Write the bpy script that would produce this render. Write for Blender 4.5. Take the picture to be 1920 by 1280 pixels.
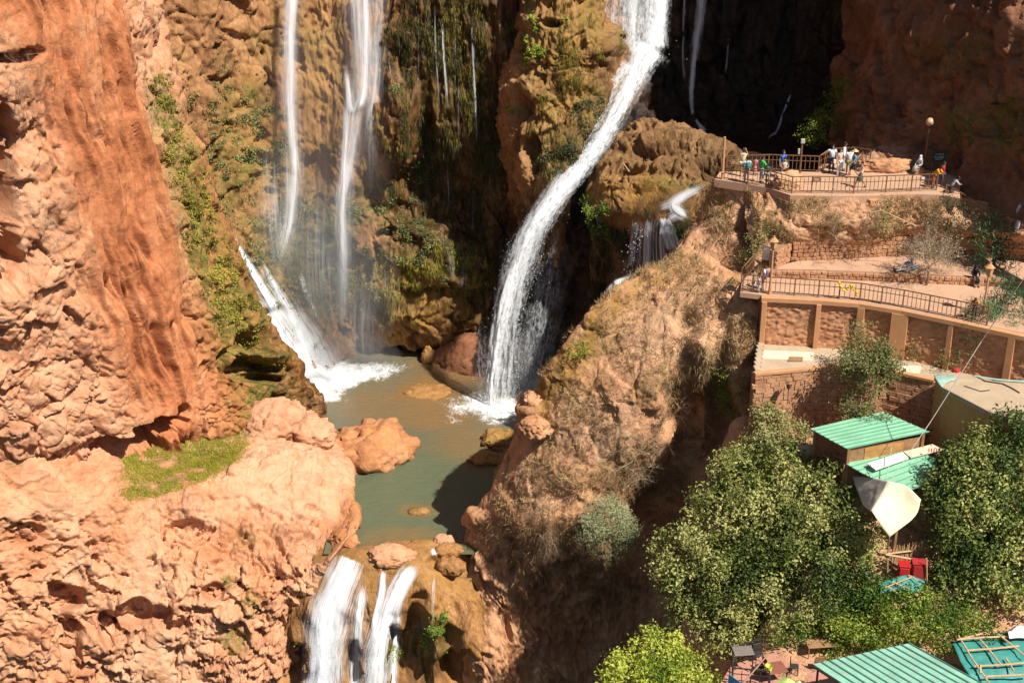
import bpy, bmesh, math, random
import numpy as np
from mathutils import Vector, Matrix, Quaternion

for _o in list(bpy.data.objects):
    bpy.data.objects.remove(_o)
SC = bpy.context.scene
COL = SC.collection
R = math.radians

# ------------------------------------------------------------------ camera, sky, sun, exposure
CAM_Z, PITCH, FPX = 50.0, R(24.0), 2637.0      # camera height, pitch down, focal length in 1920-px pixels
cam_d = bpy.data.cameras.new("camera")
cam_d.sensor_width = 36.0
cam_d.lens = 36.0 * FPX / 1920.0
cam_d.clip_start, cam_d.clip_end = 0.5, 2000.0
cam_o = bpy.data.objects.new("camera", cam_d)
COL.objects.link(cam_o)
cam_o.location = (0, 0, CAM_Z)
cam_o.rotation_euler = (math.pi / 2 - PITCH, 0, 0)
SC.camera = cam_o

SUN_DIR = Vector((0.45, -0.41, 0.79)).normalized()      # towards the sun
W = bpy.data.worlds.new("World")
SC.world = W
W.use_nodes = True
_nt = W.node_tree
_bg = _nt.nodes["Background"]
_sky = _nt.nodes.new("ShaderNodeTexSky")
_sky.sky_type = 'NISHITA'
_sky.sun_disc = False
_sky.sun_elevation = math.asin(SUN_DIR.z)
_sky.sun_rotation = math.atan2(SUN_DIR.x, SUN_DIR.y)
_nt.links.new(_sky.outputs[0], _bg.inputs[0])
_bg.inputs[1].default_value = 0.05
sun_d = bpy.data.lights.new("sun", 'SUN')
sun_d.energy = 5.0
sun_d.angle = R(0.5)
sun_d.color = (1.0, 0.95, 0.87)
sun_o = bpy.data.objects.new("sun", sun_d)
COL.objects.link(sun_o)
sun_o.rotation_euler = SUN_DIR.to_track_quat('Z', 'Y').to_euler()
sun_o.location = (60, -30, 120)
SC.view_settings.view_transform = 'Standard'
SC.view_settings.look = 'None'
SC.view_settings.exposure = 0.66
SC.view_settings.gamma = 1.0
SC.view_settings.use_curve_mapping = False
SC.cycles.max_bounces = 6
SC.cycles.transparent_max_bounces = 24
SC.cycles.volume_step_rate = 4.0

# ------------------------------------------------------------------ where a point of the view lies in the world
_SP, _CP = math.sin(PITCH), math.cos(PITCH)
def at(px, py, Y=None, z=None):
    """world point seen at photo pixel (1920x1280) on the plane y = Y or the height z"""
    x, y = (px - 960) / FPX, (640 - py) / FPX
    d = Vector((x, _CP + y * _SP, -_SP + y * _CP))
    t = Y / d.y if z is None else (z - CAM_Z) / d.z
    return Vector((0, 0, CAM_Z)) + d * t
def pix(P):
    """photo pixel of world points (n,3)"""
    X, Yv, Z = P[..., 0], P[..., 1], P[..., 2] - CAM_Z
    dep = Yv * _CP - Z * _SP
    dep = np.maximum(dep, 0.1)
    return 960 + FPX * X / dep, 640 - FPX * (Yv * _SP + Z * _CP) / dep

# ------------------------------------------------------------------ noise (numpy)
_rs = np.random.RandomState(7)
_PERM = _rs.permutation(256).astype(np.int32)
_PERM = np.concatenate([_PERM, _PERM, _PERM])
_G = _rs.normal(size=(256, 3)); _G = (_G / np.linalg.norm(_G, axis=1)[:, None]).astype(np.float32)
_JIT = _rs.rand(256, 3).astype(np.float32)
def noise(P):
    """gradient noise about -1..1, P (n,3)"""
    P = np.asarray(P, np.float32)
    i = np.floor(P).astype(np.int32); f = P - i; i &= 255
    u = f * f * f * (f * (f * 6 - 15) + 10)
    out = 0
    for dx in (0, 1):
        wx = u[:, 0] if dx else 1 - u[:, 0]
        px_ = _PERM[(i[:, 0] + dx) & 255]
        for dy in (0, 1):
            wy = u[:, 1] if dy else 1 - u[:, 1]
            py_ = _PERM[px_ + ((i[:, 1] + dy) & 255)]
            for dz in (0, 1):
                wz = u[:, 2] if dz else 1 - u[:, 2]
                g = _G[_PERM[py_ + ((i[:, 2] + dz) & 255)]]
                out = out + wx * wy * wz * (g[:, 0] * (f[:, 0] - dx) + g[:, 1] * (f[:, 1] - dy) + g[:, 2] * (f[:, 2] - dz))
    return out * 1.6
def fbm(P, octv=4, gain=0.5, lac=2.03, ridge=False):
    P = np.asarray(P, np.float32)
    a, s, out = 1.0, 0.0, 0
    for k in range(octv):
        n = noise(P + k * 17.3)
        if ridge: n = 1 - 2 * np.abs(n)
        out = out + a * n; s += a; a *= gain; P = P * lac
    return out / s
def worley(P):
    """distance to the nearest and second nearest feature point, and a random number for the cell"""
    P = np.asarray(P, np.float32)
    i0 = np.floor(P).astype(np.int32); f = P - i0
    f1 = np.full(len(P), 9.0, np.float32); f2 = f1.copy(); cid = np.zeros(len(P), np.int32)
    for dx in (-1, 0, 1):
        for dy in (-1, 0, 1):
            for dz in (-1, 0, 1):
                h = _PERM[_PERM[_PERM[(i0[:, 0] + dx) & 255] + ((i0[:, 1] + dy) & 255)] + ((i0[:, 2] + dz) & 255)]
                q = _JIT[h] + np.array((dx, dy, dz), np.float32) - f
                d = np.sqrt((q * q).sum(1))
                m = d < f1
                f2 = np.where(m, f1, np.minimum(f2, d)); cid = np.where(m, h, cid); f1 = np.where(m, d, f1)
    return f1, f2, cid / 255.0
def facets(P, seed=0.0):
    """angular broken-rock relief about -1..1: tilted planes, one per cell, and the cracks between them"""
    P = np.asarray(P, np.float32) + np.float32(seed)
    P = P + np.stack([noise(P * 1.3), noise(P * 1.3 + 19), noise(P * 1.3 + 47)], 1) * 0.22
    i0 = np.floor(P).astype(np.int32); f = P - i0
    f1 = np.full(len(P), 9.0, np.float32); f2 = f1.copy(); cid = np.zeros(len(P), np.int32); vec = np.zeros((len(P), 3), np.float32)
    for dx in (-1, 0, 1):
        for dy in (-1, 0, 1):
            for dz in (-1, 0, 1):
                h = _PERM[_PERM[_PERM[(i0[:, 0] + dx) & 255] + ((i0[:, 1] + dy) & 255)] + ((i0[:, 2] + dz) & 255)]
                q = _JIT[h] + np.array((dx, dy, dz), np.float32) - f
                d = (q * q).sum(1); m = d < f1
                f2 = np.where(m, f1, np.minimum(f2, d)); cid = np.where(m, h, cid); vec = np.where(m[:, None], q, vec); f1 = np.where(m, d, f1)
    tl = (vec * _G[(cid * 7 + 13) & 255]).sum(1)
    crk = np.sqrt(f2) - np.sqrt(f1)
    return (cid / 255.0 - .5) * .8 + tl * 1.1 - (1 - sstep(0, .12, crk)) * .35
def sstep(a, b, x):
    t = np.clip((x - a) / (b - a), 0, 1)
    return t * t * (3 - 2 * t)

# ------------------------------------------------------------------ node helpers
def newmat(name):
    m = bpy.data.materials.new(name)
    m.use_nodes = True
    nt = m.node_tree
    return m, nt, nt.nodes["Principled BSDF"]
def N(nt, typ, **kw):
    n = nt.nodes.new(typ)
    for k, v in kw.items():
        if k in ('operation', 'blend_type', 'data_type', 'attribute_name', 'noise_dimensions', 'feature', 'mode', 'normalize', 'noise_type', 'wave_type', 'bands_direction', 'rings_direction', 'distance', 'attribute_type'):
            setattr(n, k, v)
        else:
            n.inputs[k].default_value = v
    return n
def L(nt, a, b): nt.links.new(a, b)
def ramp(nt, fac, stops, interp='LINEAR'):
    r = nt.nodes.new("ShaderNodeValToRGB")
    r.color_ramp.interpolation = interp
    e = r.color_ramp.elements
    while len(e) < len(stops): e.new(0.5)
    for el, (p, c) in zip(e, stops):
        el.position = p
        el.color = (*c, 1) if len(c) == 3 else c
    if fac is not None: L(nt, fac, r.inputs[0])
    return r
def mixc(nt, fac, a, b, mode='MIX'):
    m = nt.nodes.new("ShaderNodeMix"); m.data_type = 'RGBA'; m.blend_type = mode
    for s, v in ((m.inputs[0], fac), (m.inputs[6], a), (m.inputs[7], b)):
        if isinstance(v, (int, float)): s.default_value = v
        elif isinstance(v, tuple): s.default_value = (*v, 1)
        else: L(nt, v, s)
    return m.outputs[2]
def mth(nt, op, a, b=None, clamp=False):
    m = nt.nodes.new("ShaderNodeMath"); m.operation = op; m.use_clamp = clamp
    for s, v in ((m.inputs[0], a), (m.inputs[1], b)):
        if v is None: continue
        if isinstance(v, (int, float)): s.default_value = v
        else: L(nt, v, s)
    return m.outputs[0]
def nz(nt, scale, detail=4, rough=0.55, vec=None, stretch=None, dist=0.0):
    """noise in world metres, optionally stretched"""
    tc = nt.nodes.new("ShaderNodeNewGeometry") if vec is None else None
    v = tc.outputs["Position"] if vec is None else vec
    if stretch:
        mp = nt.nodes.new("ShaderNodeMapping"); mp.inputs["Scale"].default_value = stretch
        L(nt, v, mp.inputs["Vector"]); v = mp.outputs[0]
    n = N(nt, "ShaderNodeTexNoise", Scale=scale, Detail=detail, Roughness=rough, Distortion=dist)
    L(nt, v, n.inputs["Vector"])
    return n.outputs["Fac"]
def attr(nt, name):
    a = nt.nodes.new("ShaderNodeAttribute"); a.attribute_name = name
    return a.outputs["Fac"]
def bump(nt, h, bsdf, strength=0.5, dist=0.1):
    b = N(nt, "ShaderNodeBump", Strength=strength, Distance=dist)
    L(nt, h, b.inputs["Height"]); L(nt, b.outputs[0], bsdf.inputs["Normal"])
_flat = {}
def flat(name, rgb, rough=0.7, var=0.12, vscale=3.0, metal=0.0, spec=0.3, bmp=0.0):
    """plain paint, cloth, metal or wood with a little wear"""
    if name in _flat: return _flat[name]
    m, nt, b = newmat(name)
    tcn = nt.nodes.new("ShaderNodeTexCoord")
    n = nz(nt, vscale, 4, 0.6, tcn.outputs["Object"])
    c = ramp(nt, n, [(0.25, tuple(x * (1 - var) for x in rgb)), (0.75, tuple(min(1, x * (1 + var)) for x in rgb))])
    L(nt, c.outputs[0], b.inputs["Base Color"])
    b.inputs["Roughness"].default_value = rough
    b.inputs["Metallic"].default_value = metal
    b.inputs["Specular IOR Level"].default_value = spec
    if bmp: bump(nt, nz(nt, vscale * 6, 4, 0.6, tcn.outputs["Object"]), b, bmp, 0.02)
    _flat[name] = m
    return m

# ------------------------------------------------------------------ object helpers
def link(o, parent=None):
    COL.objects.link(o)
    if parent is not None: o.parent = parent
    return o
def mesh_np(name, V, F, mat=None, attrs=None, smooth=True, uv=None):
    """mesh from arrays: V (n,3), F (m,k) all with the same k"""
    V = np.ascontiguousarray(V, np.float32); F = np.ascontiguousarray(F, np.int32)
    me = bpy.data.meshes.new(name)
    m, k = F.shape
    me.vertices.add(len(V)); me.vertices.foreach_set("co", V.ravel())
    me.loops.add(m * k); me.loops.foreach_set("vertex_index", F.ravel())
    me.polygons.add(m); me.polygons.foreach_set("loop_start", np.arange(0, m * k, k, dtype=np.int32))
    me.polygons.foreach_set("use_smooth", np.full(m, smooth))
    for an, av in (attrs or {}).items():
        av = np.asarray(av, np.float32)
        if av.ndim == 1:
            a = me.attributes.new(an, 'FLOAT', 'POINT'); a.data.foreach_set("value", av)
        else:
            a = me.attributes.new(an, 'FLOAT_VECTOR', 'POINT'); a.data.foreach_set("vector", np.ascontiguousarray(av).ravel())
    me.update(calc_edges=True)
    if mat: me.materials.append(mat)
    return me
def new_obj(name, me, parent=None, loc=None):
    o = bpy.data.objects.new(name, me)
    link(o, parent)
    if loc is not None: o.location = loc
    return o
def tag(o, label=None, cat=None, group=None, kind=None):
    if label: o["label"] = label
    if cat: o["category"] = cat
    if group: o["group"] = group
    if kind: o["kind"] = kind
    return o
def empty(name, loc, rz=0.0, label=None, cat=None, group=None):
    o = bpy.data.objects.new(name, None); COL.objects.link(o)
    o.empty_display_size = 0.2
    o.location = loc; o.rotation_euler = (0, 0, rz)
    return tag(o, label, cat, group)
class MB:
    """collects boxes, bars, tubes and sheets into one mesh"""
    def __init__(s): s.bm = bmesh.new()
    def box(s, c, d, rz=0.0, M=None, bev=0.0):
        m = Matrix.Translation(c) @ Matrix.Rotation(rz, 4, 'Z') @ Matrix.Diagonal((*d, 1))
        if M is not None: m = M @ m
        r = bmesh.ops.create_cube(s.bm, size=1.0, matrix=m)
        if bev:
            es = list({e for v in r['verts'] for e in v.link_edges})
            bmesh.ops.bevel(s.bm, geom=es, offset=bev, segments=1, affect='EDGES')
        return s
    def bar(s, a, b, w, h=None, r2=None):
        """square bar from a to b"""
        a, b = Vector(a), Vector(b); d = b - a
        q = d.to_track_quat('Z', 'Y').to_matrix().to_4x4()
        m = Matrix.Translation((a + b) / 2) @ q @ Matrix.Diagonal((w, h or w, d.length, 1))
        bmesh.ops.create_cube(s.bm, size=1.0, matrix=m)
        return s
    def cone(s, a, b, r1, r2=None, seg=8, caps=True):
        a, b = Vector(a), Vector(b); d = b - a
        q = d.to_track_quat('Z', 'Y').to_matrix().to_4x4()
        bmesh.ops.create_cone(s.bm, cap_ends=caps, segments=seg, radius1=r1, radius2=r1 if r2 is None else r2, depth=d.length,
                              matrix=Matrix.Translation((a + b) / 2) @ q)
        return s
    def tube(s, pts, r, seg=6):
        """round tube through points, r a number or one per point"""
        pts = [Vector(p) for p in pts]
        rs = r if isinstance(r, (list, tuple)) else [r] * len(pts)
        rings = []
        for i, p in enumerate(pts):
            t = (pts[min(i + 1, len(pts) - 1)] - pts[max(i - 1, 0)]).normalized()
            ax = t.cross(Vector((0, 0, 1)))
            if ax.length < 0.05: ax = t.cross(Vector((1, 0, 0)))
            ax.normalize(); bx = t.cross(ax)
            rings.append([s.bm.verts.new(p + (ax * math.cos(2 * math.pi * k / seg) + bx * math.sin(2 * math.pi * k / seg)) * rs[i]) for k in range(seg)])
        for a, b in zip(rings, rings[1:]):
            for k in range(seg):
                s.bm.faces.new((a[k], a[(k + 1) % seg], b[(k + 1) % seg], b[k]))
        for ring in (rings[0][::-1], rings[-1]): s.bm.faces.new(ring)
        return s
    def ball(s, c, r, sub=2, M=None, sc=(1, 1, 1)):
        m = Matrix.Translation(c) @ Matrix.Diagonal((*sc, 1))
        if M is not None: m = M @ m
        bmesh.ops.create_icosphere(s.bm, subdivisions=sub, radius=r, matrix=m)
        return s
    def prism(s, poly, z0, z1):
        """vertical prism over a polygon of (x,y)"""
        lo = [s.bm.verts.new((x, y, z0)) for x, y in poly]; hi = [s.bm.verts.new((x, y, z1)) for x, y in poly]
        n = len(poly)
        s.bm.faces.new(lo[::-1]); s.bm.faces.new(hi)
        for k in range(n): s.bm.faces.new((lo[k], lo[(k + 1) % n], hi[(k + 1) % n], hi[k]))
        return s
    def slab(s, quad, th):
        """sheet of thickness th hanging below a polygon of points"""
        hi = [s.bm.verts.new(Vector(p)) for p in quad]; lo = [s.bm.verts.new(Vector(p) - Vector((0, 0, th))) for p in quad]
        n = len(quad)
        s.bm.faces.new(hi); s.bm.faces.new(lo[::-1])
        for k in range(n): s.bm.faces.new((hi[k], lo[k], lo[(k + 1) % n], hi[(k + 1) % n]))
        return s
    def mesh(s, name, mat, smooth=False):
        bmesh.ops.recalc_face_normals(s.bm, faces=s.bm.faces[:])
        me = bpy.data.meshes.new(name); s.bm.to_mesh(me); s.bm.free()
        if mat: me.materials.append(mat)
        if smooth: me.polygons.foreach_set("use_smooth", [True] * len(me.polygons))
        return me
    def build(s, name, mat, parent=None, loc=None, smooth=False):
        return new_obj(name, s.mesh(name, mat, smooth), parent, loc)
def copy_tree(o, parent=None):
    c = o.copy(); COL.objects.link(c)
    if parent is not None: c.parent = parent
    for ch in list(o.children): copy_tree(ch, c)
    return c
# ------------------------------------------------------------------ rock patches: control grids -> fine displaced sheets
def crom(C, n, axis):
    """Catmull-Rom resampling of control points along an axis to n samples"""
    C = np.moveaxis(np.asarray(C, np.float64), axis, 0)
    m = len(C)
    E = np.concatenate([2 * C[:1] - C[1:2], C, 2 * C[-1:] - C[-2:-1]])
    t = np.linspace(0, m - 1, n); i = np.minimum(t.astype(int), m - 2); f = (t - i).reshape((-1,) + (1,) * (C.ndim - 1))
    p0, p1, p2, p3 = E[i], E[i + 1], E[i + 2], E[i + 3]
    out = 0.5 * (2 * p1 + (p2 - p0) * f + (2 * p0 - 5 * p1 + 4 * p2 - p3) * f * f + (3 * p1 - p0 - 3 * p2 + p3) * f ** 3)
    return np.moveaxis(out, 0, axis)
def normals_of(G):
    du = np.gradient(G, axis=1); dv = np.gradient(G, axis=0)
    n = np.cross(du, dv)
    return n / np.maximum(np.linalg.norm(n, axis=-1, keepdims=True), 1e-9)
def ctrl(rows):
    out = []
    for r in rows:
        out.append([tuple(q[1:]) if q[0] == 'w' else tuple(at(*q)) if len(q) == 3 else tuple(at(q[0], q[1], z=q[3])) for q in r])
    return np.array(out)
SURF = {}                                   # finished surfaces, for standing things on them
def hole(px, py, spots, wob):
    """like blob, with steep sides"""
    out = np.zeros_like(px)
    for (x, y, rx, ry, a) in spots:
        d = (((px - x) / rx) ** 2 + ((py - y) / ry) ** 2) * (1 + wob)
        out = np.maximum(out, a * (1 - sstep(.5, 1.2, d)))
    return out
def blob(px, py, spots, wob=None):
    """0..1 mask from soft spots (x, y, rx, ry, amount) seen in the picture of the undisplaced rock"""
    out = np.zeros_like(px)
    for (x, y, rx, ry, a) in spots:
        d = ((px - x) / rx) ** 2 + ((py - y) / ry) ** 2
        if wob is not None: d = d * (1 + wob)
        out = np.maximum(out, a * np.exp(-d * d)) if a >= 0 else out
    return out
def patch(name, rows, nu, nv, disp, mat, paint=None, kind="structure", label=None):
    C = ctrl(rows)
    G = crom(crom(C, nv, 0), nu, 1)
    # even out the spacing a little by resampling along the finished curves
    Nn = normals_of(G)
    view = G - np.array((0, 0, CAM_Z))
    mid = (Nn * view).sum(-1)
    sgn = -1.0 if np.median(mid) > 0 else 1.0
    Nn = Nn * sgn
    P = G.reshape(-1, 3).astype(np.float32); Nf = Nn.reshape(-1, 3).astype(np.float32)
    px, py = pix(P)
    D = disp(P, Nf, px, py)
    Q = P + (Nf * D[:, None] if D.ndim == 1 else D)
    at_ = paint(Q, Nf, px, py, D) if paint else {}
    idx = np.arange(nu * nv).reshape(nv, nu)
    a, b, c, d = idx[:-1, :-1].ravel(), idx[:-1, 1:].ravel(), idx[1:, 1:].ravel(), idx[1:, :-1].ravel()
    F = np.stack([a, b, c, d] if sgn > 0 else [a, d, c, b], 1)
    me = mesh_np(name, Q, F, mat, at_)
    o = new_obj(name, me)
    tag(o, label, None, None, kind)
    SURF[name] = Q
    return o

# ---- rock material: colour and fine relief; moss, wet and pale stains come as attributes
def rock_mat(name, lo, mid, hi, scale=0.35, bmp=0.6, stretch=(1, 1, 1), rough=0.9, grain=6.0, moss_cols=((.06, .07, .014), (.21, .175, .035))):
    m, nt, b = newmat(name)
    n1 = nz(nt, scale, 7, 0.62, stretch=stretch)
    n2 = nz(nt, scale * 7, 5, 0.65, stretch=stretch)
    f = mth(nt, 'ADD', mth(nt, 'MULTIPLY', n1, 0.62), mth(nt, 'MULTIPLY', n2, 0.38))
    c = ramp(nt, f, [(0.33, lo), (0.5, mid), (0.66, hi)]).outputs[0]
    # pale dusty stains
    c = mixc(nt, mth(nt, 'MULTIPLY', attr(nt, "pale"), ramp(nt, nz(nt, 1.1, 6, 0.65), [(0.35, (0.25,) * 3), (0.62, (1,) * 3)]).outputs[0], True), c, (0.55, 0.33, 0.20))
    # ochre travertine
    c = mixc(nt, mth(nt, 'MULTIPLY', attr(nt, "ochre"), ramp(nt, nz(nt, 0.9, 6, 0.65, stretch=(1, 1, 0.35)), [(0.36, (0.1,) * 3), (0.62, (1,) * 3)]).outputs[0], True), c, (0.36, 0.19, 0.045))
    # moss and small plants
    mn = ramp(nt, nz(nt, 1.5, 8, 0.72), [(0.42, (0,) * 3), (0.56, (1,) * 3)]).outputs[0]
    mc = ramp(nt, nz(nt, 5.0, 5, 0.7), [(0.35, moss_cols[0]), (0.65, moss_cols[1])]).outputs[0]
    mo = attr(nt, "moss")
    fac = mth(nt, 'MULTIPLY', mth(nt, 'ADD', mth(nt, 'MULTIPLY', mo, 0.35), mth(nt, 'MULTIPLY', mth(nt, 'MULTIPLY', mo, mn), 0.8)), 1.0, True)
    c = mixc(nt, fac, c, mc)
    # wet rock: dark, glossy, streaked downwards
    w = attr(nt, "wet")
    st = ramp(nt, nz(nt, 1.0, 6, .65, stretch=(1.5, 1.5, .07)), [(.36, (.35,) * 3), (.56, (1,) * 3)]).outputs[0]
    wf = mth(nt, 'MULTIPLY', w, st, True)
    c = mixc(nt, mth(nt, 'MULTIPLY', wf, 0.95), c, mixc(nt, 1.0, c, (0.20, 0.19, 0.16), 'MULTIPLY'))
    L(nt, c, b.inputs["Base Color"])
    rr = mth(nt, 'SUBTRACT', rough, mth(nt, 'MULTIPLY', w, 0.5))
    L(nt, rr, b.inputs["Roughness"])
    b.inputs["Specular IOR Level"].default_value = 0.25
    h = mth(nt, 'ADD', nz(nt, grain, 6, 0.7, stretch=stretch), mth(nt, 'MULTIPLY', nz(nt, grain * 0.28, 5, 0.65, stretch=stretch), 2.0))
    bump(nt, h, b, bmp, 0.12)
    return m
M_red = rock_mat("red_rock", (.26, .08, .03), (.43, .155, .062), (.55, .26, .13))
M_pale = rock_mat("pale_rock", (.27, .088, .036), (.47, .20, .094), (.62, .325, .18))
M_back = rock_mat("travertine", (.11, .05, .022), (.31, .15, .062), (.48, .27, .12), 0.45, 0.9, (1, 1, 0.3))
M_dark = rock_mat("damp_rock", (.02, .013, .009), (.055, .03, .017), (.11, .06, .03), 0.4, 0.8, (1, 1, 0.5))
M_spur = rock_mat("dry_earth", (.31, .135, .062), (.50, .255, .128), (.62, .39, .23), 0.35, 0.8)
M_lip = rock_mat("lip_travertine", (.15, .068, .028), (.37, .175, .062), (.52, .29, .13), 0.7, 0.9, (1.4, 1.4, 0.18), 0.7)
M_mound = rock_mat("brown_travertine", (.085, .045, .018), (.20, .105, .042), (.34, .20, .085), 0.5, 0.8)
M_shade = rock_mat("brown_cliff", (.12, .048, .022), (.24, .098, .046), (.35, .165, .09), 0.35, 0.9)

def rough_rock(P, a=1.0, s=0.22, pocket=0.0, seed=0.0, oct=6):
    """craggy relief: big forms, blocky lumps, small crags and sharp pockets"""
    q = P + seed
    wrp = np.stack([noise(q * 0.3), noise(q * 0.3 + 31), noise(q * 0.3 + 57)], 1)
    q = q + wrp * 0.9
    d = fbm(q * s, 3, 0.5) * 1.1 * a
    d = d + facets(q * (s * 2.2)) * 0.5 * a + facets(q * (s * 6.0), 5.0) * 0.15 * a
    d = d + fbm(q * (s * 6) * np.array((1, 1, .6), np.float32), oct - 1, 0.58, ridge=True) * 0.20 * a
    pit = noise(P * 2.4 + 8) ; d = d - sstep(.42, .62, pit) * .16 * a
    if pocket:
        k = fbm(q * (s * 2.3) * np.array((1, 1, 0.8), np.float32) + 91, 4, 0.6)
        d = d - sstep(0.16, 0.34, k) * pocket
    return d
def no_attr(P): return {k: np.zeros(len(P), np.float32) for k in ("moss", "wet", "pale", "ochre")}

# ---- left cliff: smooth fluted red slab leaning over the grassy ledge, mossy fin on its right
A_rows = [
 [(-250, -420, 79), (-50, -420, 82), (60, -420, 86), (130, -420, 89), (190, -420, 92), (215, -420, 95), (240, -420, 99), (235, -420, 107)],
 [(-250, -150, 77), (-50, -150, 80), (70, -150, 84), (145, -150, 87.5), (205, -150, 91), (230, -150, 93.5), (255, -150, 97), (240, -150, 106)],
 [(-250, 0, 75.5), (-40, 0, 78), (85, 0, 82), (170, 0, 86), (235, 0, 90), (262, 0, 92.5), (290, 0, 96), (270, 0, 105)],
 [(-250, 150, 75), (-40, 150, 77), (100, 150, 81), (192, 150, 85.5), (262, 150, 89.5), (295, 150, 92), (330, 150, 95.5), (300, 150, 105)],
 [(-250, 300, 75), (-40, 300, 77), (110, 300, 80.5), (215, 300, 85), (290, 300, 89), (335, 300, 91.5), (380, 300, 95), (345, 300, 104)],
 [(-250, 430, 75), (-40, 430, 76), (120, 430, 80), (235, 430, 84.5), (322, 430, 88.5), (378, 430, 91.2), (424, 430, 95), (385, 430, 103)],
 [(-250, 560, 75), (-40, 560, 76), (120, 560, 79.5), (255, 560, 84), (352, 560, 88), (425, 560, 91), (486, 560, 95), (440, 560, 102)],
 [(-250, 660, 74.5), (-40, 660, 75.5), (115, 660, 79), (255, 660, 83.5), (364, 660, 87.5), (458, 660, 91), (536, 660, 95), (490, 660, 101)],
 [(-250, 740, 74), (-40, 740, 75), (110, 740, 78.5), (250, 740, 83), (372, 740, 87), (480, 740, 91), (598, 745, 96), (560, 745, 102)],
 [(-250, 800, 74), (-40, 805, 75), (100, 815, 78.3), (238, 815, 82.3), (376, 800, 86.6), (480, 790, 90), (602, 790, 95.5), (570, 790, 101)],
 [(-250, 880, 76), (-40, 885, 77), (100, 890, 80), (240, 880, 84), (380, 860, 88), (490, 850, 91), (590, 850, 95), (570, 850, 100)],
]
FL_T = np.array((at(370, 770, 87) - at(170, 0, 86)).normalized(), np.float32)
FL_N = np.array((0.74, -0.62, 0.25), np.float32); FL_N /= np.linalg.norm(FL_N)
FL_S = np.cross(FL_T, FL_N)
def slab_zone(px, py):
    """1 on the smooth fluted slab, 0 on the craggy rock at its left and foot"""
    xl = np.interp(py, [0, 150, 300, 450, 600, 700, 800], [-60, 60, 110, 150, 170, 215, 260])
    xr = np.interp(py, [0, 150, 300, 450, 600, 700, 800], [230, 250, 290, 325, 355, 365, 378])
    return sstep(xl - 60, xl + 60, px) * (1 - sstep(xr - 14, xr + 22, px))
def A_disp(P, Nf, px, py):
    z = slab_zone(px, py)
    s, t = P @ FL_S, P @ FL_T
    o = P @ FL_N
    bend = np.stack([noise(P * 0.16), 0 * s, 0 * s], 1) * 0.55 + np.stack([noise(P * 0.9), 0 * s, 0 * s], 1) * 0.12
    q = np.stack([s, t * 0.07, o * 0.25], 1) + bend
    e = np.stack([s, t * 0.05, o * 0.25], 1) + bend
    val = lambda k, sc, w: -np.exp(-(fbm(e * sc + k, 3, 0.55) / w) ** 2)
    fl = fbm(q * 0.45, 3, 0.5) * 0.5
    crack = val(40, .7, .09) * sstep(-.05, .3, noise(P * .2 + 70)) * .8 + val(63, 1.4, .11) * sstep(0, .3, noise(P * .3 + 20)) * .4
    step = sstep(-0.04, 0.04, fbm(e * .6 + 77, 3, 0.5)) * 0.5 + sstep(-0.05, 0.05, fbm(e * np.array((1.5, 2.2, 1), np.float32) + 99, 2, 0.5)) * 0.16
    smooth = fl + crack + step + fbm(P * 1.5, 4, 0.55) * 0.10 + fbm(P * 0.5, 2) * 0.2
    crag = rough_rock(P, 0.85, 0.25, 0.45, 3.0)
    d = smooth * z + crag * (1 - z)
    wob = noise(P * 0.7) * 0.7
    cave = hole(px, py, [(2, 275, 34, 66, 4.0), (-4, 400, 36, 90, 4.5), (14, 480, 26, 50, 3.5), (30, 108, 52, 11, 2.2), (62, 97, 26, 9, 1.8)], wob)
    d = d \
          - hole(px, py, [(250, 830, 62, 16, 3.0), (215, 846, 40, 12, 2.4), (325, 790, 30, 15, 2.2), (345, 770, 14, 14, 1.4), (290, 808, 40, 14, 2.4)], wob) \
          - hole(px, py, [(472, 690, 45, 22, 3.2), (462, 650, 26, 32, 1.8), (500, 712, 34, 9, 2.2), (366, 480, 9, 26, 1.7), (490, 640, 12, 30, 0.8), (420, 700, 10, 40, 0.8)], wob)
    d = d + blob(px, py, [(480, 668, 40, 9, 0.7), (490, 700, 36, 7, 0.6), (15, 580, 40, 60, 1.0)], wob)
    return d - cave * np.clip(.9 + .7 * facets(P * .9, 9.), .2, 1.8)
def A_paint(Q, Nf, px, py, D):
    a = no_attr(Q)
    xm = np.interp(py, [100, 200, 300, 430, 560, 660, 740], [285, 305, 335, 372, 425, 460, 500])
    strip = np.exp(-((px - xm) / np.interp(py, [100, 300, 560, 740], [20, 36, 55, 70])) ** 2) * sstep(100, 200, py)
    a["moss"] = np.clip(strip * 1.0 + blob(px, py, [(450, 590, 45, 40, 1.0), (480, 680, 45, 20, .9), (455, 600, 30, 60, .9)]), 0, 1)
    a["ochre"] = np.clip(sstep(-10, 50, px - (xm - 45)) * 0.8 * sstep(180, 330, py), 0, 1)
    a["wet"] = np.clip(sstep(20, 60, px - xm) * .5 * sstep(250, 400, py) + blob(px, py, [(560, 740, 60, 70, .7), (520, 690, 50, 60, .4)]), 0, 1)
    a["pale"] = np.clip((1 - slab_zone(px, py)) * (1 - sstep(300, 420, px)) * .75, 0, 1)
    return a
patch("left_cliff", A_rows, 450, 400, A_disp, M_red, A_paint)

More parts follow.
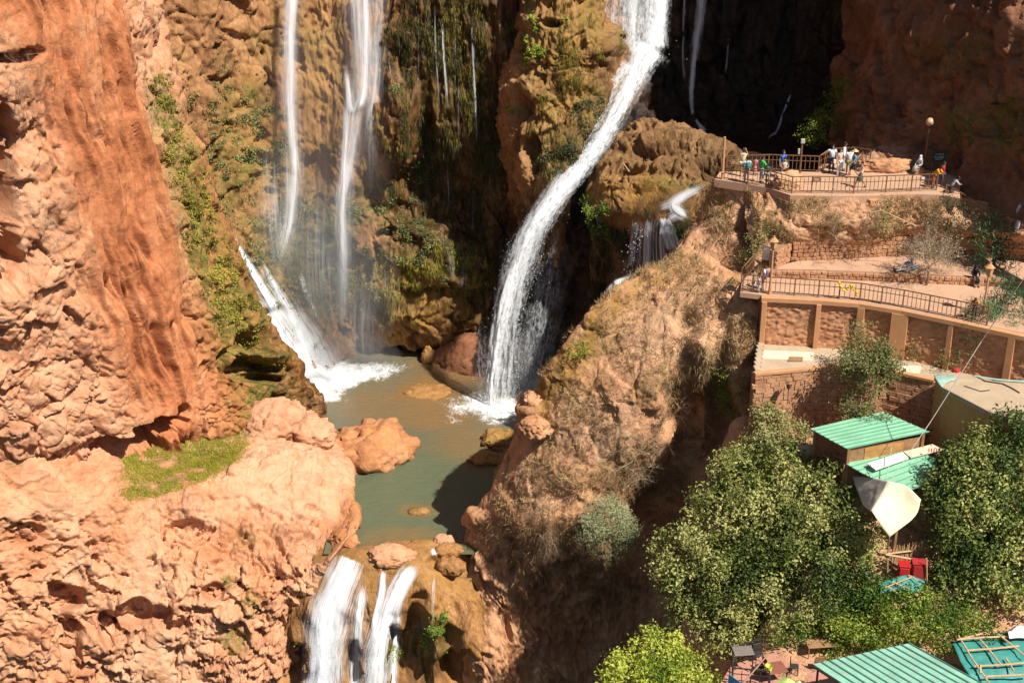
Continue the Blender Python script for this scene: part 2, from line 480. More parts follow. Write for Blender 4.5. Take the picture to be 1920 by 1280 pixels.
# ---- back wall of the amphitheatre
def cols(py, xs, ys): return [(x, py, y) for x, y in zip(xs, ys)]
BX = [150, 260, 380, 480, 560, 640, 720, 800, 880, 950, 1010]
B_rows = [
 cols(-420, BX, [104, 106, 109, 112, 113, 114, 113, 111.5, 110.5, 110, 111]),
 cols(-150, BX, [103, 104.5, 107.5, 110.5, 112, 112.6, 111.6, 110.2, 109, 108.6, 110]),
 cols(0, BX, [102.5, 103.6, 106.5, 110, 111.5, 112, 110.8, 109.5, 108.4, 107.8, 109]),
 cols(120, BX, [102, 102.8, 105.8, 109, 110.7, 111.2, 110.2, 109.2, 108.2, 107.8, 109.2]),
 cols(250, BX, [101, 101.5, 104.3, 107.9, 109.5, 110.2, 109.6, 108.9, 108.2, 108.2, 109.6]),
 cols(340, BX, [100, 100.6, 103.2, 106.6, 108.7, 109.4, 109.4, 109.9, 109.8, 109.4, 110.4]),
 cols(440, BX, [99, 99.4, 101.8, 105, 107.6, 108.7, 108.6, 108.6, 109.2, 110.4, 111.4]),
 cols(540, BX, [98, 98, 100, 103.4, 106.6, 108.9, 108.8, 108.2, 108.8, 110.8, 112]),
 cols(620, BX, [97, 97, 98.6, 102, 105.6, 109.2, 109.9, 109.2, 110.4, 113, 114.2]),
 [(150, 720, 97), (260, 720, 97), (400, 720, 97), (500, 715, 100.5), (585, 705, 104.8), (650, 668, 109.2), (725, 656, 110.6), (800, 650, 111.0), (880, 648, 111.4), (950, 646, 112.2), (1010, 646, 113)],
 [(150, 790, 97), (260, 790, 97), (400, 780, 97), (510, 770, 100.5), (590, 750, 104.8), (650, 700, 109.4), (725, 690, 110.8), (800, 690, 111.4), (880, 690, 111.8), (950, 690, 112.4), (1010, 690, 113)],
]
def B_disp(P, Nf, px, py):
    q = P * np.array((1, 1, 0.28), np.float32)
    q = q + np.stack([noise(P * 0.35), noise(P * .35 + 12), 0.4 * noise(P * .5 + 40)], 1) * 0.5
    drip = fbm(q * 0.6, 3, 0.55, ridge=True) * 0.55 + fbm(q * 1.9 + 7, 3, 0.55, ridge=True) * 0.28
    lump = rough_rock(P, 0.95, 0.2, 0.9, 11.0)
    w = np.clip(sstep(430, 640, px) * (1 - sstep(300, 460, py)) + 0.25 * sstep(600, 800, px), 0, 1)
    d = drip * (0.4 + 0.75 * w) + lump * (1.0 - 0.72 * w)
    wob = noise(P * 0.6) * 0.8
    # hanging travertine curtains end in ragged lips with hollows below
    d = d + blob(px, py, [(745, 225, 42, 85, 1.5), (715, 330, 50, 30, .4), (840, 480, 75, 60, 1.5), (690, 110, 60, 90, .5), (640, 200, 40, 90, .5), (820, 590, 90, 60, .9), (740, 560, 50, 80, .8)], wob)
    d = d - blob(px, py, [(800, 350, 60, 60, 1.6), (800, 255, 22, 60, 1.4), (725, 165, 14, 22, 1.1), (700, 355, 18, 30, 1.6), (600, 350, 25, 60, 1.2), (780, 395, 60, 25, 1.5), (870, 380, 50, 60, .9), (620, 500, 25, 30, 1.0), (480, 300, 40, 14, .8), (260, 60, 40, 22, 1.3), (800, 655, 90, 14, 1.4), (550, 420, 30, 40, .6)], wob)
    return d
def B_paint(Q, Nf, px, py, D):
    a = no_attr(Q)
    n = noise(Q * 0.35)
    a["moss"] = np.clip(blob(px, py, [(560, 470, 110, 110, .95), (520, 330, 70, 60, .6), (620, 520, 70, 80, .9), (430, 300, 50, 90, .55), (450, 200, 60, 50, .5),
        (720, 520, 60, 60, .5), (835, 478, 60, 38, 1.0), (765, 480, 25, 30, .9), (850, 60, 25, 240, .75), (895, 100, 22, 260, .95), (815, 120, 30, 160, .5), (700, 370, 60, 40, .7), (640, 380, 40, 40, .5), (770, 420, 50, 30, .7), (900, 480, 40, 90, .6), (690, 300, 25, 60, .4)]) + .35 * sstep(.1, .5, n) * sstep(250, 400, px), 0, 1)
    a["ochre"] = np.clip(blob(px, py, [(590, 150, 60, 160, .9), (670, 130, 60, 150, .8), (745, 250, 40, 120, .6), (850, 200, 40, 200, .6), (790, 560, 130, 100, .9), (600, 260, 60, 90, .7), (480, 250, 80, 120, .6), (740, 60, 20, 60, .9)]), 0, 1)
    a["wet"] = np.clip(sstep(700, 760, px) * (1 - sstep(400, 520, py)) * 1.25 + blob(px, py, [(600, 600, 120, 90, .5), (880, 560, 90, 160, .8), (880, 400, 120, 90, .9), (560, 250, 40, 260, .25), (650, 250, 40, 260, .3)]) + .9 * sstep(880, 960, px), 0, 1)
    a["wet"] = np.clip(a["wet"] * 1.1, 0, 1.3)
    return a
patch("back_cliff", B_rows, 390, 360, B_disp, M_back, B_paint)

# ---- buttress beside the main fall and the worn rock the water slides over
I_rows = [
 [(940, -420, 118), (978, -420, 110), (1030, -420, 107), (1088, -420, 107), (1125, -420, 110), (1200, -420, 118)],
 [(940, -150, 116), (980, -150, 108), (1030, -150, 105), (1088, -150, 105), (1118, -150, 108), (1170, -150, 116)],
 [(948, 0, 114), (985, 0, 106.5), (1030, 0, 104), (1085, 0, 104), (1115, 0, 107), (1150, 0, 115)],
 [(945, 80, 113), (980, 80, 105.4), (1030, 80, 103.2), (1085, 80, 103.2), (1130, 75, 104.8), (1180, 90, 113)],
 [(935, 140, 112.5), (968, 140, 105), (1022, 140, 103), (1085, 130, 103), (1150, 100, 104.5), (1210, 108, 110)],
 [(930, 210, 112), (958, 210, 104.5), (1015, 210, 102.6), (1085, 200, 102.4), (1150, 170, 103.2), (1190, 190, 107)],
 [(940, 290, 111), (966, 290, 103.8), (1005, 290, 102.2), (1055, 285, 101.6), (1100, 266, 102), (1112, 290, 107)],
 [(955, 350, 111), (980, 350, 103.4), (1005, 345, 102), (1035, 340, 101.3), (1066, 330, 101.4), (1078, 350, 107)],
 [(955, 400, 112), (985, 400, 106), (1005, 395, 104.4), (1030, 385, 103), (1055, 378, 103), (1066, 400, 107)],
 [(950, 520, 114), (985, 520, 111), (1005, 520, 110), (1030, 520, 109), (1055, 520, 108), (1080, 520, 108)],
 [(950, 700, 115), (985, 700, 112), (1005, 700, 111), (1030, 700, 110), (1055, 700, 109), (1080, 700, 109)],
]
def I_disp(P, Nf, px, py):
    q = P * np.array((1, 1, 0.25), np.float32) + np.stack([noise(P * .4), noise(P * .4 + 9), noise(P * .4 + 21) * .3], 1) * 0.5
    d = fbm(q * 0.8, 3, .55, ridge=True) * 0.45 + fbm(q * 2.2, 3, .55, ridge=True) * 0.2 + rough_rock(P, 0.5, 0.3, 0.25, 5.0)
    wob = noise(P * .7) * .8
    d = d - blob(px, py, [(1040, 45, 14, 8, 1.8), (985, 200, 20, 30, 1.0), (1000, 290, 14, 34, 1.5), (985, 90, 10, 40, .5)], wob) + blob(px, py, [(1140, 90, 20, 30, .8), (1000, 170, 25, 25, .7)], wob)
    slide = np.exp(-((px - np.interp(py, [100, 200, 300, 370], [1190, 1150, 1090, 1045])) / 55) ** 2) * sstep(90, 130, py)
    return d * (1 - 0.65 * slide)
def I_paint(Q, Nf, px, py, D):
    a = no_attr(Q)
    a["moss"] = np.clip(blob(px, py, [(1070, 300, 60, 60, 1.0), (1110, 210, 45, 60, .7), (1020, 200, 40, 160, .4), (1100, 40, 30, 60, .6), (1050, 120, 50, 120, .4), (1145, 85, 16, 22, .8), (1000, 60, 18, 120, .6)]), 0, 1)
    a["ochre"] = np.clip(blob(px, py, [(1070, 110, 60, 160, .9), (1040, 230, 30, 100, .8), (1100, 150, 40, 120, .5)]), 0, 1)
    a["wet"] = np.clip(blob(px, py, [(1080, 290, 60, 60, .8), (1150, 150, 60, 80, .7), (1000, 420, 70, 60, 1)]), 0, 1)
    return a
patch("buttress", I_rows, 190, 290, I_disp, M_back, I_paint)

# ---- dark bowl behind the main fall
JX = [1080, 1140, 1220, 1320, 1420, 1500, 1580, 1660]
J_rows = [
 cols(-500, JX, [120, 121, 121, 121, 121, 120, 117, 112]),
 cols(-150, JX, [118, 118.5, 118.5, 119, 119, 118, 114, 109]),
 cols(0, JX, [116, 116, 116.5, 117.5, 118, 116.5, 112, 106]),
 cols(100, JX, [114.5, 114, 115, 116.5, 117, 115, 110, 104]),
 cols(200, JX, [113, 112.5, 113, 114, 114.5, 113, 108, 102]),
 cols(262, JX, [112, 110.5, 110, 109.5, 109, 108, 104.5, 100]),
 [(x, 290, None, 20.0) for x in JX], [(x, 340, None, 19.6) for x in JX],
]
J_rows[-2] = [(max(x, 1190 + (x - 1080) * .25), 290, 103 - (x - 1080) * .006) for x in JX]; J_rows[-1] = [(max(x, 1210 + (x - 1080) * .25), 340, 99 - (x - 1080) * .006) for x in JX]
def J_disp(P, Nf, px, py):
    q = P * np.array((1, 1, 0.3), np.float32)
    return (fbm(q * 0.5, 3, .55, ridge=True) * 0.7 + rough_rock(P, 0.7, .2, 0.5, 17.)) * sstep(300, 240, py)
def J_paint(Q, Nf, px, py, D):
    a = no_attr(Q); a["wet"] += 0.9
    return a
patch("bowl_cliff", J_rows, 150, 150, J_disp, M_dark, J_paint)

# ---- brown mound of old travertine between the slide and the terrace, with its cut-back edge
F_rows = [
 [(1118, 330, 107), (1150, 265, 105.5), (1200, 235, 106), (1260, 235, 106), (1320, 262, 104), (1375, 280, 102), (1410, 310, 99)],
 [(1100, 352, 104), (1140, 278, 102.6), (1200, 238, 102), (1260, 246, 100.8), (1320, 258, 99), (1372, 282, 96.5), (1398, 326, 92)],
 [(1092, 376, 102), (1138, 312, 100), (1200, 285, 98.8), (1260, 295, 97), (1310, 312, 95), (1350, 335, 92), (1370, 350, 89.5)],
 [(1096, 392, 99.8), (1140, 352, 97.6), (1200, 340, 96.6), (1250, 348, 95), (1290, 360, 93), (1318, 376, 90.6), (1338, 392, 88)],
 [(1108, 408, 97.6), (1146, 396, 96.3), (1190, 396, 95.2), (1230, 404, 93.3), (1262, 415, 91.4), (1290, 428, 89.4), (1312, 445, 87.3)],
 [(1108, 470, 99.2), (1146, 462, 98.4), (1186, 462, 95.6), (1222, 462, 93.2), (1258, 464, 90.9), (1280, 474, 89.2), (1296, 484, 88)],
 [(1098, 590, 101.2), (1140, 580, 100.4), (1176, 552, 95.8), (1210, 535, 93.3), (1240, 522, 90.7), (1256, 520, 89.6), (1272, 522, 89)],
 [(1040, 770, 103), (1070, 720, 101.6), (1110, 650, 99.5), (1150, 605, 96.5), (1195, 570, 94.5), (1230, 556, 92.5), (1250, 556, 91)],
]
def F_disp(P, Nf, px, py):
    d = rough_rock(P, 0.62, 0.3, 0.35, 23.0)
    q = P * np.array((1, 1, 0.3), np.float32)
    under = sstep(415, 450, py)
    d = d * (1 - .5 * under) + under * fbm(q * .9, 3, .55, ridge=True) * .5
    wob = noise(P * .7) * .8
    flow = np.clip(blob(px, py, [(1245, 385, 80, 34, 1), (1275, 430, 40, 44, 1), (1205, 470, 60, 70, 1), (1190, 410, 50, 30, .8)]) * 1.3, 0, 1)
    d = d * (1 - .88 * flow) * (1 - .4 * sstep(320, 350, py))
    return d - blob(px, py, [(1215, 285, 45, 14, 1.0), (1180, 320, 30, 8, .4), (1275, 330, 40, 8, .4), (1330, 320, 40, 25, .6)], wob) + blob(px, py, [(1200, 345, 60, 14, .4)], wob)
def F_paint(Q, Nf, px, py, D):
    a = no_attr(Q)
    a["ochre"] = np.clip(blob(px, py, [(1190, 360, 90, 45, 1), (1260, 400, 60, 60, .9), (1150, 400, 60, 25, .8)]), 0, 1)
    a["moss"] = np.clip(blob(px, py, [(1260, 345, 60, 14, .5), (1285, 430, 14, 40, .8), (1095, 400, 40, 40, .9), (1120, 470, 30, 60, .5)]), 0, 1)
    a["wet"] = np.clip(blob(px, py, [(1240, 385, 50, 22, .7), (1285, 440, 20, 40, .7), (1350, 310, 50, 50, .6)]) + sstep(425, 470, py) * .8, 0, 1)
    return a
patch("mound", F_rows, 210, 220, F_disp, M_mound, F_paint)

# ---- damp recess behind the free-falling water
K_rows = [cols(410, [955, 1020, 1080, 1140, 1200], [112, 107, 105, 104, 103]), cols(470, [955, 1020, 1080, 1140, 1200], [112.5, 108, 106, 104.5, 103]),
          cols(560, [955, 1020, 1080, 1140, 1200], [113, 108.5, 106, 103, 101]), cols(690, [955, 1020, 1080, 1140, 1200], [112, 107, 104, 101, 99]),
          cols(780, [955, 1020, 1080, 1140, 1200], [110, 106, 103, 100, 98])]
def K_disp(P, Nf, px, py): return rough_rock(P, 0.8, .22, .5, 29.)
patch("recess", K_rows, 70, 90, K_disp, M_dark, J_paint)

# ---- the spur: long dry slope from the terraces down to the lip of the pool, undercut in front
E_rows = [
 [(1352, 400, 89), (1344, 338, 84.9), (1380, 344, 84.0), (1410, 348, 83.5), (1440, 354, 82.8), (1480, 365, 82.2)],
 [(1318, 490, 90), (1304, 418, 86), (1342, 418, 83.9), (1390, 420, 82.3), (1430, 430, 81.4), (1472, 440, 80.9)],
 [(1258, 570, 91), (1242, 496, 83.4), (1302, 488, 82.2), (1370, 488, 80.6), (1408, 495, 79.5), (1446, 505, 79.2)],
 [(1166, 640, 90), (1146, 544, 81.4), (1232, 546, 80.2), (1330, 556, 78.2), (1394, 568, 76.8), (1424, 574, 76.4)],
 [(1078, 900, None, -1), (1066, 636, 80), (1162, 636, 78.6), (1288, 646, 76.6), (1384, 656, 75.6), (1416, 664, 75.5)],
 [(1026, 960, None, -1), (1014, 712, 80), (1112, 716, 77.4), (1238, 716, 75.3), (1345, 730, 75.4), (1408, 745, 75.2)],
 [(996, 990, None, -1), (984, 766, 80.2), (1072, 786, 76.8), (1188, 796, 75.0), (1300, 820, 77), (1400, 830, 75.6)],
 [(968, 1010, None, -1), (956, 842, 80.2), (1022, 866, 77.0), (1132, 876, 75.2), (1245, 895, 77.6), (1370, 905, 75.6)],
 [(916, 1030, None, -1), (902, 944, 79.7), (962, 946, 77.2), (1082, 952, 75.2), (1205, 975, 77.0), (1330, 995, 75)],
 [(888, 1060, None, -1), (874, 1004, 80.0), (932, 1026, 77.8), (1050, 1046, 76), (1185, 1068, 77.2), (1300, 1090, 73.5)],
 [(872, 1090, 81), (890, 1080, 78.6), (942, 1116, 78.0), (1048, 1146, 78.2), (1178, 1160, 78), (1290, 1190, 73.5)],
 [(888, 1200, 79), (906, 1190, 76.8), (958, 1220, 77.2), (1048, 1240, 79.0), (1168, 1250, 78), (1290, 1290, 73.5)],
 [(890, 1320, 78), (908, 1310, 75.6), (966, 1330, 76.4), (1048, 1350, 79.4), (1168, 1360, 78), (1290, 1390, 73.5)],
 [(890, 1500, 77), (908, 1500, 74.5), (966, 1500, 75.4), (1048, 1500, 79), (1168, 1500, 78), (1290, 1500, 73.5)],
]
def E_disp(P, Nf, px, py):
    d = rough_rock(P, 0.8, 0.24, 0.35, 37.0) * (.45 + .55 * sstep(960, 1060, py))
    low = sstep(980, 1090, py)
    q = P * np.array((1, 1, 0.22), np.float32) + np.stack([noise(P * .4), noise(P * .4 + 9), noise(P * .4 + 21) * .3], 1) * 0.6
    d = d * (1 - .6 * low) + low * (fbm(q * 0.7, 3, .55, ridge=True) * 0.9 + fbm(q * 2.2, 3, .55, ridge=True) * 0.3)
    wob = noise(P * .6) * .8
    d = d - blob(px, py, [(1395, 440, 22, 60, 1.6), (1390, 480, 40, 40, 1.5), (1290, 740, 40, 110, 1.8), (1345, 760, 30, 120, 1.6), (1240, 1000, 50, 90, 1.6), (1150, 1000, 60, 40, 1.0), (900, 1140, 18, 50, .6)], wob)
    d = d + blob(px, py, [(1000, 770, 20, 16, .9), (1008, 800, 22, 16, 1.0), (890, 970, 30, 16, .7), (1060, 975, 90, 40, .9), (1120, 1010, 60, 40, .9), (1300, 655, 40, 26, .8), (1420, 410, 20, 40, .5), (1030, 890, 60, 40, .3)], wob)
    return d
def E_paint(Q, Nf, px, py, D):
    a = no_attr(Q)
    n = noise(Q * 0.5)
    edge = np.interp(py, [430, 500, 545, 640, 715, 770], [1290, 1235, 1150, 1065, 1015, 985])
    ed = np.exp(-((px - edge - 25) / 40) ** 2) * (py < 800) * sstep(440, 520, py)
    a["ochre"] = np.clip(ed * 1.3 + blob(px, py, [(870, 1150, 40, 120, .6)]), 0, 1)
    a["pale"] = np.clip(blob(px, py, [(1250, 620, 160, 110, .8), (1100, 800, 120, 60, .9), (1330, 450, 60, 60, .5), (1010, 900, 80, 50, .6), (1390, 350, 60, 20, .5)]) , 0, 1)
    a["moss"] = np.clip(.4 * sstep(.05, .5, n) * (py < 1000) + blob(px, py, [(1345, 720, 40, 90, .5), (1130, 640, 40, 26, .3)]), 0, .75)
    a["wet"] = np.clip(ed * .3 + sstep(960, 1060, py) * sstep(930, 1000, px) * .35, 0, 1)
    return a
patch("spur", E_rows, 340, 370, E_disp, M_spur, E_paint)

# ---- left bank: grassy ledge, pale knobbly rock falling to the lower gorge
C_rows = [
 [(-250, 740, 81), (0, 770, 81.5), (150, 800, 84), (250, 812, 87), (350, 785, 90), (450, 755, 93), (550, 745, 96), (590, 770, 97), (612, 800, None, 0.4), (600, 800, None, -2.0)],
 [(-250, 800, 78), (0, 815, 79), (150, 828, 82), (250, 838, 84.6), (350, 812, 87.4), (450, 790, 90), (550, 786, 92.5), (600, 800, 93.0), (632, 830, None, 0.8), (622, 840, None, -2.0)],
 [(-250, 860, 76), (0, 860, 76.8), (150, 862, 80), (250, 872, 82.3), (350, 862, 84.4), (450, 846, 86.4), (545, 838, 88.6), (608, 838, 89.6), (655, 872, None, 0.9), (640, 888, None, -2.0)],
 [(-250, 930, 74), (0, 922, 74.8), (150, 915, 77.8), (250, 930, 79.6), (350, 915, 80.9), (450, 888, 82.6), (555, 882, 84.1), (622, 896, 85.2), (664, 930, None, .8), (650, 950, None, -2.0)],
 [(-250, 1020, 73), (0, 1000, 73.7), (150, 1000, 76.2), (260, 1010, 77.6), (360, 1000, 78.6), (460, 985, 79.6), (560, 985, 80.4), (630, 985, 81.4), (672, 975, None, .5), (660, 990, None, -2.0)],
 [(-250, 1100, 72), (0, 1100, 72.7), (150, 1100, 74.8), (260, 1100, 75.8), (360, 1090, 76.4), (460, 1080, 77), (550, 1070, 77.6), (600, 1052, 78.2), (636, 1028, None, .6), (640, 1036, None, -1.5)],
 [(-250, 1190, 71.3), (0, 1190, 71.8), (150, 1190, 73.6), (260, 1190, 74.6), (360, 1190, 75.2), (450, 1180, 75.7), (520, 1165, 76.2), (566, 1125, 77.1), (600, 1085, 77.6), (606, 1096, 79.5)],
 [(-250, 1300, 71), (0, 1300, 71.4), (150, 1300, 73.1), (260, 1300, 73.9), (360, 1300, 74.3), (440, 1300, 74.7), (490, 1288, 75.2), (520, 1262, 75.9), (540, 1240, 76.6), (550, 1250, 79.5)],
 [(-250, 1450, 70.4), (0, 1450, 70.8), (150, 1450, 72.4), (260, 1450, 73.1), (360, 1450, 73.4), (430, 1450, 73.8), (470, 1440, 74.2), (490, 1420, 74.8), (505, 1400, 75.4), (515, 1400, 79)],
]
def grass_zone(px, py):
    x0 = np.interp(py, [785, 820, 860, 900, 945], [455, 300, 235, 228, 228])
    x1 = np.interp(py, [785, 820, 860, 900, 945], [470, 470, 450, 390, 250])
    return sstep(x0 - 12, x0 + 12, px) * (1 - sstep(x1 - 14, x1 + 12, px)) * sstep(780, 800, py) * (1 - sstep(925, 948, py))
def C_disp(P, Nf, px, py):
    front = sstep(930, 1010, py)
    d = rough_rock(P, 0.85, 0.26, 0.25, 43.0) * 0.75 + front * rough_rock(P, 0.6, 0.42, 0.75, 47.0)
    ch = np.exp(-((px - np.interp(py, [940, 1050, 1150, 1280], [262, 262, 282, 300])) / 26) ** 2) * front
    d = d * (1 - .75 * ch)
    g = grass_zone(px, py)
    d = d * (1 - .9 * g)
    wob = noise(P * .8) * .9
    d = d - hole(px, py, [(120, 1120, 34, 26, 2.2), (250, 1150, 40, 26, 2.2), (205, 1170, 18, 30, 1.6), (300, 1150, 26, 18, 1.6), (130, 1190, 24, 40, 1.5), (350, 985, 30, 12, .9), (330, 1170, 30, 16, 1.3), (400, 1110, 24, 20, 1.0), (60, 1000, 30, 20, .8), (450, 1190, 20, 30, 1.0), (560, 1010, 30, 10, .6), (580, 960, 30, 9, .5)], wob)
    d = d + blob(px, py, [(225, 1140, 22, 26, 1.3), (180, 1200, 40, 24, .9), (360, 960, 40, 24, .8), (600, 880, 60, 30, .7), (430, 1150, 30, 12, .8), (380, 1130, 30, 10, .7), (520, 850, 60, 30, .5), (656, 955, 20, 14, .5)], wob)
    return d * (1 - sstep(585, 630, px) * (.55 + .4 * sstep(985, 1020, py)))
def C_paint(Q, Nf, px, py, D):
    a = no_attr(Q)
    a["pale"] = np.clip(.42 + .7 * noise(Q * .3) + blob(px, py, [(560, 900, 110, 70, .8), (270, 1060, 40, 110, .7), (300, 1250, 80, 60, .5)]), 0, 1)
    a["moss"] = np.clip(grass_zone(px, py) * sstep(-.4, .4, noise(Q * .9)) * .7 + blob(px, py, [(440, 1200, 30, 26, .6), (430, 1090, 16, 16, .7), (470, 1130, 20, 30, .6), (460, 1010, 30, 20, .4), (30, 860, 30, 20, .4)]), 0, 1)
    a["ochre"] = np.clip(sstep(640, 668, px) * .7, 0, 1)
    a["wet"] = np.clip(sstep(0.45, 0.05, Q[:, 2]) * sstep(560, 640, px) * .7, 0, 1)
    return a
patch("left_bank", C_rows, 400, 330, C_disp, M_pale, C_paint)

# ---- rounded travertine lip the lower fall runs over
D_rows = [
 [(590, 1018, 80.2), (640, 1018, 80), (690, 1016, 79.8), (740, 1014, 79.8), (790, 1012, 79.8), (840, 1010, 80), (880, 1010, 80.5), (930, 1015, 81)],
 [(590, 1040, 78.6), (640, 1038, 78.2), (690, 1037, 78.15), (740, 1036, 78.15), (790, 1035, 78.2), (835, 1034, 78.5), (872, 1040, 79), (920, 1050, 80)],
 [(572, 1090, 77.5), (626, 1076, 77.2), (684, 1070, 77.1), (740, 1068, 77.1), (792, 1070, 77.3), (838, 1076, 77.7), (880, 1096, 78), (930, 1110, 79)],
 [(548, 1150, 76.8), (606, 1128, 76.3), (674, 1120, 76.1), (736, 1118, 76.2), (792, 1122, 76.5), (842, 1134, 76.8), (888, 1150, 77.2), (940, 1170, 78.2)],
 [(524, 1210, 76.4), (588, 1190, 75.8), (664, 1182, 75.5), (732, 1180, 75.6), (794, 1184, 76), (846, 1194, 76.2), (896, 1210, 76.5), (946, 1230, 77.6)],
 [(504, 1290, 76), (576, 1270, 75.4), (656, 1262, 75.1), (730, 1260, 75.2), (796, 1264, 75.8), (850, 1276, 75.8), (904, 1290, 76), (950, 1300, 77.2)],
 [(486, 1450, 75.8), (566, 1450, 75.1), (650, 1450, 74.8), (728, 1450, 74.9), (798, 1450, 75.4), (852, 1450, 75.4), (910, 1450, 75.6), (954, 1450, 77)],
]
def D_disp(P, Nf, px, py):
    low = sstep(1060, 1140, py)
    q = np.stack([P[:, 0], P[:, 1], P[:, 2] * 0.16], 1) + np.stack([noise(P * .4), noise(P * .4 + 9), noise(P * .5 + 21) * .2], 1) * 0.35
    d = low * (fbm(q * 0.8, 3, .55, ridge=True) * 0.38 + fbm(q * 2.6, 3, .55, ridge=True) * 0.16) + fbm(P * 0.8, 4) * (0.12 + .1 * low)
    wob = noise(P * .8) * .9
    return d - blob(px, py, [(780, 1185, 20, 60, 2.2), (772, 1250, 44, 60, 3.0), (850, 1262, 40, 36, 2.6), (838, 1200, 22, 24, 1.2), (540, 1250, 24, 44, 2.4), (662, 1260, 14, 50, .8), (812, 1056, 14, 14, .5)], wob) \
             + blob(px, py, [(880, 1180, 26, 70, .5), (735, 1060, 60, 16, .25), (800, 1110, 26, 60, .35)], wob) 
def D_paint(Q, Nf, px, py, D):
    a = no_attr(Q)
    a["ochre"] = np.clip(.35 + .4 * noise(Q * .5) + .4 * sstep(1010, 1050, py) * (1 - sstep(1090, 1150, py)), 0, 1)
    a["moss"] = np.clip(blob(px, py, [(820, 1190, 30, 36, .9), (740, 1230, 30, 40, .7), (550, 1240, 24, 30, .9), (800, 1230, 20, 60, .6)]), 0, 1)
    a["wet"] = np.clip(blob(px, py, [(620, 1170, 90, 180, .6), (740, 1120, 50, 120, .5), (700, 1240, 90, 70, .8), (790, 1240, 60, 80, 1.0)]), 0, 1)
    return a
patch("lower_lip", D_rows, 240, 240, D_disp, M_lip, D_paint)

# ---- shaded cliff at the upper right; its unseen top leans left, shaped to keep the sun off the bowl
L_rows = [
 [('w', 13, 124, 95), ('w', 16, 118, 95), ('w', 19, 112, 92), ('w', 25, 106, 80), ('w', 33, 99, 62), ('w', 38, 92, 50), ('w', 41, 85, 43), ('w', 50, 78, 38)],
 [('w', 18, 120, 58), ('w', 20, 113, 58), ('w', 22.5, 106, 55), ('w', 27, 100, 50), ('w', 31.5, 93, 44), ('w', 34, 87, 40), ('w', 38, 81, 37), ('w', 48, 75, 34)],
 [(1560, 0, 119), (1600, 0, 107), (1630, 0, 100.5), (1692, 0, 95.4), (1800, 0, 90), (1925, 0, 84.5), (2070, 0, 79), (2330, 0, 72)],
 [(1560, 140, 116), (1580, 140, 104.5), (1608, 140, 98.2), (1680, 140, 93.8), (1790, 140, 88.6), (1915, 140, 83.2), (2060, 140, 78), (2320, 140, 71)],
 [(1560, 240, 113), (1568, 240, 102), (1588, 240, 96.6), (1664, 240, 91.8), (1782, 240, 87.2), (1910, 240, 82.2), (2050, 240, 77), (2300, 240, 70)],
 [(1570, 300, 106), (1580, 300, 99), (1608, 298, 93.6), (1672, 296, 89.2), (1776, 308, 85.8), (1905, 325, 81.2), (2040, 340, 76.6), (2280, 350, 69)],
 [(1580, 330, 102), (1590, 330, 95), (1618, 316, 89), (1680, 322, 87), (1772, 335, 84.8), (1900, 372, 80.6), (2030, 390, 75.6), (2260, 400, 68)],
 [(1590, 380, 98), (1600, 380, 90), (1640, 352, 86.2), (1700, 350, 85.2), (1782, 362, 83.8), (1900, 410, 79.6), (2020, 430, 74.6), (2240, 440, 67)],
]
def L_disp(P, Nf, px, py):
    return rough_rock(P, 1.0, 0.2, 0.4, 53.0) * (1 - .85 * sstep(310, 350, py)) + blob(px, py, [(1680, 305, 50, 16, .6)], noise(P) * .8)
def L_paint(Q, Nf, px, py, D):
    a = no_attr(Q)
    a["moss"] = np.clip(blob(px, py, [(1810, 240, 50, 40, .8), (1890, 230, 40, 60, .8), (1560, 200, 40, 60, .8), (1790, 100, 80, 40, .4)]), 0, 1)
    a["pale"] = np.clip(blob(px, py, [(1660, 300, 60, 30, .8)]), 0, 1)
    return a
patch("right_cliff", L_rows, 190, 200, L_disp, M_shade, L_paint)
# ---- bank under the upper terrace, hut ground, terraces
Z1, Z2B, Z2, Z3, Z4 = 23.5, 19.6, 19.2, 16.2, 12.3
G_rows = [
 [(1400, 340, None, 23.5), (1436, 350, None, 23.5), (1480, 362, None, 23.5), (1560, 364, None, 23.5), (1640, 363, None, 23.5), (1720, 361, None, 23.5), (1790, 366, None, 23.3), (1880, 385, None, 22.8), (1980, 400, None, 22.3), (2120, 420, None, 21.5)],
 [(1400, 372, 83.6), (1440, 378, 82.6), (1490, 384, 80.9), (1560, 386, 80.7), (1640, 386, 80.8), (1720, 388, 81), (1790, 396, 81), (1880, 412, 81), (1980, 420, 80), (2120, 430, 78)],
 [(1400, 415, 82.2), (1440, 420, 81.2), (1490, 424, 80.3), (1560, 420, 80.1), (1640, 420, 80.3), (1720, 422, 80.7), (1790, 428, 80.6), (1880, 436, 80), (1980, 440, 79), (2120, 450, 77)],
 [(1410, 460, 81), (1450, 462, 80.4), (1486, 456, 80.5), (1560, 453, 80.5), (1640, 450, 80.9), (1720, 447, 81.3), (1790, 448, 81.2), (1880, 452, 80.8), (1980, 458, 79.8), (2120, 464, 77.8)],
 [(1415, 520, 79.5), (1455, 520, 79.6), (1490, 510, 80.9), (1560, 505, 81), (1640, 503, 81.3), (1720, 500, 81.6), (1790, 500, 81.6), (1880, 505, 81.2), (1980, 510, 80.2), (2120, 515, 78)],
]
def G_disp(P, Nf, px, py): return rough_rock(P, 0.4, 0.4, 0.15, 61.) * sstep(352, 385, py) * (1 - .7 * sstep(440, 462, py))
def G_paint(Q, Nf, px, py, D):
    a = no_attr(Q); a["moss"] = .3 * sstep(0, .5, noise(Q * .7)); a["pale"] = .5 + 0 * px
    return a
patch("bank", G_rows, 240, 90, G_disp, M_spur, G_paint)
